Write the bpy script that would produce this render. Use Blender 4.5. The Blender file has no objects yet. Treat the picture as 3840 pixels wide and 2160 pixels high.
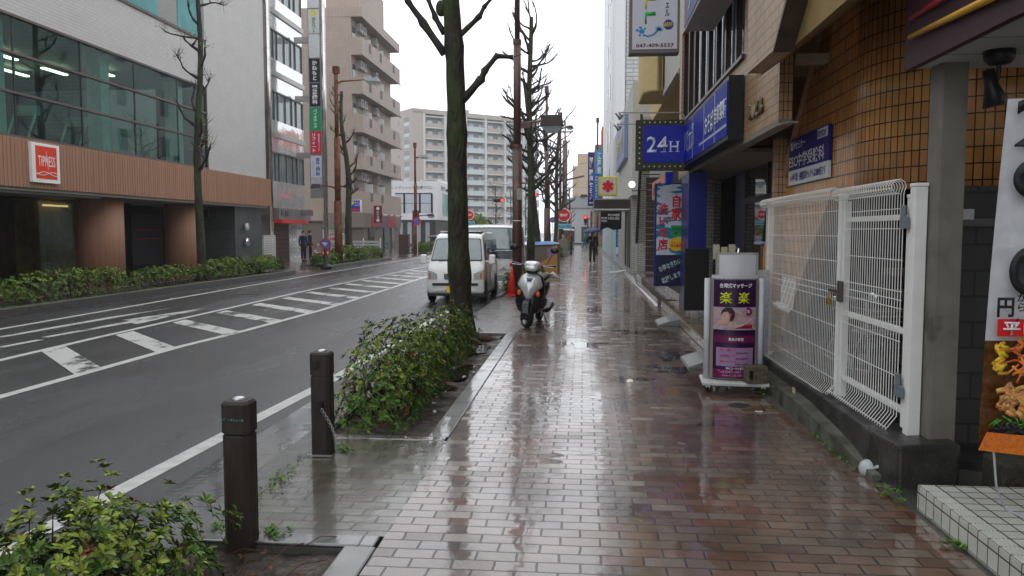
import bpy, bmesh, math, random
import numpy as np
from mathutils import Vector, Matrix, noise as mnoise
R = math.radians
SC = bpy.context.scene
COL = SC.collection

# ------------------------------------------------------------------ camera
cam = bpy.data.cameras.new('camera'); co = bpy.data.objects.new('camera', cam); COL.objects.link(co)
cam.sensor_width = 36; cam.lens = 36 * 3000 / 3840; cam.clip_start = 0.05; cam.clip_end = 3000
co.location = (0, 0, 1.7); co.rotation_euler = (R(90 - 4.042), 0, R(5.13))
SC.camera = co
# ------------------------------------------------------------------ sky and light (rainy overcast day)
w = bpy.data.worlds.new('World'); SC.world = w; w.use_nodes = True
nt = w.node_tree; nt.nodes.clear()
sky = nt.nodes.new('ShaderNodeTexSky'); sky.sky_type = 'NISHITA'; sky.sun_disc = False
sky.sun_elevation = R(52); sky.sun_rotation = R(-20)
mixw = nt.nodes.new('ShaderNodeMix'); mixw.data_type = 'RGBA'; mixw.inputs[0].default_value = 0.9
mixw.inputs[7].default_value = (19.5, 20.0, 20.8, 1)
bg = nt.nodes.new('ShaderNodeBackground'); bg.inputs[1].default_value = 0.10
ow = nt.nodes.new('ShaderNodeOutputWorld')
nt.links.new(sky.outputs[0], mixw.inputs[6]); nt.links.new(mixw.outputs[2], bg.inputs[0]); nt.links.new(bg.outputs[0], ow.inputs[0])
sl = bpy.data.lights.new('sun', 'SUN'); sl.energy = 0.5; sl.angle = R(40); sl.color = (1, .98, .95)
so = bpy.data.objects.new('sun', sl); COL.objects.link(so); so.rotation_euler = (R(38), 0, R(160))
SC.view_settings.view_transform = 'Standard'; SC.view_settings.look = 'None'
SC.view_settings.exposure = -0.12; SC.view_settings.gamma = 1; SC.view_settings.use_curve_mapping = False
SC.cycles.max_bounces = 8; SC.cycles.transparent_max_bounces = 12
SC.cycles.use_denoising = True; SC.cycles.sample_clamp_indirect = 4

# ------------------------------------------------------------------ materials
def N(nt, t, **kw):
    n = nt.nodes.new(t)
    for k, v in kw.items(): setattr(n, k, v)
    return n
MATS = {}
def mat(name, col, rough=.6, metal=0, vary=.12, scale=3., bump=0., bscale=40., stretch=None, emit=0, coat=0, spec=.28, rvary=0., c2=None, thr=None, island=0., uv=False, bdist=.02):
    """plain surface whose colour, gloss and relief vary with noise; c2/thr add blotches of a second colour"""
    if name in MATS: return MATS[name]
    m = bpy.data.materials.new(name); m.use_nodes = True; t = m.node_tree; L = t.links.new
    b = t.nodes['Principled BSDF']
    tc = N(t, 'ShaderNodeTexCoord'); v = tc.outputs['UV' if uv else 'Object']
    if stretch:
        mp = N(t, 'ShaderNodeMapping'); mp.inputs['Scale'].default_value = stretch; L(v, mp.inputs[0]); v = mp.outputs[0]
    nz = N(t, 'ShaderNodeTexNoise'); nz.inputs['Scale'].default_value = scale; nz.inputs['Detail'].default_value = 6; L(v, nz.inputs['Vector'])
    out = None
    if c2 is not None:
        rp = N(t, 'ShaderNodeValToRGB'); lo, hi = thr or (.45, .6)
        rp.color_ramp.elements[0].position = lo; rp.color_ramp.elements[1].position = hi
        rp.color_ramp.elements[0].color = (*col, 1); rp.color_ramp.elements[1].color = (*c2, 1)
        L(nz.outputs['Fac'], rp.inputs[0]); out = rp.outputs[0]
    hs = N(t, 'ShaderNodeHueSaturation')
    if out is None: hs.inputs['Color'].default_value = (*col, 1)
    else: L(out, hs.inputs['Color'])
    n2 = N(t, 'ShaderNodeTexNoise'); n2.inputs['Scale'].default_value = scale * 2.7; n2.inputs['Detail'].default_value = 5; L(v, n2.inputs['Vector'])
    mr = N(t, 'ShaderNodeMapRange'); mr.inputs[1].default_value = .25; mr.inputs[2].default_value = .75
    mr.inputs[3].default_value = 1 - vary; mr.inputs[4].default_value = 1 + vary; L(n2.outputs['Fac'], mr.inputs[0])
    val = mr.outputs[0]
    if island:
        g = N(t, 'ShaderNodeNewGeometry')
        m2 = N(t, 'ShaderNodeMapRange'); m2.inputs[3].default_value = 1 - island; m2.inputs[4].default_value = 1 + island * 1.3
        L(g.outputs['Random Per Island'], m2.inputs[0])
        mu = N(t, 'ShaderNodeMath', operation='MULTIPLY'); L(val, mu.inputs[0]); L(m2.outputs[0], mu.inputs[1]); val = mu.outputs[0]
        m3 = N(t, 'ShaderNodeMapRange'); m3.inputs[3].default_value = .478; m3.inputs[4].default_value = .522
        ml = N(t, 'ShaderNodeMath', operation='MULTIPLY'); ml.inputs[1].default_value = 7.31; L(g.outputs['Random Per Island'], ml.inputs[0])
        fr = N(t, 'ShaderNodeMath', operation='FRACT'); L(ml.outputs[0], fr.inputs[0]); L(fr.outputs[0], m3.inputs[0]); L(m3.outputs[0], hs.inputs['Hue'])
    L(val, hs.inputs['Value']); L(hs.outputs[0], b.inputs['Base Color'])
    b.inputs['Roughness'].default_value = rough; b.inputs['Metallic'].default_value = metal
    b.inputs['Specular IOR Level'].default_value = spec; b.inputs['Coat Weight'].default_value = coat; b.inputs['Coat Roughness'].default_value = .08
    if rvary:
        r2 = N(t, 'ShaderNodeMapRange'); r2.inputs[1].default_value = .3; r2.inputs[2].default_value = .7
        r2.inputs[3].default_value = max(.02, rough - rvary); r2.inputs[4].default_value = min(1, rough + rvary); L(nz.outputs['Fac'], r2.inputs[0]); L(r2.outputs[0], b.inputs['Roughness'])
    if bump:
        nb = N(t, 'ShaderNodeTexNoise'); nb.inputs['Scale'].default_value = bscale; nb.inputs['Detail'].default_value = 4; L(v, nb.inputs['Vector'])
        bp = N(t, 'ShaderNodeBump'); bp.inputs['Strength'].default_value = bump; bp.inputs['Distance'].default_value = bdist; L(nb.outputs['Fac'], bp.inputs['Height']); L(bp.outputs[0], b.inputs['Normal'])
    if emit:
        b.inputs['Emission Color'].default_value = (*col, 1); b.inputs['Emission Strength'].default_value = emit
    MATS[name] = m; return m
def tile(name, c1, c2, mortar, bw, bh, ms=.006, off=.5, rough=.5, rvary=.0, bump=.3, wet=False, spec=.5, mix2=None, dirt=.15, mrough=None, bias=0., coat_ior=1.6):
    """tiles or bricks laid out in metres on the UVs"""
    if name in MATS: return MATS[name]
    m = bpy.data.materials.new(name); m.use_nodes = True; t = m.node_tree; L = t.links.new
    b = t.nodes['Principled BSDF']; tc = N(t, 'ShaderNodeTexCoord')
    br = N(t, 'ShaderNodeTexBrick', offset=off, squash=1.0)
    br.inputs['Scale'].default_value = 1; br.inputs['Brick Width'].default_value = bw; br.inputs['Row Height'].default_value = bh
    br.inputs['Mortar Size'].default_value = ms; br.inputs['Mortar Smooth'].default_value = .15; br.inputs['Bias'].default_value = bias
    br.inputs['Color1'].default_value = (*c1, 1); br.inputs['Color2'].default_value = (*c2, 1); br.inputs['Mortar'].default_value = (*mortar, 1)
    nz = N(t, 'ShaderNodeTexNoise'); nz.inputs['Scale'].default_value = 1.1; nz.inputs['Detail'].default_value = 7
    L(tc.outputs['UV'], nz.inputs['Vector'])
    if wet:   # slightly wavy joints
        nw = N(t, 'ShaderNodeTexNoise'); nw.inputs['Scale'].default_value = 6; L(tc.outputs['UV'], nw.inputs['Vector'])
        vm = N(t, 'ShaderNodeVectorMath', operation='MULTIPLY_ADD'); vm.inputs[1].default_value = (.020, .016, 0)
        L(nw.outputs['Color'], vm.inputs[0]); L(tc.outputs['UV'], vm.inputs[2]); L(vm.outputs[0], br.inputs['Vector'])
    else: L(tc.outputs['UV'], br.inputs['Vector'])
    col = br.outputs['Color']
    hs = N(t, 'ShaderNodeHueSaturation'); mr = N(t, 'ShaderNodeMapRange'); mr.inputs[1].default_value = .3; mr.inputs[2].default_value = .7
    mr.inputs[3].default_value = 1 - dirt; mr.inputs[4].default_value = 1 + dirt; L(nz.outputs['Fac'], mr.inputs[0]); L(mr.outputs[0], hs.inputs['Value'])
    if mix2 is not None:
        # individual bricks of another fired colour: a second brick lattice picks them
        b2 = N(t, 'ShaderNodeTexBrick', offset=off); b2.inputs['Scale'].default_value = 1; b2.inputs['Brick Width'].default_value = bw; b2.inputs['Row Height'].default_value = bh
        b2.inputs['Mortar Size'].default_value = 0; b2.inputs['Color1'].default_value = (0, 0, 0, 1); b2.inputs['Color2'].default_value = (1, 1, 1, 1); b2.inputs['Mortar'].default_value = (0, 0, 0, 1)
        mp = N(t, 'ShaderNodeMapping'); mp.inputs['Location'].default_value = (bw * 38, bh * 54, 0)
        L(tc.outputs['UV'] if not wet else vm.outputs[0], mp.inputs[0]); L(mp.outputs[0], b2.inputs['Vector'])
        mx = N(t, 'ShaderNodeMix', data_type='RGBA', blend_type='MIX'); mx.inputs[7].default_value = (*mix2, 1)
        gt = N(t, 'ShaderNodeMath', operation='MULTIPLY'); gt.inputs[1].default_value = .9; L(b2.outputs['Color'], gt.inputs[0])
        iv = N(t, 'ShaderNodeMath', operation='SUBTRACT'); iv.inputs[0].default_value = 1; L(br.outputs['Fac'], iv.inputs[1])
        g2 = N(t, 'ShaderNodeMath', operation='MULTIPLY'); L(gt.outputs[0], g2.inputs[0]); L(iv.outputs[0], g2.inputs[1])
        L(g2.outputs[0], mx.inputs[0]); L(col, mx.inputs[6]); col = mx.outputs[2]
    L(col, hs.inputs['Color']); L(hs.outputs[0], b.inputs['Base Color'])
    b.inputs['Specular IOR Level'].default_value = spec
    bp = N(t, 'ShaderNodeBump'); bp.inputs['Strength'].default_value = bump; bp.inputs['Distance'].default_value = .01
    inv = N(t, 'ShaderNodeMath', operation='SUBTRACT'); inv.inputs[0].default_value = 1; L(br.outputs['Fac'], inv.inputs[1])
    if wet:
        # water film: smooth where water stands, grainier where it has drained; per-brick tilt
        n1 = N(t, 'ShaderNodeTexNoise'); n1.inputs['Scale'].default_value = .9; n1.inputs['Detail'].default_value = 5; n1.inputs['Roughness'].default_value = .6
        mp2 = N(t, 'ShaderNodeMapping'); mp2.inputs['Scale'].default_value = (1.3, .8, 1); L(tc.outputs['UV'], mp2.inputs[0]); L(mp2.outputs[0], n1.inputs['Vector'])
        r1 = N(t, 'ShaderNodeMapRange'); r1.inputs[1].default_value = .40; r1.inputs[2].default_value = .66; r1.inputs[3].default_value = max(.03, rough - rvary); r1.inputs[4].default_value = rough + rvary
        L(n1.outputs['Fac'], r1.inputs[0]); L(r1.outputs[0], b.inputs['Roughness'])
        n3 = N(t, 'ShaderNodeTexNoise'); n3.inputs['Scale'].default_value = 55; n3.inputs['Detail'].default_value = 3; L(tc.outputs['UV'], n3.inputs['Vector'])
        m3 = N(t, 'ShaderNodeMath', operation='MULTIPLY'); L(n3.outputs['Fac'], m3.inputs[0])
        r3 = N(t, 'ShaderNodeMapRange'); r3.inputs[1].default_value = .42; r3.inputs[2].default_value = .6; r3.inputs[3].default_value = .03; r3.inputs[4].default_value = .30; L(n1.outputs['Fac'], r3.inputs[0]); L(r3.outputs[0], m3.inputs[1])
        n4 = N(t, 'ShaderNodeTexNoise'); n4.inputs['Scale'].default_value = 4.5; n4.inputs['Detail'].default_value = 2; L(tc.outputs['UV'], n4.inputs['Vector'])
        m4 = N(t, 'ShaderNodeMath', operation='MULTIPLY'); m4.inputs[1].default_value = .9; L(n4.outputs['Fac'], m4.inputs[0])
        jm = N(t, 'ShaderNodeMath', operation='MULTIPLY'); jm.inputs[1].default_value = .8; L(inv.outputs[0], jm.inputs[0])
        a = N(t, 'ShaderNodeMath', operation='ADD'); L(jm.outputs[0], a.inputs[0]); L(m3.outputs[0], a.inputs[1])
        a2 = N(t, 'ShaderNodeMath', operation='ADD'); L(a.outputs[0], a2.inputs[0]); L(m4.outputs[0], a2.inputs[1])
        L(a2.outputs[0], bp.inputs['Height'])
        rnd_b = b2.outputs['Color'] if mix2 is not None else None
        # the film of rain: its own smooth coat
        cw = N(t, 'ShaderNodeMapRange'); cw.inputs[3].default_value = .35; L(inv.outputs[0], cw.inputs[0]); L(cw.outputs[0], b.inputs['Coat Weight']); b.inputs['Coat IOR'].default_value = coat_ior
        rc = N(t, 'ShaderNodeMapRange'); rc.inputs[1].default_value = .40; rc.inputs[2].default_value = .66; rc.inputs[3].default_value = .035; rc.inputs[4].default_value = .14
        L(n1.outputs['Fac'], rc.inputs[0])
        if rnd_b is not None:   # odd bricks have drained and shine less
            p3 = N(t, 'ShaderNodeMath', operation='POWER'); p3.inputs[1].default_value = 5; L(rnd_b, p3.inputs[0])
            m5 = N(t, 'ShaderNodeMath', operation='MULTIPLY_ADD'); m5.inputs[1].default_value = .22; L(p3.outputs[0], m5.inputs[0]); L(rc.outputs[0], m5.inputs[2]); L(m5.outputs[0], b.inputs['Coat Roughness'])
        else: L(rc.outputs[0], b.inputs['Coat Roughness'])
        bc = N(t, 'ShaderNodeBump'); bc.inputs['Strength'].default_value = bump * .8; bc.inputs['Distance'].default_value = .01
        ac = N(t, 'ShaderNodeMath', operation='MULTIPLY_ADD'); ac.inputs[1].default_value = .35; L(m3.outputs[0], ac.inputs[0]); L(jm.outputs[0], ac.inputs[2])
        ad = N(t, 'ShaderNodeMath', operation='ADD'); L(ac.outputs[0], ad.inputs[0]); L(m4.outputs[0], ad.inputs[1]); L(ad.outputs[0], bc.inputs['Height']); L(bc.outputs[0], b.inputs['Coat Normal'])
    else:
        b.inputs['Roughness'].default_value = rough
        L(inv.outputs[0], bp.inputs['Height'])
    L(bp.outputs[0], b.inputs['Normal'])
    MATS[name] = m; return m
def glass(name, tint=(.55, .75, .72), trans=.7, rough=.02):
    """thin pane: part see-through, part mirror"""
    if name in MATS: return MATS[name]
    m = bpy.data.materials.new(name); m.use_nodes = True; t = m.node_tree; t.nodes.clear(); L = t.links.new
    o = N(t, 'ShaderNodeOutputMaterial'); tr = N(t, 'ShaderNodeBsdfTransparent'); tr.inputs[0].default_value = (*tint, 1)
    gl = N(t, 'ShaderNodeBsdfGlossy'); gl.inputs['Roughness'].default_value = rough; gl.inputs[0].default_value = (.9, .96, .96, 1)
    fr = N(t, 'ShaderNodeLayerWeight'); fr.inputs[0].default_value = .5
    pw = N(t, 'ShaderNodeMath', operation='POWER'); pw.inputs[1].default_value = 5; L(fr.outputs['Facing'], pw.inputs[0])
    mr = N(t, 'ShaderNodeMapRange'); mr.inputs[3].default_value = (1 - trans) / 2; mr.inputs[4].default_value = 1; L(pw.outputs[0], mr.inputs[0])
    mx = N(t, 'ShaderNodeMixShader'); L(mr.outputs[0], mx.inputs[0]); L(tr.outputs[0], mx.inputs[1]); L(gl.outputs[0], mx.inputs[2]); L(mx.outputs[0], o.inputs[0])
    MATS[name] = m; return m
def lit(name, col, s=1.0, base=None):
    return mat(name, col, rough=.5, vary=.03, emit=s)

# ------------------------------------------------------------------ mesh builder
class MB:
    def __init__(s): s.bm = bmesh.new(); s.uvfix = []
    def box(s, x0, x1, y0, y1, z0, z1, M=None):
        vs = [s.bm.verts.new((x, y, z)) for x in (x0, x1) for y in (y0, y1) for z in (z0, z1)]
        if M is not None:
            for v in vs: v.co = M @ v.co
        for f in ((0, 1, 3, 2), (4, 6, 7, 5), (0, 4, 5, 1), (2, 3, 7, 6), (0, 2, 6, 4), (1, 5, 7, 3)):
            s.bm.faces.new([vs[i] for i in f])
        return s
    def cbox(s, c, d, M=None):
        return s.box(c[0] - d[0] / 2, c[0] + d[0] / 2, c[1] - d[1] / 2, c[1] + d[1] / 2, c[2] - d[2] / 2, c[2] + d[2] / 2, M)
    def poly(s, pts):
        s.bm.faces.new([s.bm.verts.new(p) for p in pts]); return s
    def prism(s, poly, a, b, axis='x'):
        """extrude a 2D outline between a and b; axis x: (y,z), y: (x,z), z: (x,y)"""
        def p(u, v, w): return {'x': (w, u, v), 'y': (u, w, v), 'z': (u, v, w)}[axis]
        A = [s.bm.verts.new(p(u, v, a)) for u, v in poly]; B = [s.bm.verts.new(p(u, v, b)) for u, v in poly]
        n = len(poly)
        s.bm.faces.new(A); s.bm.faces.new(B[::-1])
        for i in range(n): s.bm.faces.new([A[i], B[i], B[(i + 1) % n], A[(i + 1) % n]])
        return s
    def tube(s, pts, r, seg=8, cap=True, jit=0, rnd=None):
        pts = [Vector(p) for p in pts]
        if not hasattr(r, '__len__'): r = [r] * len(pts)
        rings = []; up = Vector((0, 0, 1)); pn = None
        for i, p in enumerate(pts):
            d = (pts[min(i + 1, len(pts) - 1)] - pts[max(i - 1, 0)])
            if d.length < 1e-7: d = Vector((0, 0, 1))
            d.normalize()
            if pn is None: pn = d.orthogonal().normalized()
            a = (pn - d * pn.dot(d))
            a = a.normalized() if a.length > 1e-5 else d.orthogonal().normalized()
            pn = a; b = d.cross(a); ring = []
            for k in range(seg):
                t = 2 * math.pi * k / seg; rr = r[i]
                if jit: rr *= 1 + jit * (mnoise.noise(Vector((math.cos(t) * 2, math.sin(t) * 2, i * .55)) + p * 1.7))
                ring.append(s.bm.verts.new(p + a * math.cos(t) * rr + b * math.sin(t) * rr))
            rings.append(ring)
        for i in range(len(rings) - 1):
            for k in range(seg):
                s.bm.faces.new([rings[i][k], rings[i][(k + 1) % seg], rings[i + 1][(k + 1) % seg], rings[i + 1][k]])
        if cap: s.bm.faces.new(rings[0][::-1]); s.bm.faces.new(rings[-1])
        return s
    def lathe(s, prof, c=(0, 0, 0), seg=16, axis='z', M=None):
        rings = []
        for r, h in prof:
            ring = []
            for k in range(seg):
                t = 2 * math.pi * k / seg; u, v = math.cos(t) * r, math.sin(t) * r
                p = {'z': (u, v, h), 'x': (h, u, v), 'y': (u, h, v)}[axis]
                p = Vector(p) + Vector(c)
                if M is not None: p = M @ p
                ring.append(s.bm.verts.new(p))
            rings.append(ring)
        for i in range(len(rings) - 1):
            for k in range(seg):
                s.bm.faces.new([rings[i][k], rings[i][(k + 1) % seg], rings[i + 1][(k + 1) % seg], rings[i + 1][k]])
        s.bm.faces.new(rings[0][::-1]); s.bm.faces.new(rings[-1])
        return s
    def ball(s, c, r, sc=(1, 1, 1), seg=12, rings=8):
        M = Matrix.Translation(c) @ Matrix.Diagonal((r * sc[0], r * sc[1], r * sc[2], 1))
        bmesh.ops.create_uvsphere(s.bm, u_segments=seg, v_segments=rings, radius=1, matrix=M); return s
    def loft(s, rings, close=True, caps=True):
        V = [[s.bm.verts.new(p) for p in r] for r in rings]; n = len(V[0])
        for i in range(len(V) - 1):
            for k in range(n if close else n - 1):
                s.bm.faces.new([V[i][k], V[i][(k + 1) % n], V[i + 1][(k + 1) % n], V[i + 1][k]])
        if caps: s.bm.faces.new(V[0][::-1]); s.bm.faces.new(V[-1])
        return s
    def xf(s, M):
        for v in s.bm.verts: v.co = M @ v.co
        return s
    def build(s, name, m, parent=None, smooth=False, bevel=0, uvf=None, seg=2, sub=0):
        bmesh.ops.recalc_face_normals(s.bm, faces=s.bm.faces)
        uv = s.bm.loops.layers.uv.new('uv')
        for f in s.bm.faces:
            n = f.normal
            for l in f.loops:
                c = l.vert.co
                if uvf: l[uv].uv = uvf(c)
                elif abs(n.z) > .7: l[uv].uv = (c.x, c.y)
                elif abs(n.x) > abs(n.y): l[uv].uv = (c.y, c.z)
                else: l[uv].uv = (c.x, c.z)
            f.smooth = smooth
        me = bpy.data.meshes.new(name); s.bm.to_mesh(me); s.bm.free()
        o = bpy.data.objects.new(name, me); COL.objects.link(o)
        if m: me.materials.append(m)
        if parent is not None: o.parent = parent
        if bevel:
            bv = o.modifiers.new('bevel', 'BEVEL'); bv.width = bevel; bv.segments = seg; bv.limit_method = 'ANGLE'; bv.angle_limit = R(40)
            if smooth: o.modifiers.new('wn', 'WEIGHTED_NORMAL')
        if sub: ss = o.modifiers.new('sub', 'SUBSURF'); ss.levels = sub; ss.render_levels = sub
        return o
def each(mb, name, m, parent, cap=100, **kw):
    """one object per loose piece of the builder: every window, lamp or pillar its own part"""
    bm = mb.bm; bm.verts.index_update(); seen = set(); groups = []
    for v in bm.verts:
        if v in seen: continue
        st, g = [v], []; seen.add(v)
        while st:
            q_ = st.pop(); g.append(q_)
            for e in q_.link_edges:
                o_ = e.other_vert(q_)
                if o_ not in seen: seen.add(o_); st.append(o_)
        groups.append(g)
    def make(gs, kind=None):
        n_ = MB(); mp = {}
        for g in gs:
            for v in g: mp[v] = n_.bm.verts.new(v.co)
        fs = {f for g in gs for v in g for f in v.link_faces}
        for f in fs: n_.bm.faces.new([mp[v] for v in f.verts])
        o_ = n_.build(name, m, parent, **kw)
        if kind: o_['kind'] = kind
        return o_
    out = [make([g]) for g in groups[:cap]]
    if len(groups) > cap: out.append(make(groups[cap:], 'stuff'))
    bm.free(); return out
def tag(o, label=None, cat=None, group=None, kind=None):
    if label: o['label'] = label
    if cat: o['category'] = cat
    if group: o['group'] = group
    if kind: o['kind'] = kind
    return o
def empty(name, label, cat, loc=(0, 0, 0), rz=0, group=None):
    o = bpy.data.objects.new(name, None); COL.objects.link(o); o.location = loc; o.rotation_euler = (0, 0, rz); o.empty_display_size = .2
    return tag(o, label, cat, group)
def struct(o): o['kind'] = 'structure'; return o
def copy_tree(o, parent=None):
    c = o.copy(); COL.objects.link(c); c.parent = parent
    for ch in [x for x in SC.objects if x.parent == o]: copy_tree(ch, c)
    return c
def text(s, w, h, m, parent, loc, face='-y', bold=0., name='lettering', line=1.0, keep=False, rot=0, shear=0., th=.002):
    """letters fitted into a w x h field centred on loc, lying on a sign"""
    cu = bpy.data.curves.new('f', 'FONT'); cu.body = s; cu.align_x = 'CENTER'; cu.space_line = line; cu.resolution_u = 6 if s in '290' else 2; cu.shear = shear
    cu.offset = bold
    to = bpy.data.objects.new('f', cu); COL.objects.link(to)
    dg = bpy.context.evaluated_depsgraph_get(); dg.update()
    me = bpy.data.meshes.new_from_object(to.evaluated_get(dg)); bpy.data.objects.remove(to)
    n = len(me.vertices)
    if n == 0: return None
    co = np.empty(n * 3, dtype=np.float32); me.vertices.foreach_get('co', co); co = co.reshape(-1, 3)
    lo, hi = co.min(0), co.max(0); sz = np.maximum(hi - lo, 1e-4)
    co -= (lo + hi) / 2
    sx, sy = w / sz[0], h / sz[1]
    if keep: sx = sy = min(sx, sy)
    u, v = co[:, 0] * sx, co[:, 1] * sy
    if rot: u, v = u * math.cos(rot) - v * math.sin(rot), u * math.sin(rot) + v * math.cos(rot)
    z = np.zeros_like(u)
    if face == '-y': P = np.stack([u, z, v], 1)
    elif face == '-x': P = np.stack([z, -u, v], 1)
    else: P = np.stack([z, u, v], 1)
    P += np.array(loc, dtype=np.float32)
    me.vertices.foreach_set('co', P.astype(np.float32).ravel()); me.update()
    me.materials.clear(); me.materials.append(m)
    o = bpy.data.objects.new(name, me); COL.objects.link(o)
    so_ = o.modifiers.new('depth', 'SOLIDIFY'); so_.thickness = th; so_.offset = 0
    if parent is not None: o.parent = parent
    return o
def npmesh(name, V, F, m, parent=None, smooth=False):
    me = bpy.data.meshes.new(name); nv, nf = len(V), len(F); k = F.shape[1]
    me.vertices.add(nv); me.vertices.foreach_set('co', V.astype(np.float32).ravel())
    me.loops.add(nf * k); me.loops.foreach_set('vertex_index', F.astype(np.int32).ravel())
    me.polygons.add(nf); me.polygons.foreach_set('loop_start', np.arange(0, nf * k, k, dtype=np.int32)); me.polygons.foreach_set('loop_total', np.full(nf, k, dtype=np.int32))
    me.update(calc_edges=True); me.materials.append(m)
    o = bpy.data.objects.new(name, me); COL.objects.link(o)
    if parent is not None: o.parent = parent
    return o
# ------------------------------------------------------------------ shared materials
WHITE = mat('white paint', (.78, .78, .77), .45, vary=.05)
BLACK = mat('black plastic', (.012, .012, .013), .35, vary=.2)
RUBBER = mat('tyre rubber', (.015, .015, .015), .7, vary=.2, bump=.2)
STEEL = mat('brushed steel', (.45, .45, .46), .35, metal=.9, vary=.1)
CHROME = mat('polished metal', (.75, .76, .78), .12, metal=1, vary=.05)
GREYM = mat('grey painted metal', (.30, .31, .32), .45, vary=.1)
CONC = mat('weathered concrete', (.26, .25, .235), .75, vary=.25, scale=2, bump=.25, c2=(.13, .125, .115), thr=(.42, .7))
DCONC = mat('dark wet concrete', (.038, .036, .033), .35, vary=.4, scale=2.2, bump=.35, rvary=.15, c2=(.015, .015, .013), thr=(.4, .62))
BROWNP = mat('brown peeling pole paint', (.085, .035, .03), .45, vary=.2, scale=2.4, stretch=(1, 1, .5), bump=.15, c2=(.20, .075, .03), thr=(.585, .64), spec=.6)
RUST = mat('rusted pole paint', (.10, .032, .018), .7, vary=.3, scale=5, stretch=(1, 1, .6), bump=.35, c2=(.20, .08, .035), thr=(.45, .62))
BLUET = mat('sign blue', (.006, .02, .34), .4, vary=.05)
REDT = mat('sign red', (.62, .018, .02), .35, vary=.05)
YELT = mat('sign yellow', (.80, .62, .02), .4, vary=.05)
NAVYT = mat('sign navy', (.03, .03, .13), .35, vary=.05)
WT = mat('lettering white', (.80, .80, .80), .4, vary=.02)
BT = mat('lettering black', (.01, .01, .012), .4, vary=.02)
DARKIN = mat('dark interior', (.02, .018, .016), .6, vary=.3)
# ================================================================== THE GROUND
asphalt = mat('wet asphalt', (.026, .028, .033), .24, vary=.42, scale=.6, bump=.42, bscale=120, rvary=.12, stretch=(1.6, .35, 1), spec=.7)
road2 = asphalt
struct(MB().box(-600, 600, -60, 900, -2.0, -.16).build('ground', mat('far wet ground', (.07, .07, .072), .35, vary=.2, scale=.2)))
struct(MB().poly([(-12.2, -8, -.12), (-2.9, -8, -.12), (-2.9, 94, -.12), (-12.2, 94, -.12)]).build('road', asphalt))
struct(MB().poly([(-90, 94, -.12), (70, 94, -.12), (70, 106, -.12), (-90, 106, -.12)]).build('cross_road', asphalt))
struct(MB().poly([(-12.2, 106, -.12), (-2.4, 106, -.12), (-2.4, 420, -.12), (-12.2, 420, -.12)]).build('road_beyond_crossing', asphalt))
# gutter slabs and kerbs beside the near pavement
slab = tile('gutter slabs', (.085, .088, .088), (.06, .064, .066), (.02, .02, .02), .55, .62, .006, off=0, rough=.3, rvary=.14, wet=True, bump=.3)
struct(MB().poly([(-2.9, -8, -.116), (-2.32, -8, -.104), (-2.32, 94, -.104), (-2.9, 94, -.116)]).build('gutter', slab))
kerbm = tile('kerb stone', (.20, .20, .19), (.145, .145, .14), (.03, .03, .028), 5, .6, .008, off=0, rough=.5, rvary=.14, wet=True, bump=.5, coat_ior=1.33, dirt=.3)
kerbd = tile('dark kerb stone', (.12, .12, .115), (.085, .085, .08), (.02, .02, .02), .6, 5, .007, off=0, rough=.34, rvary=.14, wet=True, bump=.25)
def kerb(x0, x1, y0, y1, z0=-.3, z1=.004, m=None, name='kerb'):
    return struct(MB().box(x0, x1, y0, y1, z0, z1).build(name, m or kerbm, bevel=.012))
# brick pavement: base slab, brick sheet
brick = tile('wet paving brick', (.130, .044, .022), (.060, .026, .017), (.018, .014, .012), .218, .118, .0062, off=.5, rough=.40, rvary=.12, wet=True, bump=.42, mix2=(.135, .095, .062), dirt=.6, spec=.3, coat_ior=1.78)
struct(MB().box(-1.10, 8, -8, 94, -.3, -.004).build('pavement_base', mat('wet concrete apron', (.085, .08, .072), .34, vary=.35, scale=1.4, bump=.3, bscale=60, rvary=.13, c2=(.07, .066, .06), thr=(.4, .65))))
xr = [(-8, 2.02), (5, 2.0), (6.5, 1.95), (8.3, 1.85), (13, 1.74), (21, 1.74), (35, 1.6), (48, 1.45), (94, 1.3)]
b = MB()
for (ya, xa), (yb, xb) in zip(xr, xr[1:]): b.poly([(-1.10, ya, 0), (xa, ya, 0), (xb, yb, 0), (-1.10, yb, 0)])
struct(b.build('pavement', brick))
# kerb between bricks and planters; paved gap with the two bollards
for i, (a, c) in enumerate([(-8, 4.13), (6.45, 13.45), (21.1, 55.0)]): kerb(-1.285, -1.105, a, c)
struct(MB().box(-2.10, -1.10, 4.28, 6.33, -.3, 0).build('paved_gap', tile('mossy paving brick', (.065, .045, .030), (.046, .038, .028), (.02, .035, .012), .218, .118, .006, off=.5, rough=.3, rvary=.12, wet=True, bump=.4, mix2=(.09, .085, .055), dirt=.4, coat_ior=1.33)))
kerb(-2.10, -1.12, 4.13, 4.279, m=kerbd, z1=.006); kerb(-2.10, -1.12, 6.331, 6.45, m=kerbd, z1=.006)
kerb(-2.32, -2.10, 4.13, 6.45, m=mat('road edge concrete', (.13, .13, .125), .33, vary=.3, scale=2, bump=.3, rvary=.12), z1=.002)
for a, c in [(-8, 4.13), (6.45, 13.45), (21.1, 94)]: kerb(-2.32, -2.18, a, c, m=mat('road edge concrete', (0, 0, 0)))
soil = mat('wet soil', (.055, .038, .026), .55, vary=.5, scale=9, bump=.9, bscale=22, rvary=.25, c2=(.025, .018, .013), thr=(.4, .6))
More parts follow.
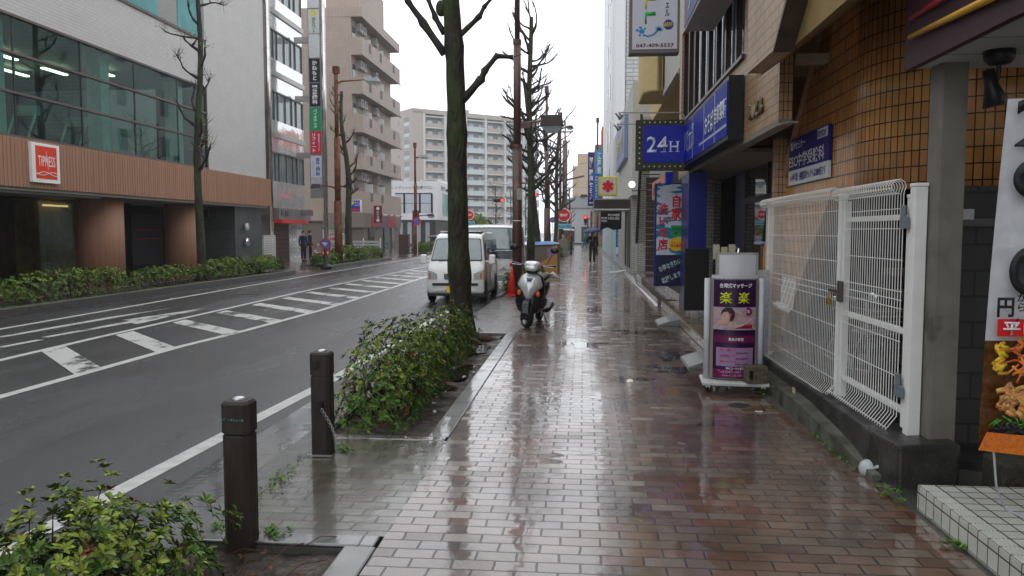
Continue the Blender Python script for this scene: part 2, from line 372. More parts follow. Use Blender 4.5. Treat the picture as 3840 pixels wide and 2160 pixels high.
def soilbed(x0, x1, y0, y1, z=-.05, name='planter_soil', seed=1):
    rnd = random.Random(seed); bm = bmesh.new(); nx, ny = max(6, int((x1 - x0) / .07)), int((y1 - y0) / .09); g = []
    for j in range(ny + 1):
        row = []
        for i in range(nx + 1):
            x, y = x0 + (x1 - x0) * i / nx, y0 + (y1 - y0) * j / ny
            h = z + .05 * mnoise.noise(Vector((x * 2.1, y * 2.1, seed))) + .015 * mnoise.noise(Vector((x * 11, y * 11, seed)))
            row.append(bm.verts.new((x, y, h)))
        g.append(row)
    for j in range(ny):
        for i in range(nx): bm.faces.new([g[j][i], g[j][i + 1], g[j + 1][i + 1], g[j + 1][i]])
    m = MB(); m.bm.free(); m.bm = bm
    return struct(m.build(name, soil, smooth=True))
soilbed(-2.18, -1.285, -4, 4.13, seed=3); soilbed(-2.18, -1.285, 6.45, 13.45, seed=5); soilbed(-2.18, -1.285, 21.1, 55, seed=9)
struct(MB().box(-2.32, -1.1, 55, 94, -.3, 0).build('pavement_widening', brick))
# puddles standing on the soil by the big tree
water = mat('puddle water', (.02, .018, .015), .03, vary=.1, spec=.6)
pud = MB()
rnd = random.Random(2)
for cx, cy, rx, ry in [(-1.62, 12.95, .34, .42), (-1.58, 11.6, .22, .5), (-1.5, 9.7, .14, .5), (-1.48, 8.5, .12, .3)]:
    pud.poly([(cx + rx * math.cos(t) * (1 + .25 * math.sin(3 * t + cx)), cy + ry * math.sin(t) * (1 + .2 * math.cos(2 * t + cy)), -.032) for t in [k * 2 * math.pi / 26 for k in range(26)]])
struct(pud.build('puddle', water))
film = glass('rain film', (.82, .78, .76), .97, .004)
pf_ = MB()
for cx, cy, rx, ry, ph in [(1.15, 9.9, .30, .26, 1), (.55, 9.2, .26, .16, 2), (1.25, 10.9, .22, .35, 3), (.15, 6.1, .16, .09, 4), (.9, 13.6, .34, .3, 7), (.2, 8.2, .14, .12, 8), (.5, 17.5, .5, .5, 9), (1.2, 7.1, .18, .10, 10), (.0, 12.0, .3, .3, 12)]:
    P_ = []
    for k in range(40):
        t = k * math.pi / 20; r_ = 1 + .30 * math.sin(3 * t + ph) + .22 * math.sin(5 * t + ph * 2) + .12 * math.sin(9 * t + ph * 3)
        x_, y_ = cx + rx * r_ * math.cos(t), cy + ry * r_ * math.sin(t)
        P_.append((x_, round(y_ / .059) * .059 * .6 + y_ * .4, .0035))
    pf_.poly(P_)
struct(pf_.build('pavement_puddle', film))
# dropped crossing between the planters (sloping grey concrete), its kerb
b = MB(); b.loft([[(-1.105, 13.45, .0), (-1.105, 21.1, .0)], [(-1.32, 13.45, -.002), (-1.32, 21.1, -.002)], [(-2.2, 13.45, -.055), (-2.2, 21.1, -.055)], [(-2.36, 13.45, -.098), (-2.36, 21.1, -.098)]], close=False, caps=False)
struct(b.build('vehicle_crossing', mat('wet crossing slab', (.17, .155, .145), .24, vary=.3, scale=1.6, bump=.25, bscale=50, rvary=.12, c2=(.10, .095, .09), thr=(.4, .65))))
kerb(-2.2, -1.15, 13.30, 13.44, m=mat('crossing edge', (.22, .21, .20), .35, vary=.3), z1=-.003)
# right-hand edge strips of the pavement
struct(MB().box(2.03, 2.30, 1.2, 9.2, -.2, .012).build('gutter_slabs', tile('mossy edge slabs', (.085, .085, .075), (.06, .06, .05), (.02, .02, .015), .6, .6, .008, off=0, rough=.34, rvary=.12, wet=True, bump=.35)))
# far pavement across the road
struct(MB().box(-40, -13.75, -8, 94, -.3, .0).build('opposite_pavement', tile('far paving brick', (.16, .085, .06), (.11, .06, .045), (.05, .04, .035), .2, .1, .006, rough=.3, rvary=.12, wet=True, bump=.2)))
def lkerb(y0, y1): kerb(-12.42, -12.2, y0, y1, z1=.06, m=mat('opposite kerb', (.085, .08, .075), .4, vary=.3, scale=3, bump=.25))
for a, c in [(-8, 33.0), (37.9, 50.2), (61.5, 90)]:
    lkerb(a, c); struct(MB().box(-13.75, -12.42, a, c, -.3, -.005).build('opposite_planter_soil', soil))
    kerb(-13.8, -13.66, a, c, z1=.05, m=MATS['opposite kerb'])
for a, c in [(33.0, 37.9), (50.2, 61.5)]:
    b = MB(); b.loft([[(-12.2, a, -.112), (-12.2, c, -.112)], [(-12.6, a, -.05), (-12.6, c, -.05)], [(-13.75, a, -.002), (-13.75, c, -.002)]], close=False, caps=False)
    struct(b.build('opposite_vehicle_crossing', MATS['far paving brick']))
# road markings, worn
paint = bpy.data.materials.new('worn road paint'); paint.use_nodes = True
def _p():
    t = paint.node_tree; L = t.links.new; b = t.nodes['Principled BSDF']; tc = N(t, 'ShaderNodeTexCoord')
    mp = N(t, 'ShaderNodeMapping'); mp.inputs['Scale'].default_value = (1.0, .45, 1); L(tc.outputs['Object'], mp.inputs[0])
    n1 = N(t, 'ShaderNodeTexNoise'); n1.inputs['Scale'].default_value = 3.2; n1.inputs['Detail'].default_value = 9; n1.inputs['Roughness'].default_value = .72; L(mp.outputs[0], n1.inputs['Vector'])
    rp = N(t, 'ShaderNodeValToRGB'); rp.color_ramp.elements[0].position = .535; rp.color_ramp.elements[1].position = .575
    rp.color_ramp.elements[0].color = (.50, .51, .49, 1); rp.color_ramp.elements[1].color = (.05, .052, .055, 1); L(n1.outputs['Fac'], rp.inputs[0])
    L(rp.outputs[0], b.inputs['Base Color']); b.inputs['Roughness'].default_value = .38
    n2 = N(t, 'ShaderNodeTexNoise'); n2.inputs['Scale'].default_value = 150; L(tc.outputs['Object'], n2.inputs['Vector'])
    bp = N(t, 'ShaderNodeBump'); bp.inputs['Strength'].default_value = .3; bp.inputs['Distance'].default_value = .01; L(n2.outputs['Fac'], bp.inputs['Height']); L(bp.outputs[0], b.inputs['Normal'])
_p(); MATS['worn road paint'] = paint
linepaint = mat('road line paint', (.50, .51, .49), .38, vary=.18, scale=3, bump=.2, bscale=120)
zp = -.116
def strip(pts, wd, name='edge_line', m=None, z=zp):
    b = MB()
    for (xa, ya), (xb, yb) in zip(pts, pts[1:]): b.poly([(xa - wd / 2, ya, z), (xa + wd / 2, ya, z), (xb + wd / 2, yb, z), (xb - wd / 2, yb, z)])
    return struct(b.build(name, m or linepaint))
strip([(-3.30, -6), (-3.28, 4.2), (-3.18, 7), (-3.07, 9.5), (-3.1, 20), (-3.1, 88)], .155)
strip([(-10.8, -6), (-10.84, 14), (-10.95, 18), (-11.15, 24), (-11.3, 34), (-11.35, 88)], .14)
strip([(-6.45, -6), (-6.40, 8), (-6.36, 12), (-6.2, 14), (-6.05, 18), (-6.15, 24), (-6.5, 40), (-6.9, 60)], .15, 'zebra_border')
strip([(-8.1, -6), (-8.22, 10.5), (-8.32, 13), (-8.38, 17), (-8.5, 24), (-8.2, 40), (-7.6, 60)], .14, 'zebra_border')
b = MB(); y = -4.0
while y < 36:
    xa, xb = -6.42 if y < 12 else -6.15, -8.2 if y < 30 else -8.1
    b.poly([(xa, y, zp + .001), (xa, y + .56, zp + .001), (xb, y + 2.42, zp + .001), (xb, y + 1.86, zp + .001)]); y += 1.93
struct(b.build('zebra_stripes', paint))
b = MB()
b.poly([(-10.1, 12.2, zp), (-9.95, 12.2, zp), (-9.85, 16, zp), (-9.78, 18.2, zp), (-10.05, 16, zp)])
b.poly([(-9.30, 12.9, zp), (-9.16, 12.9, zp), (-8.98, 15.1, zp), (-8.72, 14.9, zp), (-8.95, 18.2, zp), (-9.45, 15.6, zp), (-9.2, 15.4, zp)])
b.poly([(-9.22, 11.2, zp), (-9.08, 11.2, zp), (-9.03, 12.6, zp), (-9.17, 12.6, zp)])
struct(b.build('turn_arrow', paint))
b = MB()
for i in range(9): b.box(-11.6 + i * 1.05, -11.1 + i * 1.05, 88.5, 92.5, -.118, -.114)
struct(b.build('pedestrian_crossing', linepaint))
# ================================================================== RIGHT SIDE BUILDINGS
otile = tile('orange glazed tile', (.70, .34, .115), (.55, .24, .068), (.030, .018, .012), .068, .132, .0055, off=0, rough=.25, bump=.5, dirt=.28, spec=.65)
btile = tile('beige facing tile', (.46, .29, .155), (.36, .22, .11), (.035, .022, .016), .046, .095, .0042, off=0, rough=.4, bump=.35, dirt=.16)
ochre = mat('ochre stucco', (.29, .20, .08), .8, vary=.1, scale=2, bump=.2, bscale=90)
wbrick = tile('white facing brick', (.50, .49, .44), (.42, .41, .37), (.10, .10, .09), .22, .075, .007, off=.5, rough=.45, bump=.35, dirt=.2)
# ---- stair wall in orange tile, curving away to the right
stair = empty('stair_wall', 'curved stair wall of glossy orange tile behind the white fence', 'wall', (2.5, 9, 0))
def P2(pts): return [(y - 9, z) for y, z in pts]
T = .16
b = MB()
flat = [(7.75, 2.06), (8.50, 2.06), (10.55, .20), (11.25, .20), (11.25, 1.45), (8.92, 3.79), (7.75, 3.79)]
b.prism(P2(flat), 0, T)
# curved part: arc then straight return facing the street end
arc = []; cx_, cy_, rr = 1.15, 7.75 - 9, 1.15
for k in range(15):
    a = math.pi + k * (math.pi / 2) / 14
    arc.append((cx_ + rr * math.cos(a), cy_ + rr * math.sin(a)))
arc.append((3.2, cy_ - rr))
s_ = 0; S = [0]
for (xa, ya), (xb, yb) in zip(arc, arc[1:]): s_ += math.hypot(xb - xa, yb - ya); S.append(s_)
bm = b.bm
def uvw(c):
    if c.y >= 7.75 - 9 - 1e-4 and c.x < .5: return (-(c.y - (7.75 - 9)), c.z)
    if c.x > cx_: return (S[-2] + c.x - cx_, c.z)
    ang = math.atan2(c.y - cy_, c.x - cx_)
    if ang > 0: ang -= 2 * math.pi
    return (max(0, (ang + math.pi)) * rr, c.z)
inner = []
for i, (x, y) in enumerate(arc):
    if i == len(arc) - 1: nx, ny = 0, 1
    else:
        a = math.pi + min(i, 14) * (math.pi / 2) / 14; nx, ny = -math.cos(a), -math.sin(a)
    inner.append((x + nx * T, y + ny * T))
V = [[bm.verts.new((x, y, z)) for z in (2.06, 3.79)] for x, y in arc]; W = [[bm.verts.new((x, y, z)) for z in (2.06, 3.79)] for x, y in inner]
for i in range(len(arc) - 1):
    bm.faces.new([V[i][0], V[i + 1][0], V[i + 1][1], V[i][1]]); bm.faces.new([W[i][0], W[i][1], W[i + 1][1], W[i + 1][0]])
    bm.faces.new([V[i][0], W[i][0], W[i + 1][0], V[i + 1][0]]); bm.faces.new([V[i][1], V[i + 1][1], W[i + 1][1], W[i][1]])
wo = b.build('wall_face', otile, stair, uvf=uvw)
for p in wo.data.polygons:
    if p.center.y > 7.75 - 9 - 1e-3: p.use_smooth = False
    elif abs(p.normal.z) < .5: p.use_smooth = True
b = MB(); b.tube([(-.012, 11.27 - 9, .2), (-.012, 11.27 - 9, 1.45), (-.012, 8.92 - 9, 3.80)], .034, 6)
b.build('edge_trim', mat('tan edge trim', (.42, .25, .13), .5, vary=.15), stair)
b = MB(); b.prism(P2([(8.47, 2.02), (8.62, 2.06), (10.72, .2), (10.50, .2)]), -.012, .18); b.build('stringer_trim', MATS['tan edge trim'], stair)
# dark store under the stair
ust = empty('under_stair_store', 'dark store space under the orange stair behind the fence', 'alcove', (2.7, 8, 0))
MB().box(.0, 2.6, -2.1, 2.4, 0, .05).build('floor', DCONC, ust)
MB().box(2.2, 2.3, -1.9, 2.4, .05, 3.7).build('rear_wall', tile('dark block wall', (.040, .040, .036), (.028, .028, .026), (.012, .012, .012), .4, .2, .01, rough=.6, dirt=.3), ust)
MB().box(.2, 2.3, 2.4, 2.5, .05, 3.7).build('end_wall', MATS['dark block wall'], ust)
b = MB()
for i in range(6): b.box(.1, .9, .9 - i * .28, 1.2 - i * .28, .2 + i * .22, .26 + i * .22)
b.build('stair_tread', mat('stair underside', (.10, .085, .07), .6), ust)
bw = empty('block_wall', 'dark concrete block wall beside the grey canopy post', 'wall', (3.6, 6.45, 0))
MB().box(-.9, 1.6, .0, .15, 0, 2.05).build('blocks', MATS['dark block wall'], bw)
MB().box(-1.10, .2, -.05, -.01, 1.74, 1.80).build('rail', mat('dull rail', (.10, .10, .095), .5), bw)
# metal bin and handle glimpsed behind the fence
bike = empty('bicycle', 'parked bicycle half hidden behind the white mesh fence', 'bicycle', (2.62, 8.2, .05), R(6))
def wheel_bm(y, r=.32):
    m = MB(); m.tube([(0, y + r * math.cos(t), r + .02 + r * math.sin(t)) for t in [k * 2 * math.pi / 24 for k in range(25)]], .016, 6, cap=False)
    for k in range(12):
        t = k * math.pi / 6; m.tube([(0, y, r + .02), (0, y + r * math.cos(t), r + .02 + r * math.sin(t))], .0022, 4)
    return m
for y in (-.52, .52): wheel_bm(y).build('wheel', BLACK, bike)
b = MB(); b.tube([(0, -.52, .34), (0, -.1, .3), (0, .12, .78), (0, -.42, .82), (0, -.1, .3)], .014, 6); b.tube([(0, -.52, .34), (0, -.42, .84), (0, -.4, .98)], .014, 6); b.tube([(0, .52, .34), (0, -.1, .3)], .01, 6); b.tube([(0, .52, .34), (0, .12, .78)], .01, 6); b.build('frame', GREYM, bike)
b = MB(); b.tube([(-.26, -.28, 1.02), (-.2, -.42, 1.02), (.2, -.42, 1.02), (.26, -.28, 1.02)], .012, 6); b.build('handlebar', CHROME, bike)
b = MB(); b.ball((0, .16, .86), .11, (.7, 1.1, .3)); b.build('saddle', BLACK, bike, smooth=True)
b = MB(); b.box(-.17, .17, -.78, -.5, .72, .74); [b.tube([(-.17 + .34 * i / 5, -.78, .73), (-.19 + .38 * i / 5, -.82, .98)], .003, 4) for i in range(6)]; [b.tube([(-.17, -.78, .75 + .045 * i), (.17, -.78, .75 + .045 * i)], .003, 4) for i in range(5)]; [b.tube([(s, -.78, .95), (s, -.5, .95)], .004, 4) for s in (-.18, .18)]; b.build('basket', STEEL, bike)
b = MB(); b.lathe([(.05, 0), (.075, .05), (.06, .09), (.01, .1)], (0, -.60, 1.0), 12); b.build('bell_lamp', CHROME, bike, smooth=True)
# ---- overhanging slab / parapet of the upper stair, tile fascia with ochre soffit
ov = empty('stair_overhang', 'projecting beige tiled parapet with ochre soffit above the orange wall', 'overhang', (1.6, 8, 3))
b = MB(); b.prism([(y - 8, z - 3) for y, z in [(8.24, 3.26), (7.13, 3.24), (6.70, 3.55), (5.9, 4.8), (5.3, 9), (8.24, 9)]], 0, .16); b.build('parapet', btile, ov)
b = MB(); b.prism([(y - 8, z - 3) for y, z in [(7.13, 3.225), (7.10, 3.225), (6.66, 3.545), (5.86, 4.8), (5.26, 9), (5.31, 9), (5.91, 4.82), (6.71, 3.57)]], -.006, .17); b.build('parapet_edge', mat('dark tile edging', (.07, .045, .03), .5, vary=.3), ov)
b = MB(); b.loft([[(.161, -2.7, .26), (.9, -2.7, .80), (3.6, -2.7, .80), (3.6, -2.7, 1.0), (.161, -2.7, 1.0)], [(.161, .6, .27), (.9, .6, .80), (3.6, .6, .80), (3.6, .6, 1.0), (.161, .6, 1.0)]]); b.box(.55, 3.6, .6, 3.36, .80, .98); b.build('soffit', ochre, ov)
MB().box(.56, .98, .62, .80, .44, .53).build('soffit_box', mat('cream duct', (.42, .38, .28), .6), ov)
b = MB(); b.box(1.02, 3.2, 3.40, 3.6, -3, .78); b.build('stairwell_wall', mat('brown stucco', (.13, .062, .022), .8, vary=.12, bump=.2), ov)
b = MB(); b.tube([(.40, .58, -.20), (.50, .60, -.17), (.60, .62, -.17)], .012, 6); b.build('pipe', mat('cream duct', (0, 0, 0)), ov)
# ---- seminar sign on the orange wall
sg = empty('seminar_sign', 'purple and white school sign fixed to the orange tile wall', 'sign', (2.475, 9.21, 2.52))
MB().box(-.015, .012, -.79, .79, -.10, .27).build('purple_field', mat('sign purple', (.028, .014, .19), .5, spec=.1, vary=.08), sg)
MB().box(-.0155, .012, -.79, .79, -.27, -.101).build('white_field', mat('sign panel white', (.62, .64, .68), .3, vary=.05), sg)
text('臨海セミナー', .62, .105, WT, sg, (-.018, .40, .185), '-x', .01)
text('ESC中学受験科', 1.40, .155, WT, sg, (-.018, .06, .005), '-x', .008)
text('受付2F', .30, .075, mat('sign purple', (0, 0, 0)), sg, (-.024, -.56, .20), '-x', .0)
MB().box(-.0185, -.012, -.74, -.38, .155, .255).build('badge', WT, sg, bevel=.002)
text('←小中学部・個別指導セレクトは100M先です', 1.42, .10, mat('sign purple', (0, 0, 0)), sg, (-.018, .0, -.185), '-x', -.004)
# ---- purple canopy, post
can = empty('shop_canopy', 'dark purple shop canopy with red and yellow chopstick bars', 'canopy', (2.15, 5.72, 2.78))
MB().box(0, .05, -8, 0, 0, 1.1).build('fascia', mat('plum fascia paint', (.055, .020, .032), .5, vary=.12, scale=2), can)
MB().box(.05, 4.0, -8, 0, .012, 1.1).build('soffit', tile('soffit board', (.42, .43, .42), (.36, .37, .36), (.08, .08, .08), .9, .45, .008, off=0, rough=.6), can)
b = MB(); b.tube([(-.03, -.16, .19), (-.03, -.70, .165), (-.03, -2.0, .11)], [.016, .02, .028], 10); b.build('yellow_bar', mat('yellow bar', (.60, .33, .03), .3), can, smooth=True)
b = MB(); b.tube([(-.03, -.16, .31), (-.03, -.7, .305), (-.03, -2.0, .29)], [.016, .02, .028], 10); b.build('red_bar', mat('red bar', (.42, .012, .015), .3), can, smooth=True)
sl_ = empty('spotlight', 'black spotlight hanging under the purple canopy', 'spotlight', (2.50, 5.18, 2.78))
b = MB(); b.lathe([(.09, 0), (.085, -.05), (.06, -.08), (.02, -.085)], (0, 0, .012), 16); b.build('base', BLACK, sl_, smooth=True)
b = MB(); b.tube([(0, 0, -.05), (0, 0, -.15), (-.02, 0, -.18)], .014, 8); b.build('arm', BLACK, sl_)
b = MB(); b.lathe([(.035, 0), (.04, -.1), (.075, -.22), (.07, -.225)], (0, 0, 0), 14, M=Matrix.Translation((-.06, 0, -.10)) @ Matrix.Rotation(R(-14), 4, 'Y')); b.build('lamp_head', BLACK, sl_, smooth=True)
post = tag(MB().box(2.30, 2.48, 5.50, 5.68, 0, 2.81).build('canopy_post', mat('grey post paint', (.17, .16, .135), .6, vary=.18, scale=3, bump=.1, c2=(.10, .09, .07), thr=(.60, .66)), bevel=.02), 'grey square steel post holding up the canopy beside the fence', 'post')
pp = tag(MB().tube([(3.06, 5.6, .15), (3.06, 5.6, 2.79)], .03, 10).build('drain_pipe', STEEL, smooth=True), 'thin steel pipe between the canopy post and the food banner', 'pipe')
tst = empty('tiled_step', 'white tiled shop step at the lower right corner', 'step', (2.05, 3, 0))
wtile = tile('white step tile', (.55, .55, .50), (.47, .47, .42), (.05, .045, .04), .105, .105, .005, off=0, rough=.24, bump=.45, dirt=.14)
MB().box(0, 2.2, -2, 2.02, -.1, .15).build('step_block', wtile, tst, bevel=.006)
b = MB()
for k in range(4): b.box(.02 + k * .019, .028 + k * .019, -1.99, 2.0, .150, .1535)
b.build('nosing', mat('nosing grip', (.50, .50, .46), .4), tst)
wp = tag(MB().box(2.64, 3.3, 4.62, 4.9, .15, .62).build('tiled_pier', wtile), 'short white tiled pier under the food banner', 'pier')
cb = tag(MB().box(2.60, 2.92, 5.12, 5.40, 0, .26).build('concrete_block', mat('mossy block', (.055, .05, .035), .6, vary=.4, scale=12, bump=.6), bevel=.02), 'brown mossy concrete block on the ground between post and tiled step', 'block')
# flag base at the bottom right
fb = empty('flag_weight', 'rounded grey plastic flag weight on the white tiled step', 'weight', (2.53, 3.72, .15))
b = MB(); b.lathe([(.2, 0), (.235, .02), (.24, .07), (.19, .115), (.05, .13), (.0251, .16)], (0, 0, 0), 20); b.build('tank', mat('grey plastic tank', (.22, .22, .235), .35), fb, smooth=True)
MB().tube([(0, 0, .12), (0, 0, 2.6)], .014, 8).build('pole', STEEL, fb)
# food banner
ban = empty('food_banner', 'hanging lunch banner with big price and photographs of food', 'banner', (1.86, 3.86, .72), R(2))
b = MB(); n = 10
def bx_(v): return -.02 + .07 * v       # the left edge leans
rings = []
for i in range(n + 1):
    v = i / n; z = v * 1.58; w0 = bx_(v); rings.append([(w0 + (.95 - w0) * j / 6, .02 * math.sin(3 * v + j * .8), z) for j in range(7)])
b.loft(rings[3:], close=False, caps=False); bo = b.build('cloth', mat('banner cloth', (.55, .56, .58), .7, vary=.12, scale=5, bump=.15), ban, smooth=True)
b = MB(); b.loft(rings[:4], close=False, caps=False); b.build('food_picture', mat('food print', (.10, .045, .012), .35, vary=.6, scale=14, stretch=(1, 1, 1), c2=(.10, .028, .008), thr=(.46, .56)), ban, smooth=True)
for o in (bo,): pass
MB().box(.03, .90, -.035, -.03, .50, .58).build('red_strip', REDT, ban)
text('平日11時〜', .40, .065, WT, ban, (.25, -.042, .54), bold=.02)
MB().prism([(-.035, -.03), (.9, -.13), (.9, -.02), (.0, .055)], -.04, -.034, 'y').build('orange_strip', mat('banner orange', (.62, .16, .02), .4, vary=.3, scale=20), ban)
text('Hotto Motto', .30, .05, REDT, ban, (.36, -.046, -.035), bold=.02, rot=-.1)
for s, z, h in (('2', 1.47, .27), ('9', 1.15, .40), ('0', .80, .29)): text(s, .24, h * .82, BT, ban, (.18, -.05, z), bold=.02)
text('円', .075, .09, BT, ban, (.055, -.045, .635), bold=.03); text('か\nら\n。', .045, .13, BT, ban, (.125, -.045, .635), bold=.015)
rnd = random.Random(4)
def streaks(x0, x1, z0, z1, n, L, m, name, wd=.008):
    b = MB()
    for _ in range(n):
        x, z, a = rnd.uniform(x0, x1), rnd.uniform(z0, z1) * .70 + .012, rnd.uniform(-1.2, 1.2); l = L * rnd.uniform(.5, 1)
        b.tube([(x - math.cos(a) * l / 2, -.034 + rnd.uniform(-.006, .0), z - math.sin(a) * l / 2), (x, -.04, z + rnd.uniform(-.01, .01)), (x + math.cos(a) * l / 2, -.034, z + math.sin(a) * l / 2)], wd, 5)
    for v in b.bm.verts: v.co.y = -.036 + (v.co.y + .036) * .12
    return b.build(name, m, ban, smooth=True)
streaks(.10, .8, .44, .66, 170, .11, mat('carrot orange', (.62, .20, .03), .4, vary=.25, island=.3), 'carrot_print', .006)
streaks(.025, .06, .44, .64, 22, .06, mat('pickle yellow', (.66, .40, .02), .35, vary=.3, scale=30, island=.3), 'pickle_print', .009)
streaks(.045, .8, .17, .37, 170, .06, mat('grilled meat', (.50, .24, .07), .4, vary=.35, scale=20, island=.3), 'meat_print', .014)
streaks(.03, .8, .10, .16, 90, .07, mat('leaf garnish', (.05, .28, .02), .5, vary=.3), 'garnish_print', .004)
streaks(.03, .8, .05, .10, 60, .06, mat('black rice', (.012, .011, .01), .5), 'base_print', .012)
tag(MB().tube([(1.90, 3.84, .70), (1.95, 3.9, .50), (2.07, 4.05, .34), (2.3, 4.15, .22), (2.55, 4.05, .17)], .005, 6).build('cord', mat('pale cord', (.5, .52, .6), .5)), 'pale cord tied from the food banner down to the tiled step', 'cord')
# ---- fence base walls
b = MB(); b.loft([[(2.06, 5.35, -.05), (2.06, 5.35, .30), (2.45, 5.35, .32), (2.45, 5.35, -.05)], [(1.98, 5.75, -.05), (2.02, 5.75, .30), (2.45, 5.75, .32), (2.45, 5.75, -.05)], [(2.02, 7.3, -.05), (2.08, 7.3, .26), (2.6, 7.3, .28), (2.6, 7.3, -.05)], [(2.05, 9.95, -.05), (2.12, 9.95, .22), (2.6, 9.95, .23), (2.6, 9.95, -.05)]])
fw_ = tag(b.build('retaining_wall', DCONC, bevel=.02), 'low dark stained concrete wall carrying the white mesh fence', 'wall')
b = MB(); b.loft([[(1.97, 5.55, -.02), (1.97, 5.55, .04), (2.10, 5.55, .05)], [(1.93, 6.1, -.02), (1.94, 6.1, .10), (2.08, 6.1, .13)], [(1.93, 7.4, -.02), (1.94, 7.4, .15), (2.10, 7.4, .16)], [(1.93, 9.4, -.02), (1.95, 9.4, .13), (2.13, 9.4, .14)]])
tag(b.build('curb_ledge', mat('mossy ledge', (.10, .10, .085), .4, vary=.4, scale=3, bump=.4, c2=(.045, .05, .03), thr=(.45, .6))), 'mossy concrete ledge along the foot of the retaining wall', 'ledge')
MBp = MB(); MBp.box(2.016, 2.024, 7.78, 7.86, .05, .2)
tag(MBp.build('paint_streak', mat('white yellow streak', (.5, .42, .25), .5, vary=.4, scale=10)), 'white and yellow paint streak running down the retaining wall', 'stain')
wr = MB(); wr.ball((2.0, 5.72, .035), .09, (.7, .9, .75), 12, 8); wr.tube([(2.02, 5.68, .05), (2.04, 5.6, .09)], .02, 6)
tag(wr.build('plastic_bag', mat('pale plastic bag', (.45, .48, .48), .35, vary=.15, bump=.6, bscale=8), smooth=True), 'small crumpled pale plastic bag by the ledge', 'bag')
# ---- white mesh fence with gate
FW = mat('white coated wire', (.80, .80, .77), .4, vary=.06)
fe = empty('mesh_fence', 'fixed white wire mesh fence panel with rolled top edge', 'fence', (2.2, 8.4, 0))
def panel(ya, yb, z0, z1, parent, name='mesh_panel', X0=0., roll=True):
    b = MB(); n = int(round((yb - ya) / .052)); r = .0031
    for i in range(n + 1):
        y = ya + (yb - ya) * i / n
        pts = [(X0 - .0, y, z0 + .1), (X0, y, z1 - .02)]
        if roll:   # triangle/round rolls at top and bottom
            top = [(X0 - .035 + .05 * math.cos(t), y, z1 + .03 + .05 * math.sin(t)) for t in [R(-40 + 40 * k) for k in range(9)]]
            pts = [(X0 - .07, y, z0 + .02), (X0 - .075, y, z0 + .0), (X0 - .03, y, z0 + .06)] + pts + top
        b.tube(pts, r, 4, cap=False)
    zs = [z0 + .16, z0 + .38, z0 + .63, z0 + .86, z0 + .92, z0 + .98, z0 + 1.2, z0 + 1.42, z1 - .12]
    if roll: b.tube([(X0 - .07, ya, z0 + .02), (X0 - .07, yb, z0 + .02)], r * 1.2, 4); b.tube([(X0 - .035, ya, z1 + .08), (X0 - .035, yb, z1 + .08)], r * 1.3, 4); b.tube([(X0 - .08, ya, z1 + .02), (X0 - .08, yb, z1 + .02)], r * 1.3, 4)
    for z in zs: b.tube([(X0 + .006, ya, z), (X0 + .006, yb, z)], r * 1.25, 4)
    return b.build(name, FW, parent)
def fpost(x, y, z0, z1, parent, w_=.06):
    b = MB(); b.box(x - w_ / 2, x + w_ / 2, y - w_ / 2, y + w_ / 2, z0, z1); b.box(x - w_ / 2 - .004, x + w_ / 2 + .004, y - w_ / 2 - .004, y + w_ / 2 + .004, z1, z1 + .025)
    return b.build('post', FW, parent, bevel=.006)
panel(-1.26 + .06, 1.55, .24, 2.0, fe)
fpost(.04, 1.50, .2, 1.98, fe); fpost(.04, -1.20, .2, 2.0, fe)
ga = empty('mesh_gate', 'white wire mesh gate with hinges at its near post', 'gate', (2.2, 6.4, 0))
panel(-.62, .72, .30, 1.98, ga)
fpost(.05, .72, .27, 1.93, ga, .05); fpost(.05, -.66, .33, 1.93, ga, .06)
b = MB(); b.box(.03, .07, -.64, .70, 1.78, 1.82); b.box(.03, .07, -.64, .70, .98, 1.02); b.box(.03, .07, -.64, .70, .42, .46); each(b, 'frame_bar', FW, ga, bevel=.004)
for z in (1.72, .55):
    b = MB(); b.box(-.015, .0, -.74, -.60, z, z + .08); b.box(-.017, -.001, -.68, -.61, z + .06, z + .16); b.build('hinge', mat('grey hinge', (.16, .19, .21), .45), ga, bevel=.003)
b = MB(); b.box(-.03, -.01, .58, .70, 1.10, 1.28); b.box(-.04, -.01, .70, .92, 1.17, 1.20); b.build('latch', mat('dull latch metal', (.12, .11, .10), .4, metal=.6), ga, bevel=.004)
b = MB(); b.box(-.07, -.04, .80, .85, 1.06, 1.12); b.tube([(-.055, .805, 1.12), (-.055, .81, 1.16), (-.055, .84, 1.16), (-.055, .845, 1.12)], .005, 6); b.build('padlock', mat('brass', (.45, .30, .06), .3, metal=.8), ga, bevel=.004)
gp = tag(fpost(2.25, 5.65, .30, 2.0, None, .085), 'square white gate post nearest the canopy post', 'post'); gp.name = 'gate_post'
MB().box(.03, .35, -.02, .02, 1.78, 1.85).build('bracket', STEEL).parent = gp
for o in [x for x in SC.objects if x.parent == gp]: o.location = (2.25, 5.65, 0)
b = MB(); ns = 14
for i in range(ns + 1):
    y = -.26 + .52 * i / ns
    b.tube([(0, y, .34), (-.02, y, .05), (-.06, y, 0), (-.10, y, .03), (-.06, y, .07), (-.02, y, .04)], .003, 4)
for z, x in ((.3, 0), (.18, -.01), (.0, -.06), (.05, -.1)): b.tube([(x, -.26, z), (x, .26, z)], .0035, 4)
rk = tag(b.build('wire_rack', FW), 'small white wire brochure rack hooked on the mesh fence', 'rack'); rk.location = (2.13, 8.55, .88)
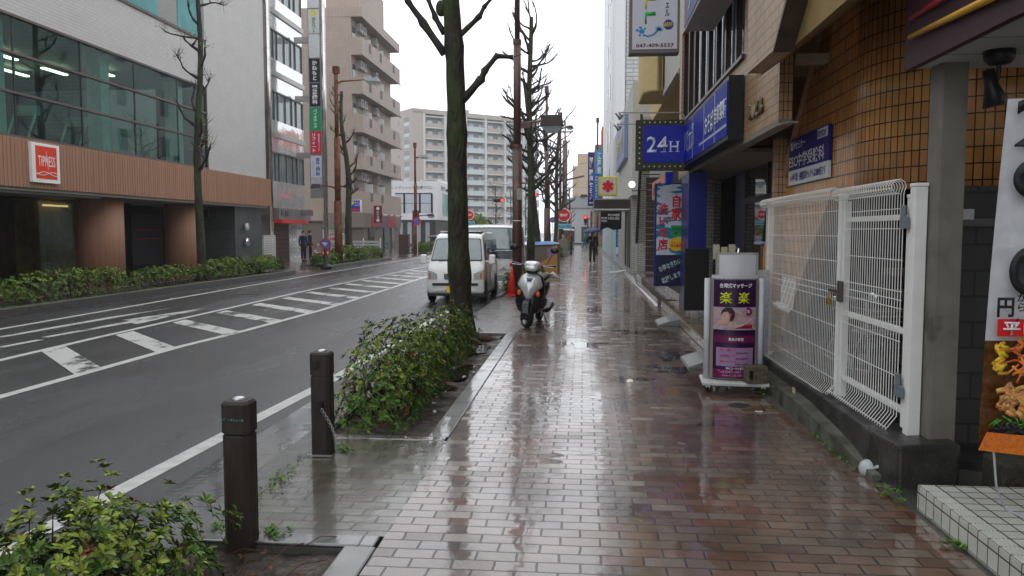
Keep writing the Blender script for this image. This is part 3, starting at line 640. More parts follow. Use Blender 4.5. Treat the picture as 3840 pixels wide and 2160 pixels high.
# ---- restaurant building
rb = empty('restaurant_building', 'beige tiled building with strip window over the noodle shop', 'building', (2.0, 12.9, 0))
def RB(*a): return MB().box(*a)
Y0, Y1 = -4.3, 4.55
RB(0, .14, Y0, Y1, 2.86, 3.93).build('lower_facade', btile, rb)
RB(0, .14, Y0, -2.4, 3.93, 5.75).build('near_facade', btile, rb)
RB(0, .25, 4.2, Y1, 3.93, 5.75).build('far_facade', btile, rb)
RB(0, .25, Y0, Y1, 5.75, 12).build('upper_facade', btile, rb)
RB(.25, 6, -1.45, Y1, 2.9, 12).build('mass', mat('brown stucco', (0, 0, 0)), rb)
RB(.24, .2495, -2.4, 4.2, 3.93, 5.75).build('window_backing', mat('poster blue white', (.25, .28, .42), .3, vary=.5, scale=1.4, c2=(.50, .12, .08), thr=(.54, .58)), rb)
wf = MB()
for i in range(9):
    y = -2.4 + i * 6.6 / 8; wf.box(.04, .12, y - .05, y + .05, 3.93, 5.75)
wf.box(.02, .14, -2.4, 4.2, 3.93, 3.99); wf.build('window_frame', mat('brown window frame', (.035, .022, .018), .35), rb)
RB(.13, .135, -2.38, 4.18, 4.0, 5.74).build('pane', glass('shop glass', (.75, .78, .8), .72), rb)
RB(-.04, .1, -2.44, 4.24, 3.88, 3.928).build('window_sill', mat('brown window frame', (0, 0, 0)), rb)
b = MB(); b.box(.37, .52, -2.6, -2.45, 0, 2.86); b.build('corner_pier', btile, rb)
RB(.25, .9, 4.58, 4.95, 0, 3.0).build('brick_pier', wbrick, rb)
b = RB(-.0, .95, -1.4, Y1, 2.80, 2.858); b.box(0, .14, Y0, -1.4, 2.80, 2.858); b.build('soffit', mat('grey soffit', (.22, .20, .17), .6, vary=.1), rb)
text('寿山ビル', .74, .20, mat('bronze letters', (.22, .17, .09), .35, metal=.6), rb, (-.02, -3.25, 3.12), '-x', .02, th=.03)
sh = empty('noodle_shop', 'dark glass noodle shop front set back under the beige building', 'shop', (2.9, 12.9, 0))
b = MB(); b.box(0, .06, -1.6, -1.5, .32, 2.8); b.box(0, .06, .2, .3, .32, 2.8); b.box(0, .06, 2.0, 2.1, .32, 2.8); b.box(0, .06, -1.6, 2.1, 2.2, 2.3); b.build('door_frame', mat('dark red frame', (.05, .012, .012), .4), sh)
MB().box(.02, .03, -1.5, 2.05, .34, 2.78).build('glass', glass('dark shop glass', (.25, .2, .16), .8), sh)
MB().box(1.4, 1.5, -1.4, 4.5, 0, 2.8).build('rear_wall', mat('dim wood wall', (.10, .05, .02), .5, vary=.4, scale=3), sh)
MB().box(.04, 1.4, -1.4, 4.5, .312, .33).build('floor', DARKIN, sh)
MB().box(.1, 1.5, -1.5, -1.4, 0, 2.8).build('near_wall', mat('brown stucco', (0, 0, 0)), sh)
MB().box(.35, .4, -1.0, -.6, 1.3, 1.9).build('menu_poster', mat('faded poster', (.35, .27, .18), .5, vary=.4, scale=9), sh)
MB().box(-.02, .0, -1.4, -.8, .5, 1.6).build('red_curtain', mat('dark red cloth', (.18, .01, .012), .7), sh)
b = MB(); b.box(0, .35, 2.1, 2.9, .3, 2.8); b.build('blue_panel', mat('deep blue panel', (.01, .018, .16), .3), sh)
# entrance blue posts and dark partition
bp_ = empty('entrance_screen', 'black low partition beside deep blue pillar at shop entrance', 'partition', (1.78, 14.4, .3))
RB(0, .42, -.05, .05, 0, 1.10).build('black_panel', mat('matt black board', (.008, .008, .009), .5), bp_)
RB(.10, .42, .35, 1.4, 0, 2.45).build('blue_pillar', mat('deep blue panel', (0, 0, 0)), bp_)
# blue shop sign box
bs = empty('shop_sign', 'long blue illuminated noodle shop sign box running along the facade', 'sign', (1.8, 13.05, 2.86))
b = MB(); b.box(.0, .19, -2.64, 2.72, -.0, .80); b.build('case', mat('black sign case', (.01, .012, .014), .4, vary=.2), bs)
MB().box(-.012, -.001, -2.60, 2.70, .06, .74).build('blue_face', mat('sign blue face', (.006, .022, .32), .5, spec=.1, vary=.1), bs)
b = MB()
for y in (-1.65, -.65, .6, 1.75): b.box(-.016, -.012, y - .01, y + .01, .06, .74)
b.box(-.018, -.012, -2.58, -.2, .17, .205); b.build('panel_joint', mat('pale sign line', (.45, .5, .62), .3), bs)
text('自家製麺', .95, .26, mat('sign white', (.62, .66, .75), .3), bs, (-.018, -2.1, .42), '-x', .02)
text('おそば', .78, .28, mat('sign white', (0, 0, 0)), bs, (-.018, -1.15, .40), '-x', .02)
text('ゆで太郎', 1.35, .44, mat('sign brush white', (.45, .5, .62), .3), bs, (-.018, 1.1, .42), '-x', -.008)
MB().box(-.022, -.013, 2.05, 2.55, .10, .70).build('red_badge', REDT, bs, bevel=.004)
text('信\n越\n食\n品', .2, .5, WT, bs, (-.026, 2.3, .4), '-x', .01)
# 24H sign facing down the street
hs_ = empty('projecting_sign', 'blue 24H sign with a border of round bulbs', 'sign', (.92, 14.7, 2.80))
MB().box(0, .86, 0, .16, 0, .90).build('case', mat('sign frame dark', (.03, .035, .02), .4), hs_, bevel=.006)
MB().box(.13, .86, -.012, -.001, .14, .80).build('face', mat('sign royal blue', (.004, .016, .33), .4), hs_)
b = MB()
for i in range(8): b.ball((.065, -.015, .12 + i * .092), .014, seg=8, rings=6)
for i in range(8):
    for z in (.065, .85): b.ball((.15 + i * .092, -.015, z), .014, seg=8, rings=6)
each(b, 'bulb', mat('bulb yellow', (.62, .62, .25), .3), hs_, smooth=True)
text('24', .37, .28, mat('sign white', (0, 0, 0)), hs_, (.38, -.016, .46), bold=.012)
text('H', .15, .19, mat('sign white', (0, 0, 0)), hs_, (.68, -.016, .42), bold=.004)
b = MB(); [b.box(.68 + dx - .034, .68 + dx + .034, -.019, -.017, z, z + .011) for dx in (-.058, .058) for z in (.325, .504)]; b.box(.44, .53, -.019, -.017, .320, .332); b.box(.205, .215, -.019, -.017, .32, .37); each(b, 'serif', MATS['sign white'], hs_)
for k, dy in enumerate((.02, .35)):
    a = empty('arm_spotlight', ['upper silver spotlight on a long arm above the 24H sign', 'lower silver spotlight on a long arm above the 24H sign'][k], 'spotlight', (1.35, 14.9 + dy * 2, 3.85 - k * .12), group=None)
    b = MB(); b.tube([(.45, 0, -.35), (.45, 0, -.05), (.38, 0, .0), (-.75, 0, .02)], .012, 6); b.build('arm', GREYM, a)
    b = MB(); b.lathe([(.03, .0), (.035, -.06), (.06, -.14), (.055, -.145)], (0, 0, 0), 12, M=Matrix.Translation((-.78, 0, .02)) @ Matrix.Rotation(R(-45), 4, 'Y')); b.build('lamp_head', STEEL, a, smooth=True)
# salon sign (eLL) higher up
ss = empty('salon_sign', 'white salon sign box with coloured letters and phone number', 'sign', (.70, 13.2, 4.55))
MB().box(0, .80, .0, .26, 0, 2.6).build('case', mat('sign case grey', (.16, .14, .13), .4), ss, bevel=.01)
MB().box(.05, .76, -.012, -.001, .06, 2.6).build('face', mat('sign face white', (.55, .56, .60), .3, vary=.03), ss)
for s, z, c in (('e', 1.02 - .02, (.70, .25, .02)), ('L', .78, (.65, .55, .02)), ('L', .55, (.03, .40, .08))):
    t_ = text(s, .19, .17, mat('salon %s %.1f' % (s, z), c, .4), ss, (.33, -.016, z - .0), bold=.02, rot=-math.pi / 2)
text('ン\nシ\nェ\nル', .075, .50, NAVYT, ss, (.60, -.016, .82), bold=.015)
text('WELINA', .30, .045, REDT, ss, (.14, -.016, .98), rot=-math.pi / 2)
text('047-409-5537', .60, .06, mat('plum letters', (.22, .02, .06), .4), ss, (.41, -.016, .12), bold=.02)
b = MB(); b.poly([(.62 + .085 * math.cos(t) * (1 if k % 2 else .88), -.014, .44 + .085 * math.sin(t) * (1 if k % 2 else .88)) for k, t in enumerate([i * math.pi / 18 for i in range(36)])]); b.build('badge', NAVYT, ss)
text('601F', .13, .075, YELT, ss, (.62, -.019, .44), bold=.02)
b = MB(); rnd = random.Random(1)
for k in range(11):
    a = R(-20 + k * 23); r2 = .085 * rnd.uniform(.8, 1.15); b.poly([(.47 + .012 * math.cos(a + 1.5), -.015, .36 + .012 * math.sin(a + 1.5)), (.47 + r2 * math.cos(a), -.015, .36 + r2 * math.sin(a)), (.47 - .012 * math.cos(a + 1.5), -.015, .36 - .012 * math.sin(a + 1.5))])
b.prism([(.22, .27), (.30, .25), (.40, .28), (.47, .35), (.45, .36), (.38, .30), (.30, .275), (.22, .30)], -.0165, -.0145, 'y')
for dx, dz, r3 in ((.2, .34, .045), (.13, .36, .025), (.18, .40, .025), (.25, .38, .02), (.17, .28, .02)): b.poly([(dx + r3 * math.cos(t), -.0155, dz + r3 * .8 * math.sin(t)) for t in [i * math.pi / 8 for i in range(16)]])
b.build('palm_emblem', mat('palm blue', (.02, .22, .48), .4), ss)
# second storey purple sign
us = empty('upstairs_sign', 'purple and white sign box jutting above the strip window', 'sign', (1.55, 11.4, 4.85))
MB().box(0, .45, -1.4, 1.6, -.02, 1.6).build('case', mat('sign case pale', (.45, .42, .42), .5), us)
MB().box(-.01, -.001, -1.36, 1.56, .03, 1.6).build('face', mat('sign lilac', (.18, .18, .34), .3, vary=.1), us)
text('進学教室\n小中学生', 2.2, .9, WT, us, (-.016, .1, .6), '-x', .02)
# entrance steps of concrete with grey rubber ramps
st = empty('shop_steps', 'wet tan concrete steps in front of the noodle shop', 'steps', (1.72, 13.5, 0))
stm = tile('wet step slabs', (.27, .20, .13), (.20, .15, .10), (.03, .028, .025), .4, 1.6, .008, off=0, rough=.3, rvary=.12, wet=True, bump=.3)
MB().box(0, .48, -4.0, 4.5, 0, .155).build('lower_step', stm, st, bevel=.02)
MB().box(.48, 3.5, -4.0, 4.2, 0, .31).build('upper_step', stm, st, bevel=.02)
rmp = []
for k, (x, y) in enumerate(((1.50, 14.9), (1.45, 10.4))):
    b = MB(); b.prism([(0, 0), (.02, .03), (.2, .09), (.38, .125), (.38, 0)], -.42, .42, 'y')
    for j in range(9): b.box(.03, .36, -.40 + j * .09, -.37 + j * .09, .0, .02)
    o = b.build('rubber_ramp', mat('grey rubber ramp', (.17, .18, .17), .35, vary=.25, scale=8, bump=.3), bevel=.008); o.location = (x - .16, y, 0)
    rmp.append(tag(o, ['grey rubber kerb ramp at the far end of the tan steps', 'grey rubber kerb ramp half hidden behind the massage sign'][k], 'ramp', 'kerb ramps by the steps'))
# wave banner of the soba shop
wb = empty('wave_banner', 'tall blue wave patterned banner with red characters', 'banner', (1.40, 16.0, .62))
MB().box(-.02, .60, -.02, .04, 0, 2.02).build('frame', mat('deep blue panel', (0, 0, 0)), wb)
MB().box(.02, .56, -.032, -.021, .62, 2.0).build('wave_print', mat('wave print', (.50, .55, .60), .4, vary=.1, scale=3.2, stretch=(.7, 1, 2.6), c2=(.01, .17, .30), thr=(.50, .53)), wb)
MB().box(.02, .56, -.032, -.021, .02, .615).build('navy_print', mat('navy print', (.008, .012, .05), .4), wb)
text('自\n家', .20, .50, REDT, wb, (.40, -.037, 1.55), bold=.03, line=1.0)
text('洗\nい\nの\n店', .20, .92, REDT, wb, (.15, -.037, 1.17), bold=.03, line=1.0)
MB().box(.30, .50, -.037, -.033, .98, 1.2).build('green_card', mat('card green', (.02, .27, .08), .4), wb); text('クイック\nOK', .16, .14, BT, wb, (.40, -.042, 1.09), bold=.02)
b = MB(); b.lathe([(.135, -.037), (.135, -.033)], (.40, 0, .83), 24, 'y'); b.build('yellow_disc', mat('disc yellow', (.75, .42, .01), .4), wb); text('りんごん\n新の蕎麦', .2, .12, REDT, wb, (.40, -.042, .83), bold=.01)
text('お得なきれい', .46, .12, mat('pale print', (.40, .52, .55), .4), wb, (.29, -.037, .42), bold=.03, rot=.42); text('応援します', .40, .12, mat('pale print', (0, 0, 0)), wb, (.32, -.037, .18), bold=.03, rot=.42)
bpole = tag(MB().box(2.02, 2.12, 16.1, 16.2, .3, 2.8).build('blue_post', mat('deep blue panel', (0, 0, 0))), 'square blue post right of the wave banner', 'post')
# tile platforms further along
pf = empty('tiled_platform', 'brown tiled steps along the closed stair shop', 'steps', (1.70, 22, 0))
pt = tile('brown wet floor tile', (.16, .125, .12), (.12, .095, .09), (.04, .035, .035), .3, .3, .005, off=0, rough=.28, rvary=.1, wet=True, bump=.2)
MB().box(-.02, .38, -3.6, 2.0, 0, .16).build('low_step', pt, pf, bevel=.01); MB().box(.02, .38, 2.0, 4.2, 0, .34).build('block_step', pt, pf, bevel=.01)
MB().box(.38, 3.2, -4.3, 4.2, 0, .33).build('platform', pt, pf, bevel=.01); MB().box(.0, .38, 4.2, 12, 0, .15).build('far_step', pt, pf, bevel=.01); MB().box(.38, 2.2, 4.2, 12.0, 0, .28).build('far_platform', pt, pf, bevel=.01)
MB().box(-.05, -.021, -3.6, 12, 0, .012).build('white_edging', WT, pf)
# cream building with rounded balcony, pink fascia, white brick stair
cm = mat('cream render', (.56, .43, .20), .75, vary=.08, scale=2, bump=.15)
cr = empty('cream_building', 'cream building with rounded bay above the stair and pink sign board', 'building', (2.0, 21, 0))
MB().box(.0, .16, -3.5, .2, 5.17, 9).build('grey_panel', mat('pale grey panel', (.46, .45, .42), .6, vary=.08), cr)
b = MB(); b.prism([(.0, -.3), (.0, .2), (-.15, .0), (-.35, .1), (-.5, .45), (-.5, 2.2), (1.5, 2.2), (1.5, -.3)], 5.28, 9.5, 'z'); b.build('rounded_bay', cm, cr, bevel=.05)
MB().box(.16, 5, -3.5, 6, 5.25, 12).build('upper_mass', cm, cr)
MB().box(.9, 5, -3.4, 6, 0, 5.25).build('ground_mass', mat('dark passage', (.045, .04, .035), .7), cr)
MB().box(-.02, .7, -3.49, -3.35, 5.05, 5.16).build('beam_trim', GREYM, cr)
b = MB(); b.prism([(7.4, .3), (7.4, 1.3), (5.6, 4.4), (5.6, 5.4), (6.0, 5.4), (6.15, 4.2), (8.0, 1.3), (8.0, .3)], -.14, .16, 'x'); b.build('stair_parapet', wbrick, cr)
b = MB(); b.tube([(-.16, 7.4, 1.3), (-.16, 5.6, 4.45), (-.16, 5.6, 5.5)], .05, 8); b.build('handrail', mat('dark handrail', (.05, .05, .055), .4), cr)
b = MB(); b.box(-.04, .14, -1.0, 2.6, 2.6, 3.1); b.build('pink_fascia', mat('salmon board', (.55, .20, .12), .5, vary=.1), cr)
text('居酒屋 ふなばし', 2.4, .3, BT, cr, (-.045, .9, 2.85), '-x', .02)
MB().box(-.03, .15, -1.12, -1.0, 2.5, 3.15).build('fascia_end', BLUET, cr)
b = MB()
for i in range(15): b.box(.05, .899, 6.02, 6.1, .36 + i * .21, .55 + i * .21)
b.build('shutter', mat('brown shutter', (.06, .045, .035), .5, vary=.1), cr)
MB().box(.30, .7, -3.9, -3.42, .33, 3.0).build('brick_pier', wbrick, cr)
gl_ = empty('globe_lamp', 'lit white globe lamp on the white brick wall', 'lamp', (1.52, 26, 3.2))
MB().ball((0, 0, 0), .11, seg=16, rings=10).build('globe', lit('lamp glow', (1, .93, .80), 1.6), gl_, smooth=True); MB().tube([(0, 0, -.11), (0, 0, -.2), (.5, 0, -.2)], .015, 6).build('bracket', BLACK, gl_)
g2 = empty('globe_lamp', 'unlit grey globe lamp above the lit one', 'lamp', (1.55, 22.2, 3.45))
MB().ball((0, 0, 0), .11, seg=16, rings=10).build('globe', mat('grey globe', (.45, .44, .43), .3), g2, smooth=True); MB().tube([(0, 0, -.11), (0, 0, -.2), (.5, 0, -.2)], .015, 6).build('bracket', BLACK, g2)
# grey building with balcony sign, brown awning, yellow star sign, black flag
gb = empty('white_tiled_shop_building', 'white tiled shop building with grey doors beyond the stair', 'building', (1.75, 34, 0))
MB().box(0, 6, -4, 6, 0, 3.0).build('lower_wall', wbrick, gb); MB().box(-.05, 6, -5, 14, 3.0, 7.0).build('upper_wall', mat('pale stucco', (.50, .49, .46), .7, vary=.1), gb)
b = MB()
for y in (-3.4, -2.2, -.4): b.box(-.03, .02, y, y + .9, .3, 2.6)
each(b, 'door', mat('dark grey door', (.05, .05, .055), .4), gb)
MB().box(-.2, .0, -2, 6, 4.6, 6.3).build('sign_board', mat('pale blue board', (.22, .27, .45), .4, vary=.1), gb); text('カラオケ館', 5, .9, YELT, gb, (-.22, 2, 5.45), '-x', .02)
b = MB()
for y in range(5): b.box(-.04, .0, 7 + y * 1.3, 7.9 + y * 1.3, 4.6, 6.0)
each(b, 'window', mat('dull window', (.06, .075, .085), .1), gb)
MB().box(.0, 6, 6, 14, 0, 3.0).build('blue_grey_wall', mat('blue grey wall', (.34, .42, .44), .6, vary=.08), gb)
MB().box(-.02, .0, 7.5, 9.2, .4, 2.4).build('dark_window', mat('dull window', (0, 0, 0)), gb)
aw = empty('awning_box', 'dark brown box canopy projecting over the far pavement', 'canopy', (.38, 31, 2.52))
MB().box(0, 1.35, -.3, 3.5, .04, .38).build('box', mat('dark brown board', (.05, .04, .038), .4), aw); MB().box(-.01, 1.35, -.32, 3.5, .0, .039).build('white_edge', WT, aw); MB().box(-.01, 1.35, -.32, 3.5, .381, .42).build('top_edge', GREYM, aw)
ks = empty('star_sign', 'yellow framed square sign with red star shaped character', 'sign', (.48, 27.9, 2.92))
MB().box(0, .66, 0, .18, 0, .66).build('case', mat('sign frame yellow', (.62, .58, .03), .4), ks, bevel=.02)
MB().box(.06, .60, -.008, -.001, .06, .60).build('face', mat('sign cream', (.62, .58, .50), .4), ks)
b = MB()
for a in range(6):
    t = R(90 + 60 * a); c_, s_2 = math.cos(t), math.sin(t); b.poly([(.33 - .055 * s_2, -.012 - a * .0004, .33 + .055 * c_), (.33 + .2 * c_ - .065 * s_2, -.012 - a * .0004, .33 + .2 * s_2 + .065 * c_), (.33 + .2 * c_ + .065 * s_2, -.012 - a * .0004, .33 + .2 * s_2 - .065 * c_), (.33 + .055 * s_2, -.012 - a * .0004, .33 - .055 * c_)])
b.build('emblem', REDT, ks)
pfl = empty('shop_flag', 'black hanging flag lettered POWER HOUSE', 'flag', (.62, 30.4, 1.75))
b = MB(); b.prism([(0, 0), (.25, .1), (.5, 0), (.78, .05), (.78, .72), (0, .72)], 0, .03, 'y'); b.build('cloth', mat('black cloth', (.012, .011, .013), .7), pfl)
text('POWER\nHOUSE', .44, .22, WT, pfl, (.50, -.006, .5), bold=.02); text('POW\nHOU', .22, .18, WT, pfl, (.14, -.006, .40), bold=.02)
bl = empty('vertical_notice', 'blue vertical notice on the blue grey far wall', 'sign', (1.62, 41.2, .55)); MB().box(0, .3, 0, .05, .0, 1.35).build('board', mat('notice blue', (.02, .16, .45), .4), bl); MB().box(0.001, .299, -.006, -.001, -.0, .35).build('white_part', WT, bl); text('不\n動\n産\n情\n報', .14, .85, YELT, bl, (.15, -.008, .86), bold=.02)
bal = tag(MB().prism([(0, 0), (.3, .02), (.6, .08), (.9, 0)], 0, .9, 'y').build('kerb_ramp_plate', mat('white ramp plate', (.5, .52, .52), .4)), 'white ramp plate lying before the far tiled step', 'ramp'); bal.location = (1.05, 33.2, 0)
# tall white tower and beyond
tw = empty('white_tower_building', 'tall white building with smooth corner and pale tile side', 'building', (1.75, 53, 0))
MB().box(0, .9, 0, 24, 3.2, 34).build('smooth_corner', mat('smooth white render', (.66, .67, .68), .5, vary=.05), tw, bevel=.25, seg=4)
MB().box(.9, 9, .03, 24, 3.2, 34).build('tile_side', tile('pale tile side', (.50, .51, .50), (.44, .45, .44), (.22, .23, .23), .9, .26, .03, off=.5, rough=.5, bump=.2), tw)
MB().box(0.02, 9, .05, 24, 0, 3.2).build('ground_floor', mat('blue grey wall', (0, 0, 0)), tw)
b = MB()
for k in range(9): b.box(-.03, .02, 3, 4.2, 4.5 + k * 3.2, 6 + k * 3.2); b.box(-.03, .02, 9, 10.2, 4.5 + k * 3.2, 6 + k * 3.2)
each(b, 'window', mat('dull window', (0, 0, 0)), tw)
def vsign(x, y, z0, w_, h_, m, s, tm, label, tw_=None, bold=.03, extra=None):
    e = empty('vertical_sign', label, 'sign', (x, y, z0)); MB().box(0, w_, 0, .25, 0, h_).build('board', m, e, bevel=.01)
    text('\n'.join(s), tw_ or w_ * .6, h_ * .86, tm, e, (w_ / 2, -.004, h_ * .48), bold=bold); return e
vsign(.48, 45, 3.5, .37, 1.4, mat('sign bright blue', (.01, .13, .45), .4), 'クローバスペイン', WT, 'bright blue vertical clinic sign with round emblem', .16)
vsign(.27, 62, 3.65, .50, 4.1, mat('sign indigo', (.035, .03, .16), .4), '栄進臨海セミナー', WT, 'tallest indigo vertical sign on the right pavement side', .32)
vsign(.80, 56, 5.6, .42, 1.7, mat('sign sky blue', (.03, .27, .5), .4), '江戸前', WT, 'sky blue vertical sign beside the white tower')
fbld = [('tan_office_building', 'tan office building far along the right pavement', -2.0, 140, 9, 30, 13, 'tan render', (.42, .33, .24)), ('brown_corner_building', 'brown building with orange rooftop box beyond the white tower', 1.2, 92, 9, 30, 11.5, 'dull brown wall', (.20, .14, .11))]
for nm, lb, x, y, wx, dy, h_, mn, c in fbld:
    e = empty(nm, lb, 'building', (x, y, 0)); MB().box(0, wx, 0, dy, 0, h_).build('wall', mat(mn, c, .7, vary=.1), e)
    b = MB()
    for k in range(int(h_ / 3.2)): b.box(-.04, .02, 1, dy - 1, 1.2 + k * 3.2, 2.6 + k * 3.2); b.box(.6, wx - .6, -.04, .02, 1.3 + k * 3.2, 2.5 + k * 3.2) if nm[0] == 'b' else None
    each(b, 'window', mat('dull window', (0, 0, 0)), e)
    MB().box(.8, 3, 3, 8, h_, h_ + 2.4).build('roof_box', mat('tan render' if nm[0] == 't' else 'orange board', (.45, .10, .05), .5), e)
wh = empty('white_hall', 'low white hall with arched roof closing the street', 'building', (-3.6, 120, 0))
MB().box(0, 12, 0, 20, 0, 5.2).build('wall', mat('hall white', (.60, .62, .63), .6, vary=.08), wh); b = MB(); b.prism([(0, 5.2), (0, 5.6)] + [(6 - 6 * math.cos(t), 5.6 + 1.6 * math.sin(t)) for t in [k * math.pi / 12 for k in range(1, 12)]] + [(12, 5.6), (12, 5.2)], -.2, 20, 'y'); b.build('roof', mat('pale roof', (.45, .48, .5), .4), wh)
b = MB(); [b.box(1 + i * 2.2, 2.2 + i * 2.2, -.05, .02, .2, 2.4) for i in range(5)]; each(b, 'door', mat('dull window', (0, 0, 0)), wh)

# unseen buildings added over the canopy and behind the camera to shade the pavement
cb_ = empty('unseen_upper_building', 'unseen beige building added above the purple shop canopy for shade', 'building', (2.15, -1, 3.88))
MB().box(.05, 8, -7, 6.6, 0, 11).build('upper_wall', btile, cb_)
b = MB(); [b.box(.02, .10, y, y + 1.8, z, z + 1.5) for y in (-6, -3, 0, 3) for z in (1.2, 4.4, 7.6)]; each(b, 'window', mat('dull window', (0, 0, 0)), cb_)
nb = empty('unseen_rear_building', 'unseen grey building added behind the camera for shade', 'building', (2.4, -30, 0)); MB().box(0, 9, 0, 21.8, 0, 16).build('wall', mat('grey render wall', (.28, .27, .25), .7, vary=.15), nb)
b = MB(); [b.box(-.03, .02, y, y + 1.8, z, z + 1.5) for y in (2, 6, 10, 14, 18) for z in (1.2, 4.4, 7.6, 10.8)]; each(b, 'window', mat('dull window', (0, 0, 0)), nb)
# ================================================================== LEFT SIDE BUILDINGS
gtile = tile('pale grey mosaic tile', (.49, .475, .455), (.46, .445, .43), (.34, .335, .33), .30, .10, .010, off=.5, rough=.45, bump=.15, dirt=.05)
clad = mat('terracotta ribbed cladding', (.33, .18, .115), .6, vary=.2, scale=1.1, stretch=(1, 6, .05), uv=False, bump=.25, bscale=9)
gy = empty('gym_building', 'large grey tiled gym building with teal strip windows and terracotta cladding', 'building', (-16, 20, 0))
def GB(x0, x1, y0, y1, z0, z1): return MB().box(x0, x1, y0 - 20, y1 - 20, z0, z1)
GB(-.3, 0, -12, 39.4, 7.75, 9.65).build('middle_wall', gtile, gy)
GB(-.3, 0, 33.1, 39.4, 9.65, 16).build('corner_wall', gtile, gy)
GB(-.3, 0, 33.1, 39.4, 4.36, 7.75).build('side_wall', gtile, gy)
GB(-.3, 0, -12, 33.1, 12.2, 16).build('top_wall', gtile, gy)
GB(-14, -.3, 39.2, 39.4, 0, 16).build('end_wall', gtile, gy)
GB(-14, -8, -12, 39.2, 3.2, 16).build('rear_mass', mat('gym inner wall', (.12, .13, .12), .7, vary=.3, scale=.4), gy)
b = GB(.02, .16, -12, 39.6, 2.95, 4.33); b.box(-1.5, .02, 19.45, 19.6, 2.95, 4.33); b.build('cladding_beam', clad, gy, bevel=.01)
b = MB(); y = -31.8
while y < 19.5: b.box(.158, .172, y, y + .075, 2.96, 4.32); y += .15
b.build('cladding_rib', clad, gy)
GB(-8, .10, -12, 39.2, 2.86, 2.948).build('soffit', mat('gym soffit', (.22, .22, .21), .6, vary=.1), gy)
frm = mat('brown bronze frame', (.12, .09, .08), .35, metal=.3)
b = MB()
for z in (4.34, 5.56, 6.66, 7.70): b.box(-.06, .07, -32, 13.1, z, z + .07)
b.box(-2.2, .05, 13.05, 13.10, 4.36, 7.75); b.build('window_frame', frm, gy)
b = MB(); y = -32
while y < 13: b.box(-.05, .0, y - .03, y + .03, 4.41, 7.7); y += 3.05
each(b, 'mullion', mat('dark mullion', (.03, .035, .035), .4), gy)
GB(-.02, -.01, -12, 33.05, 4.41, 7.7).build('window_pane', glass('teal glass', (.60, .78, .74), .90), gy)
GB(-8, -.1, -12, 33, 4.30, 4.335).build('gym_floor', mat('gym floor', (.10, .10, .09), .5), gy)
GB(-8, -.1, -12, 33, 7.72, 7.76).build('gym_ceiling', mat('gym ceiling', (.20, .21, .20), .7), gy)
b = MB()
for k in range(9): b.cbox((-.55 - (k % 2) * .0, -31 + 5.05 * k + 2.0, 6.05), (.5, .5, 3.3))
each(b, 'inner_column', mat('pale inner column', (.42, .5, .47), .6), gy)
b = MB(); rnd = random.Random(6)
for i in range(13):
    for j in range(4):
        if rnd.random() < .8: b.cbox((-1.6 - j * 1.6, -29 + i * 3.1 + rnd.uniform(-.3, .3), 7.5), (.16, 1.3, .05))
each(b, 'ceiling_lamp', lit('fluorescent glow', (1, .93, .66), 7), gy)
for i in range(14):   # treadmills behind the glass
    yy = -30.5 + i * 3.05 + (i % 3) * .25
    t = MB(); t.tube([(-1.2, yy, 4.4), (-1.15, yy + .45, 5.45)], .04, 6); t.tube([(-1.9, yy, 4.4), (-1.85, yy + .45, 5.45)], .04, 6); t.cbox((-1.5, yy + .5, 5.5), (.75, .2, .3)); t.cbox((-1.5, yy + .9, 4.5), (.7, 1.6, .16))
    t.build('treadmill', mat('teal machine grey', (.30, .42, .42), .3, metal=.3), gy)
# upper strip window with a recess
GB(-.25, -.2, -12, 29.8, 9.75, 12.1).build('upper_pane', mat('upper teal glass', (.10, .30, .30), .06, vary=.25, scale=.5), gy)
GB(-.25, -.2, 31.3, 33.05, 9.75, 12.1).build('upper_pane', mat('upper teal glass', (0, 0, 0)), gy)
GB(-1.4, -1.3, 29.8, 31.3, 9.6, 12.2).build('recess_wall', mat('recess stucco', (.33, .30, .28), .7), gy)
b = GB(-.28, .06, -12, 33.1, 9.64, 9.74); b.box(-.28, .06, -32, 13.1, 12.12, 12.2); b.build('upper_frame', frm, gy)
b = MB()
for y in (-14, -10, -6, -2, 1.6, 5.4): b.box(-.19, -.14, y, y + .06, 9.75, 12.1)
each(b, 'upper_mullion', frm, gy)
text('▼', .3, .28, REDT, gy, (-1.28, 10.45, 10.4), '+x')
# ground floor
b = MB()
for y in (-10, -3.5, 2.6, 11.4): pass
def rcol(y, w_=1.5, x=-1.0):
    m = MB(); n = 20
    m.prism([(x + .78 * math.cos(t) * 1.0, y + w_ / 2 * math.sin(t)) for t in [k * 2 * math.pi / n for k in range(n)]], -.05, 2.86, 'z'); o = m.build('column', clad, gy, smooth=False)
    for p in o.data.polygons: p.use_smooth = abs(p.normal.z) < .5
for y in (-10.2, 0.2, 6.9, 12.8): rcol(y)
dst = tile('dark stone pier', (.075, .085, .085), (.06, .07, .07), (.02, .02, .02), .6, .45, .008, rough=.3, bump=.2)
GB(-1.9, -.25, 36.2, 39.3, -.05, 2.86).build('stone_pier', dst, gy)
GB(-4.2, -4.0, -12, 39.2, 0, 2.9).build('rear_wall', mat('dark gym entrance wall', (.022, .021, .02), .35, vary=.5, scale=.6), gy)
GB(-3.9, -3.8, 33.6, 36.2, 0.2, 2.5).build('sign_wall', mat('dim notice wall', (.07, .07, .075), .6), gy)
b = MB(); [b.box(-3.79, -3.77, 13.9, 16.0, z, z + .05) for z in (1.75, 1.35)]; each(b, 'red_notice_line', REDT, gy)
b = MB(); y = -11.0
while y < 3.6: b.box(-2.6, -2.55, y, y + .07, 0, 2.86); y += 2.1
each(b, 'shopfront_frame', mat('thin bronze post', (.14, .07, .04), .5), gy)
GB(-2.62, -2.61, 8, 31.6, 0, 2.86).build('shopfront_glass', glass('shop glass dark', (.6, .62, .55), .9), gy)
b = MB(); n = 60
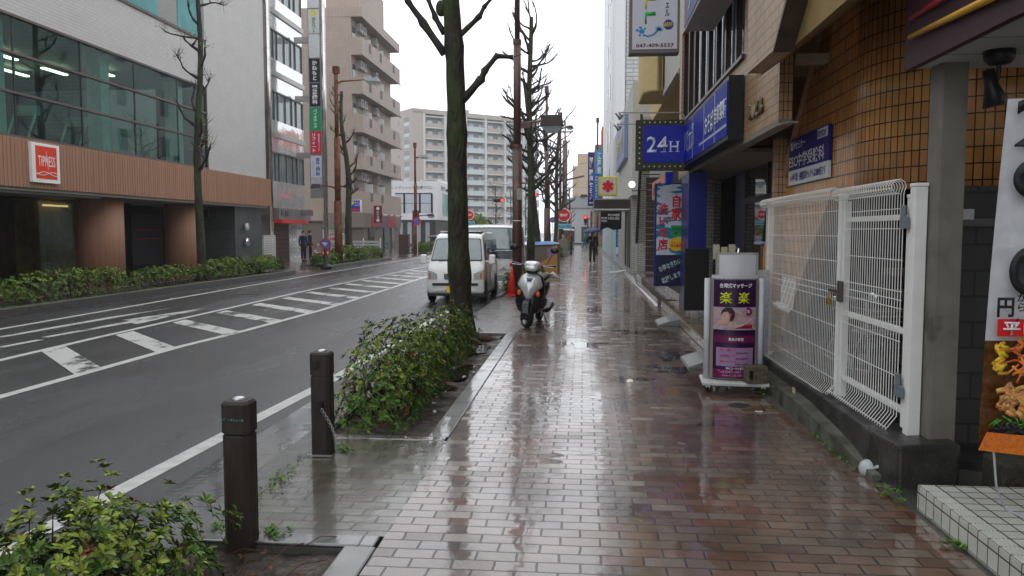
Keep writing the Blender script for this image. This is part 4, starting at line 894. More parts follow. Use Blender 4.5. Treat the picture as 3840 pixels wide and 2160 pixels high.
pts = [(-3.1 + .05 * math.sin(i * 1.9), 5.4 + i * .07) for i in range(n)]
b.loft([[(x, y, .1) for x, y in pts], [(x, y, 2.8) for x, y in pts]], close=False, caps=False)
b.build('curtain', mat('yellow green curtain', (.42, .34, .06), .8, vary=.35, scale=1.5), gy, smooth=True)
for y, z in ((21.6, 2.4),): MB().cbox((-2.85, 7.2, 2.62), (.08, 1.3, .06)).build('lobby_lamp', lit('warm lamp glow', (1, .72, .30), 2), gy)
MB().cbox((-3.7, 10.6, .9), (.05, .35, .06)).build('desk_lamp', lit('warm lamp glow', (0, 0, 0)), gy); MB().cbox((-3.6, 9.6, .35), (.1, 1.5, .7)).build('pale_counter', mat('pale counter', (.22, .22, .23), .5), gy)
MB().cbox((-.4, 2.2, 2.84), (.12, 7.5, .06)).build('soffit_tube', mat('tube lamp cover', (.5, .5, .46), .4), gy)
lp = empty('gym_lightbox', 'small square hanging lightbox with orange emblem under the gym soffit', 'sign', (-16.6, 27.1, 2.45)); MB().cbox((0, 0, 0), (.25, .75, .62)).build('case', mat('pale case', (.40, .30, .26), .5), lp, bevel=.02); MB().cbox((.13, 0, 0), (.02, .42, .38)).build('emblem', mat('orange emblem', (.45, .12, .03), .5), lp)
pk = empty('parking_signbox', 'blue P parking sign box hanging under the gym soffit', 'sign', (-17.3, 35.0, 2.5)); MB().cbox((0, 0, 0), (.7, .2, .34)).build('case', BLACK, pk); MB().cbox((-.2, -.11, 0), (.24, .02, .3)).build('blue_field', BLUET, pk); text('P', .14, .22, WT, pk, (-.2, -.125, 0), bold=.03)
for k, (z, nm) in enumerate(((1.92, 'wall lamp'), (1.2, 'mirror'))):
    e = empty('wall_lamp' if k == 0 else 'convex_mirror', ['round white wall lamp on the dark stone pier', 'round convex mirror below the wall lamp on the dark stone pier'][k], nm, (-16.1, 37.2, z))
    MB().ball((0, 0, 0), .19, (.5, 1, 1), 14, 10).build('globe' if k == 0 else 'mirror_face', mat('lamp globe', (.5, .5, .48), .3) if k == 0 else CHROME, e, smooth=True); b = MB(); b.box(-.12, 0, -.01, .01, -.2, .2); b.box(.08, .11, -.008, .008, -.19, .19); b.build('bracket', GREYM, e)
ts = empty('gym_sign', 'square red gym sign with white lettering and white border', 'sign', (-15.80, 22.38, 3.69))
MB().cbox((0, 0, 0), (.12, 1.22, 1.14)).build('border', WHITE, ts, bevel=.01); MB().cbox((.066, 0, .02), (.01, .92, .94)).build('red_field', mat('sign orange red', (.68, .045, .015), .35), ts)
text('TIPNESS', .74, .30, WT, ts, (.075, 0, .06), '+x', .0); b = MB(); b.tube([(.075, -.02, .36), (.075, .01, .1), (.075, .06, -.2)], [.003, .012, .003], 4)
for k in range(2): b.tube([(.075, -.46 + .92 * i / 12, -.30 - .05 * math.sin(i * .5 + k * 2.4)) for i in range(13)], .010, 4)
b.build('line_emblem', WT, ts)
# ---- white tiled planter wall by the gym pier
ww = tag(MB().box(-17.4, -16.4, 39.9, 41.5, 0, 1.5).build('white_tiled_wall', tile('white square tile', (.62, .62, .60), (.58, .58, .56), (.10, .10, .10), .21, .12, .012, off=0, rough=.4, bump=.3)), 'short white tiled wall between gym and mirror glass building', 'wall')
# ---- mirror glass office building
ob = empty('office_building', 'narrow mirror glass office building with dark stone edge', 'building', (-16.6, 41.6, 0))
MB().box(-.6, -.05, -1.95, -.15, 0, 20).build('stone_edge', mat('dark brown granite', (.065, .05, .047), .3, vary=.25, scale=1), ob)
b = MB()
for z in (2.25, 5.0, 7.8, 11.0, 13.6): b.box(-.58, -.02, -1.97, -.1, z, z + .28)
each(b, 'granite_band', mat('granite band', (.03, .022, .02), .3), ob)
MB().tube([(-.05, -.1, 0), (-.05, -.1, 20)], .17, 14).build('corner_tube', mat('warm chrome', (.62, .60, .56), .16, metal=1, vary=.2, scale=.6), ob, smooth=True)
MB().box(-6, -.25, -1.9, 5.3, 0, 20).build('core', DARKIN, ob)
spm = mat('mirror spandrel', (.74, .75, .76), .08, metal=.7, vary=.05, bump=.5, bscale=1.1)
for k in range(5):
    z0 = 4.42 + 3.27 * k
    MB().box(-.25, -.06, .1, 5.2, z0 + 1.55, z0 + 3.27).build('spandrel', spm, ob)
    MB().box(-.2, .02, .1, 5.3, z0 + 2.35, z0 + 2.62).build('spandrel_band', mat('dull metal band', (.30, .28, .27), .3, metal=.6), ob)
    MB().box(-.25, -.12, .1, 5.2, z0, z0 + 1.55).build('window', mat('office window', (.16, .21, .21), .05, vary=.5, scale=1.2, stretch=(1, 2.0, .3), spec=.8), ob)
    b = MB()
    for y in (.1, .75, 1.3, 2.4, 3.4, 4.1, 5.15): b.box(-.12, -.05, y, y + .06, z0, z0 + 1.55)
    b.box(-.12, -.04, .1, 5.2, z0 + 1.5, z0 + 1.58); b.build('window_frame', mat('grey bronze', (.12, .115, .11), .35, metal=.4), ob)
MB().box(-.25, -.06, .1, 5.2, 2.95, 4.42).build('lower_spandrel', spm, ob)
MB().box(-.1, .35, .1, 5.1, 2.35, 2.95).build('shop_fascia', mat('grey shop fascia', (.19, .18, .18), .4), ob); text('寿し 魚がし', 1.3, .4, BT, ob, (.36, 1.0, 2.7), '+x', .03)
MB().box(.0, .5, .1, 4.2, 2.15, 2.34).build('red_valance', mat('red white valance', (.62, .04, .04), .5, vary=.3, scale=6), ob)
MB().box(-.22, -.2, .1, 2.9, 0, 2.2).build('lattice_front', tile('wood lattice', (.13, .055, .02), (.10, .04, .015), (.02, .012, .01), .25, .25, .04, off=0, rough=.5), ob)
MB().box(-.22, -.2, 2.95, 5.1, 0, 2.2).build('mirror_front', spm, ob)
# ---- vertical sign column
sc_ = empty('sign_tower', 'tall steel framed column of stacked clinic sign panels', 'sign', (-15.62, 45, 0))
MB().tube([(.82, .1, 0), (.82, .1, 20)], .13, 12).build('steel_post', mat('warm chrome', (0, 0, 0)), sc_, smooth=True)
MB().box(-.06, .70, .06, .3, 3.6, 20).build('frame', mat('sign tower frame', (.30, .30, .30), .35, metal=.5), sc_)
def zp_(py): return 1.7 + (868 - py) * .015
for y0, y1, m_, s_, tm, ww_ in [(33, 122, mat('panel pale', (.55, .58, .55), .4), '元ビルコート', mat('dark green letters', (.02, .12, .06), .5), .22), (125, 212, mat('panel blank', (.58, .59, .60), .4), None, None, 0), (216, 303, mat('panel black', (.02, .022, .03), .4), 'かねもと', WT, .30), (307, 393, mat('panel black', (0, 0, 0)), '矯正歯科', WT, .32), (398, 483, mat('panel green', (.01, .30, .13), .4), 'バイオテック', WT, .26), (488, 573, mat('panel crimson', (.58, .03, .05), .4), 'リフィート', WT, .24), (580, 663, mat('panel white', (.60, .62, .66), .4), '京葉歯科', mat('clinic blue', (.01, .10, .40), .4), .26), (665, 695, mat('panel grey', (.45, .47, .50), .4), None, None, 0), (-60, 28, mat('panel white', (0, 0, 0)), None, None, 0)]:
    MB().box(.0, .62, .02, .06, zp_(y1), zp_(y0)).build('sign_panel', m_, sc_)
    if s_:
        ox = {'リフィート': .2, '京葉歯科': .42}.get(s_, .31)
        text('\n'.join(s_), ww_, (y1 - y0) * .015 * (.62 if s_ == '元ビルコート' else .84), tm, sc_, (ox, .012, (zp_(y0) + zp_(y1)) / 2 - (.2 if s_ == '元ビルコート' else 0)), bold=.03, name='lettering')
text('\n'.join('痩身専門エステ'), .12, 1.0, WT, sc_, (.5, .012, zp_(530)), bold=.01); text('\n'.join('クリニック'), .12, .85, mat('clinic blue', (0, 0, 0)), sc_, (.14, .012, zp_(630)))
b = MB(); b.lathe([(.15, .01), (.15, .018)], (.31, 0, zp_(45)), 16, 'y'); b.build('yellow_emblem', mat('emblem yellow', (.7, .6, .05), .4), sc_)
for z in (2.62, 5.9, 9.1, 12.4): MB().box(-.9, .0, .1, .3, z, z + .32).build('bracket', mat('dull metal band', (0, 0, 0)), sc_)
# ---- beige apartment block with balconies
apm = tile('beige small tile', (.39, .315, .26), (.365, .29, .24), (.28, .225, .19), .25, .12, .012, off=0, rough=.6, bump=.12, dirt=.06)
ap = empty('apartment_block', 'beige tiled apartment block with long balconies and air conditioners', 'building', (-16.5, 59.3, 0))
MB().box(-9, -.85, 0, 12.2, 2.5, 17.6).build('wall', apm, ap)
MB().box(-9, .0, -.02, 12.25, 17.6, 18.3).build('roof_band', apm, ap)
b = MB(); b.box(-3.2, -.6, 1.5, 9, 18.3, 21.2); b.build('penthouse', apm, ap); MB().box(-2.3, -.9, 1.2, 1.5, 20.3, 20.42).build('penthouse_canopy', WHITE, ap)
ventm = mat('ornamental grille', (.10, .09, .08), .6, vary=.3, scale=8)
glz = mat('dark balcony glass', (.05, .07, .075), .08)
for k, (zt, zb) in enumerate([(16.12, 14.83), (13.18, 11.96), (10.46, 9.12), (7.55, 6.37), (4.75, 3.1)]):
    b = MB(); b.box(-.12, .0, 0, 12.25, zb, zt); b.box(-.85, -.12, 0, .12, zb, zt); b.box(-.85, -.12, 12.1, 12.25, zb, zt); b.build('balcony_parapet', apm, ap)
    MB().box(-.85, -.12, .12, 12.1, zb, zb + .16).build('balcony_floor', mat('balcony slab', (.40, .36, .33), .7), ap)
    for y in (1.9, 5.2, 9.6) if k < 4 else (1.9, 5.2): MB().box(-.13, .02, y, y + .62, zt - .75, zt - .10).build('vent_grille', ventm, ap)
    ztop = [17.6, 14.83, 11.96, 9.12, 6.37][k]
    for y in (1.35, 2.35, 5.9): 
        c = MB(); c.box(-.84, -.48, y, y + .75, ztop - .75, ztop - .12); o = c.build('air_conditioner', mat('air conditioner grey', (.42, .41, .40), .5), ap, bevel=.01)
        c = MB(); c.lathe([(.22, 0), (.22, .012)], (-.475, y + .36, ztop - .44), 14, 'x'); f_ = c.build('fan', BLACK, o); 
    b = MB(); b.box(-.84, -.2, 3.2, 3.25, zt - .1, ztop - .95); b.box(-.84, -.2, 7.1, 7.15, zt - .1, ztop - .95); each(b, 'partition', WHITE, ap)
    b = MB(); b.box(-.86, -.83, .3, 1.1, zt - .9, ztop - .6); b.box(-.86, -.83, 4.0, 5.6, zt - .9, ztop - .7); b.box(-.86, -.83, 8.0, 9.6, zt - .9, ztop - .7); each(b, 'balcony_window', glz, ap)
    MB().tube([(-.05, 12.3, zb - .05), (.08, 12.3, zb - .05), (.08, 11.6, zb - .05)], .035, 6).build('drain_spout', ventm, ap)
MB().box(-9, -.1, .2, 12.2, -.2, 2.5).build('ground_floor', mat('brown grey ground floor', (.17, .14, .12), .6, vary=.1), ap)
MB().box(-3.2, -.0, -.04, 12.25, 2.0, 3.1).build('shop_fascia', mat('taupe fascia', (.20, .165, .14), .6), ap)
b = MB(); b.box(-.02, .03, 2.0, 4.6, 2.05, 2.95); b.box(-.02, .03, 7.3, 10.0, 2.05, 2.95); each(b, 'maroon_panel', mat('maroon panel', (.33, .04, .05), .5), ap); MB().box(-.02, .034, 4.61, 7.2, 2.05, 2.95).build('grey_panel', mat('plum grey panel', (.13, .09, .10), .5), ap)
b = MB(); b.box(-.06, .0, 1.4, 3.0, -.1, 2.0); b.box(-.06, .0, 6.0, 7.4, -.1, 2.0); b.box(-.06, 0, 8.6, 9.6, -.1, 2.0); each(b, 'shop_opening', glz, ap)
b = MB(); [b.box(.2, .32, y, y + .2, 3.0, 3.12) for y in (4.9, 5.6, 7.4, 9.4, 10.2)]; each(b, 'fascia_lamp', WHITE, ap)
b = MB(); [b.box(-2.9, -1.9 + k * 0, -.03 - .0 * k, .0, 0.1, 1.9) for k in range(1)]; b.build('side_window', glz, ap)
MB().tube([(-17.6 + 16.5, -.06, 0), (-1.1, -.06, 2.9)], .05, 6).build('side_pipe', WHITE, ap)
for k, (y, lb) in enumerate(((61.2, 'nearer maroon banner with white discs on the apartment block'), (75.5, 'farther maroon banner with white discs past the apartment block'))):
    x0 = -15.95 if k == 0 else -16.0
    e = empty('shop_banner', lb, 'banner', (x0, y, 2.35), group='maroon shop banners'); MB().box(-.32, .32, 0, .05, 0, 1.35).build('cloth', mat('maroon cloth', (.18, .015, .025), .6), e)
    b = MB()
    for z in (.22, 1.13): b.lathe([(.13, -.012), (.13, -.002)], (0, 0, z), 14, 'y')
    each(b, 'disc', WT, e); text('肉\n料\n理', .2, .55, WT, e, (0, -.008, .67))
pb = empty('parking_sign', 'blue and yellow P parking sign box on the apartment wall', 'sign', (-15.2, 52.5, 2.98)); MB().box(-.4, .35, 0, .3, 0, .82).build('case', WHITE, pb, bevel=.02); MB().box(-.38, .30, -.012, -.001, .03, .79).build('face', mat('sign royal', (.02, .06, .45), .4), pb); text('P', .26, .32, YELT, pb, (-.2, -.016, .56), bold=.06); text('タイム\nパーク', .34, .34, WT, pb, (.12, -.016, .55), bold=.02); MB().box(-.3, .2, -.018, -.013, .08, .26).build('red_car_mark', REDT, pb, bevel=.004)
# ---- parking lot price board etc.
pr = empty('price_board', 'white parking price board with green header reading 1,600 yen', 'sign', (-16.6, 50, .95)); MB().box(-.05, 1.35, 0, .06, 0, 1.08).build('board', mat('board white', (.60, .62, .62), .4), pr); MB().box(-.05, 1.35, -.008, -.001, .88, 1.06).build('header', mat('header green', (.01, .14, .07), .4), pr)
text('タイムパーク', .9, .12, WT, pr, (.5, -.012, .97), bold=.02); text('24時間 最大', .62, .13, REDT, pr, (.62, -.008, .56), bold=.02); text('1,600円', .8, .22, REDT, pr, (.66, -.008, .28), bold=.04); text('入庫より', .4, .08, BT, pr, (.62, -.008, .76))
MB().tube([(.0, .03, -.95), (.0, .03, .9)], .04, 6).build('leg', WHITE, pr); MB().tube([(1.3, .03, -.95), (1.3, .03, .9)], .04, 6).build('leg', WHITE, pr)
fn = empty('parking_fence', 'pale horizontal rail fence around the parking lot', 'fence', (-16.8, 52, 0)); b = MB(); [b.box(0, 3.4, 0, .04, .2 + i * .19, .32 + i * .19) for i in range(5)]; each(b, 'rail', mat('pale rail', (.4, .42, .42), .5), fn); b = MB(); [b.box(x, x + .06, .04, .1, 0, 1.25) for x in (0, 1.1, 2.2, 3.34)]; each(b, 'post', WHITE, fn)
br_ = empty('barrier', 'red and white parking barrier hoop beside the price board', 'barrier', (-15.75, 45.9, 0)); MB().tube([(0, 0, 0), (0, 0, .85), (.06, 0, .93), (.42, 0, .93), (.48, 0, .85), (.48, 0, 0)], .04, 8).build('hoop', REDT, br_); b = MB(); [b.box(-.05, .05, -.05, .05, z, z + .12) for z in (.2, .5)]; b.box(.12, .26, -.05, .05, .88, .98); each(b, 'white_band', WT, br_); MB().tube([(0, 0, .45), (.48, 0, .45)], .03, 6).build('cross_bar', WT, br_)
ub = empty('meter_box', 'cream meter box on a thin post beside the rusty lamp post', 'box', (-15.1, 49, 0)); MB().box(0, .36, 0, .2, 1.15, 1.5).build('case', mat('cream box', (.5, .47, .38), .5), ub, bevel=.01); MB().box(.05, .3, 0, .2, 1.6, 1.95).build('upper_case', mat('olive box', (.25, .26, .18), .5), ub); MB().tube([(.18, .1, 0), (.18, .1, 3.9)], .03, 6).build('post', GREYM, ub)
# ---- showroom
sr = empty('showroom_building', 'white two storey sales showroom with large upstairs windows', 'building', (-17.42, 95, 0))
wht = mat('showroom white', (.66, .67, .68), .5, vary=.04)
MB().box(-7, 0, 0, 11.5, 3.1, 7.7).build('upper_box', wht, sr); MB().box(-7, -.4, .4, 11.5, 0, 3.1).build('ground_floor', mat('dark shopfront', (.04, .035, .035), .4), sr)
MB().box(-5.2, -.75, -.03, .0, 3.9, 6.2).build('window', mat('blind window', (.45, .50, .55), .2, vary=.1), sr); b = MB(); [b.box(x, x + .22, -.06, -.03, 3.9, 6.2) for x in (-4.2, -2.3, -.85)]; b.box(-5.2, -.75, -.06, -.03, 5.05, 5.1); b.box(-5.2, -.7, -.06, -.03, 6.18, 6.3); b.build('window_frame', BLACK, sr)
MB().box(.0, .05, 3.2, 8.6, 3.7, 6.4).build('poster', mat('scenic poster', (.10, .30, .25), .4, vary=.4, scale=.5, c2=(.35, .42, .5), thr=(.45, .6)), sr)
text('プレシデンシャル 船橋サロン', 5.4, .42, BT, sr, (-3.3, -.02, 6.95)); text('船橋サロン', 4, .6, BT, sr, (.02, 4, 7.0), '+x')
b = MB(); [b.box(-6 + i * 1.1, -5.5 + i * 1.1, .34, .39, .2, 2.8) for i in range(5)]; each(b, 'shop_window', mat('dull window pale', (.30, .34, .38), .15), sr); b = MB(); [b.tube([(-.3 - 0, .5 + i * .75, 7.7), (.1, .5 + i * .75, 7.95)], .05, 5) for i in range(14)]; [b.box(-6 + i * 2, -5.85 + i * 2, -.3, -.1, 7.7, 7.85) for i in range(3)]; each(b, 'roof_lamp', WHITE, sr)
# ---- big apartment tower far behind, turned to the street
def tower(name, label, px, py, length, floors, fh, face, depth=14):
    t = empty(name, label, 'building', (px, py, 0), R(90 - 51)); W_ = length
    tb = mat('tower beige', (.38, .325, .29), .7, vary=.05); tw_ = mat('tower frame white', (.52, .52, .50), .6); tg = mat('tower rail glass', (.42, .50, .50), .25, vary=.08); td = mat('tower recess', (.17, .175, .185), .3, vary=.3, scale=.6)
    H = floors * fh + 1.2
    MB().box(0, W_, 1.6, depth, 0, H).build('core', td, t)
    MB().box(-.2, W_, .0, depth + .1, H - .5, H + .7).build('roof_band', tb, t); MB().box(-.25, 3.2, .0, depth, 0, H).build('corner_bay', tb, t)
    for k in range(floors):
        z = k * fh
        MB().box(3.2, W_, .1, 1.6, z + fh - .1, z + fh + .18).build('slab', tw_, t)
        x = 3.2; j = 0
        while x < W_ - 1:
            wd = 6.6; MB().box(x + .3, min(W_, x + wd - .3), .12, .3, z + .1, z + 1.25).build('rail', tg if (j % 3) in (1, 2) else tb, t); x += wd; j += 1
    x = 3.2; j = 0
    b = MB(); c = MB()
    while x <= W_: b.box(x - .3, x + .3, -.15, 1.6, 0, H - .6 if j % 2 else H - .5); c.box(x + .31, x + 1.1, .8, 1.6, 0, H - 1); x += 6.6; j += 1
    each(b, 'pillar', tw_, t); each(c, 'partition_wall', tb, t)
    b = MB(); x = 5
    while x < W_:
        for k in range(floors): b.box(x, x + 1.6, 1.5, 1.6, k * fh + .3, k * fh + 2.2)
        x += 3.3
    each(b, 'bright_window', mat('curtained window', (.50, .53, .55), .3, vary=.2, scale=.4), t)
    b = MB()
    for k in range(floors): b.box(-.3, .0, 2, 5, k * fh + .4, k * fh + 1.4)
    each(b, 'side_balcony', tg, t); b = MB(); [b.box(-.28, .0, 8, 9, k * fh + 1, k * fh + 2) for k in range(floors)]; [b.box(-.27, .01, 2, 5, k * fh + 1.4, k * fh + 2.7) for k in range(floors)]; each(b, 'side_window', td, t)
    MB().box(18, 20.5, 5, 8, H, H + 2.4).build('roof_tank', tb, t)
    return t
tower('apartment_tower', 'wide beige eleven storey apartment tower with glass balconies', -46, 215, 42, 11, 3.0, None)
for lb, x, y, wx, dy, h_, c in (('pale block in the gap between the tree trunks', 4, 330, 26, 20, 14, (.40, .38, .36)),):
    e = empty('distant_building', lb, 'building', (x - 14, y, 0)); MB().box(0, wx, 0, dy, 0, h_).build('wall', mat('far wall %d' % x, c, .7), e); b = MB(); [b.box(.6, wx - .6, -.05, .02, 1.2 + k * 3, 2.4 + k * 3) for k in range(int(h_ / 3.1))]; each(b, 'window', mat('dull window', (0, 0, 0)), e)
# ================================================================== TREES, HEDGES, SHRUBS
bark = mat('mossy wet bark', (.030, .022, .018), .6, vary=.35, scale=3.0, stretch=(1.2, 1.2, .5), bump=1.0, bscale=17, bdist=.05, rvary=.15, c2=(.042, .060, .018), thr=(.44, .62))
bark2 = mat('dark limb bark', (.030, .023, .020), .65, vary=.3, scale=8, bump=.6, bscale=40, c2=(.05, .055, .03), thr=(.5, .7))
twigm = mat('thin twig', (.05, .035, .022), .7, vary=.3, scale=20)
budm = mat('spring bud leaf', (.30, .36, .06), .6, vary=.25, scale=5, island=.3)
leafA = mat('azalea leaf', (.068, .135, .017), .5, vary=.25, scale=3, island=.6, spec=.3)
leafY = mat('young yellow green leaf', (.18, .235, .028), .5, vary=.25, scale=3, island=.45, spec=.3)
leafR = mat('reddish old leaf', (.16, .055, .018), .5, vary=.3, scale=3, island=.45)
leafF = mat('hedge leaf', (.058, .108, .015), .6, vary=.25, scale=1.2, island=.6, spec=.2)
leafFY = mat('hedge young leaf', (.15, .205, .027), .6, vary=.25, scale=1.2, island=.4, spec=.2)
grassm = mat('weed green', (.09, .19, .02), .5, vary=.3, scale=6, island=.4)
def leaves(C, Nn, n, L, W, rng, spread=.55, lift=.45):
    """rosettes of folded pointed leaves: centres C, outward normals Nn"""
    m = len(C); C = np.repeat(C, n, 0); Nn = np.repeat(Nn, n, 0); k = m * n
    a = rng.uniform(0, 2 * np.pi, k)
    ref = np.where(np.abs(Nn[:, 2:3]) > .9, np.array([[1., 0, 0]]), np.array([[0, 0, 1.]]))
    t1 = np.cross(Nn, ref); t1 /= np.linalg.norm(t1, axis=1, keepdims=True); t2 = np.cross(Nn, t1)
    lf = rng.uniform(lift - spread, lift + spread, (k, 1))
    d = t1 * np.cos(a)[:, None] + t2 * np.sin(a)[:, None] + Nn * lf; d /= np.linalg.norm(d, axis=1, keepdims=True)
    wv = np.cross(d, Nn); wv /= np.linalg.norm(wv, axis=1, keepdims=True) + 1e-6; up = np.cross(wv, d)
    l = (L * rng.uniform(.6, 1.15, k))[:, None]; w_ = (W * rng.uniform(.7, 1.1, k))[:, None]
    base = C + d * l * .06
    droop = -up * l * .12
    V = np.stack([base, base + d * l * .38 + wv * w_ + up * w_ * .35, base + d * l * .72 + wv * w_ * .8 + up * w_ * .25 + droop * .4, base + d * l + droop,
                  base + d * l * .72 - wv * w_ * .8 + up * w_ * .25 + droop * .4, base + d * l * .38 - wv * w_ + up * w_ * .35], 1).reshape(-1, 3)
    i = np.arange(k)[:, None] * 6
    F = np.concatenate([i + np.array([[0, 1, 2, 3]]), i + np.array([[0, 3, 4, 5]])], 1).reshape(-1, 4)
    return V, F
def shape_pts(n, c, r, rng, shell=.45, flat=2.6, lumps=.16, seed=0, zmin=.0):
    """points scattered through a boxy mound with an uneven outline"""
    P, Q = [], []
    while len(P) < n:
        v = rng.normal(size=3); v[2] = abs(v[2]) * 1.0 if rng.random() < .9 else -abs(v[2]) * .3; v /= np.linalg.norm(v)
        s = (np.abs(v) ** flat).sum() ** (-1 / flat)
        lump = 1 + lumps * mnoise.noise(Vector((v[0] * 2.3 + seed, v[1] * 2.3, v[2] * 2.3))) + lumps * .7 * mnoise.noise(Vector((v[0] * 6, v[1] * 6 + seed, v[2] * 6)))
        t = (1 - shell * rng.random() ** 1.7) * lump
        p = v * s * t * np.array(r)
        if p[2] < zmin: continue
        P.append(p + np.array(c)); q = v / np.array(r); q /= np.linalg.norm(q); q[2] = abs(q[2]) * .7 + .35; Q.append(q / np.linalg.norm(q))
    return np.array(P), np.array(Q)
def shrub(name, label, cat, c, r, n, L, W, seed, k=7, mats=(None, None, None), fr=(.74, .22, .04), stems=40, group=None, shell=.5, flat=2.6, zmin=.05, lumps=.16):
    rng = np.random.default_rng(seed); o = empty(name, label, cat, (c[0], c[1], c[2]), 0, group)
    P, Q = shape_pts(n, (0, 0, 0), r, rng, shell=shell, flat=flat, seed=seed, zmin=zmin, lumps=lumps)
    # young leaves tend to the tips at the top
    sc = P[:, 2] / r[2] + rng.normal(0, .45, n); order = np.argsort(-sc); nY = int(n * fr[1]); nR = int(n * fr[2])
    iy = order[:nY]; rest = order[nY:]; rng.shuffle(rest); ir = rest[:nR]; ig = rest[nR:]
    for idx, m_, nm in ((ig, mats[0] or leafA, 'foliage'), (iy, mats[1] or leafY, 'young_shoots'), (ir, mats[2] or leafR, 'old_leaves')):
        if len(idx) == 0: continue
        V, F = leaves(P[idx], Q[idx], k, L * (.85 if nm == 'young_shoots' else 1), W, rng); npmesh(nm, V, F, m_, o)
    if stems:
        b = MB(); sel = rng.choice(n, min(stems, n), replace=False)
        for i in sel:
            q = P[i]; s = np.array([q[0] * .35, q[1] * .5, 0]) + rng.normal(0, .03, 3); s[2] = -.04; md = (s + q) / 2 + rng.normal(0, .04, 3)
            b.tube([s, md, q], [.008, .005, .0025], 4, cap=False)
        b.build('stem', twigm, o)
    return o
# near shrub, lower left
shrub('azalea_shrub', 'near azalea shrub with yellow green tips at the lower left corner', 'shrub', (-2.30, 3.25, -.05), (.68, .80, .58), 1150, .050, .0098, 11, k=9, fr=(.70, .28, .02), stems=110, shell=.85, flat=2.1, lumps=.35)
shrub('azalea_shrub', 'lower azalea shrub spilling toward the road at the bottom left corner', 'shrub', (-2.75, 2.85, -.05), (.5, .7, .42), 380, .050, .0098, 13, k=9, fr=(.70, .28, .02), stems=50, shell=.85, flat=2.1, lumps=.35)
# hedge beyond the paved gap
shrub('azalea_hedge', 'dense azalea hedge between the second bollard and the mossy tree', 'hedge', (-1.84, 7.75, -.05), (.46, 1.25, .80), 1150, .052, .0105, 21, k=8, fr=(.70, .26, .04), stems=80, shell=.6, flat=2.8, lumps=.22)
shrub('azalea_hedge', 'farther lower azalea hedge around the foot of the mossy tree', 'hedge', (-1.92, 10.5, -.05), (.40, 1.6, .72), 1000, .052, .012, 22, k=8, fr=(.68, .28, .04), stems=60, shell=.6, flat=2.8, lumps=.3)
for i, (x, y, sx_, sy_, h_, lb) in enumerate([(-1.95, 23.3, .36, 1.3, .62, 'low hedge between the red cone and the second street tree'), (-1.8, 27.6, .42, 2.2, .66, 'hedge in front of the yellow board box'), (-1.8, 39.5, .45, 5.5, .85, 'hedge beyond the yellow board box beside the pavement'), (-1.75, 50.5, .45, 3.2, .9, 'small hedge before the grey concrete box')]):
    shrub('street_hedge', lb, 'hedge', (x, y, -.05), (sx_, sy_, h_), 420, .085, .022, 31 + i, k=6, mats=(leafF, leafFY, leafR), fr=(.72, .26, .02), stems=20)
# opposite hedges, seen as separate clipped lengths
hd = [(13.5, 3.4, .60, .55, 'left end'), (19.3, 3.0, .72, .8, ''), (24.4, 2.4, .62, .5, ''), (28.4, 2.1, .74, .75, ''), (31.8, 1.1, .68, .8, '')]
labs = ['thin hedge at the left edge of the photo across the road', 'thick dark clipped hedge below the red gym sign', 'sparse hedge between the two terracotta columns', 'thick hedge around the young tree by the gym', 'last clipped hedge block before the driveway across the road']
for i, (y, ry, h_, dn, _) in enumerate(hd):
    shrub('clipped_hedge', labs[i], 'hedge', (-13.05, y, 0), (.55, ry, h_), int(1050 * dn), .085, .020, 51 + i, k=7, mats=(leafF, leafFY, leafR), fr=(.66, .32, .02), stems=60, shell=.35 if dn > .6 else .6, flat=3.6, lumps=.13, zmin=.12 if dn > .6 else .25)
for i, (y, ry, h_, lb) in enumerate([(39.6, 1.2, .62, 'small round hedge behind the bollard sign'), (43.0, 2.0, .92, 'tall dark hedge under the rusty lamp post'), (47.6, 2.2, .75, 'low hedge before the maroon banner'), (63.2, 1.6, .8, 'hedge near the no parking sign'), (68, 2.6, .8, 'farthest hedge across the road behind the white van')]):
    shrub('clipped_hedge', lb, 'hedge', (-13.0, y, 0), (.55, ry, h_), 520, .13, .035, 71 + i, k=6, mats=(leafF, leafFY, leafR), fr=(.74, .26, 0), stems=0, shell=.3, flat=3.4, lumps=.1)
# ground weeds
def weeds(name, label, spots, n, L, seed, kind='stuff', m=None):
    rng = np.random.default_rng(seed); P = []
    for (x, y, rx, ry, z) in spots: P.append(np.stack([rng.normal(x, rx, n), rng.normal(y, ry, n), np.full(n, z)], 1))
    P = np.concatenate(P); Q = np.tile(np.array([[0, 0, 1.]]), (len(P), 1)); V, F = leaves(P, Q, 5, L, L * .2, rng, lift=.5); o = npmesh(name, V, F, m or grassm); tag(o, label, 'weeds'); o['kind'] = kind; return o
weeds('weeds', 'green weeds growing round the feet of the bollards', [(-2.08, 4.6, .03, .25, .01), (-2.08, 5.3, .04, .25, .01), (-1.86, 5.98, .05, .05, .01), (-1.74, 4.25, .04, .04, .01)], 28, .03, 5)
weeds('weeds', 'weeds along the gutter below the retaining wall', [(1.95, 6.05, .02, .14, .01), (1.97, 5.25, .05, .1, .015), (1.93, 6.5, .02, .2, .01), (2.03, 4.4, .03, .03, .015), (1.86, 8.6, .03, .15, .01)], 16, .032, 6)
weeds('grass', 'moss and grass on the opposite planter soil', [(-12.72, 15 + i * 1.6, .14, .8, .0) for i in range(12)], 130, .06, 7)
weeds('leaf_litter', 'fallen brown leaves on the planter soil', [(-1.7, 7.0 + i * 1.5, .22, .7, -.02) for i in range(4)] + [(-1.65, 3.9, .25, .3, -.03)], 22, .035, 8, m=leafR)
weeds('grass', 'grass tuft by the white bag beyond the scooter', [(-1.45, 24.5, .1, .8, -.03)], 60, .06, 9)
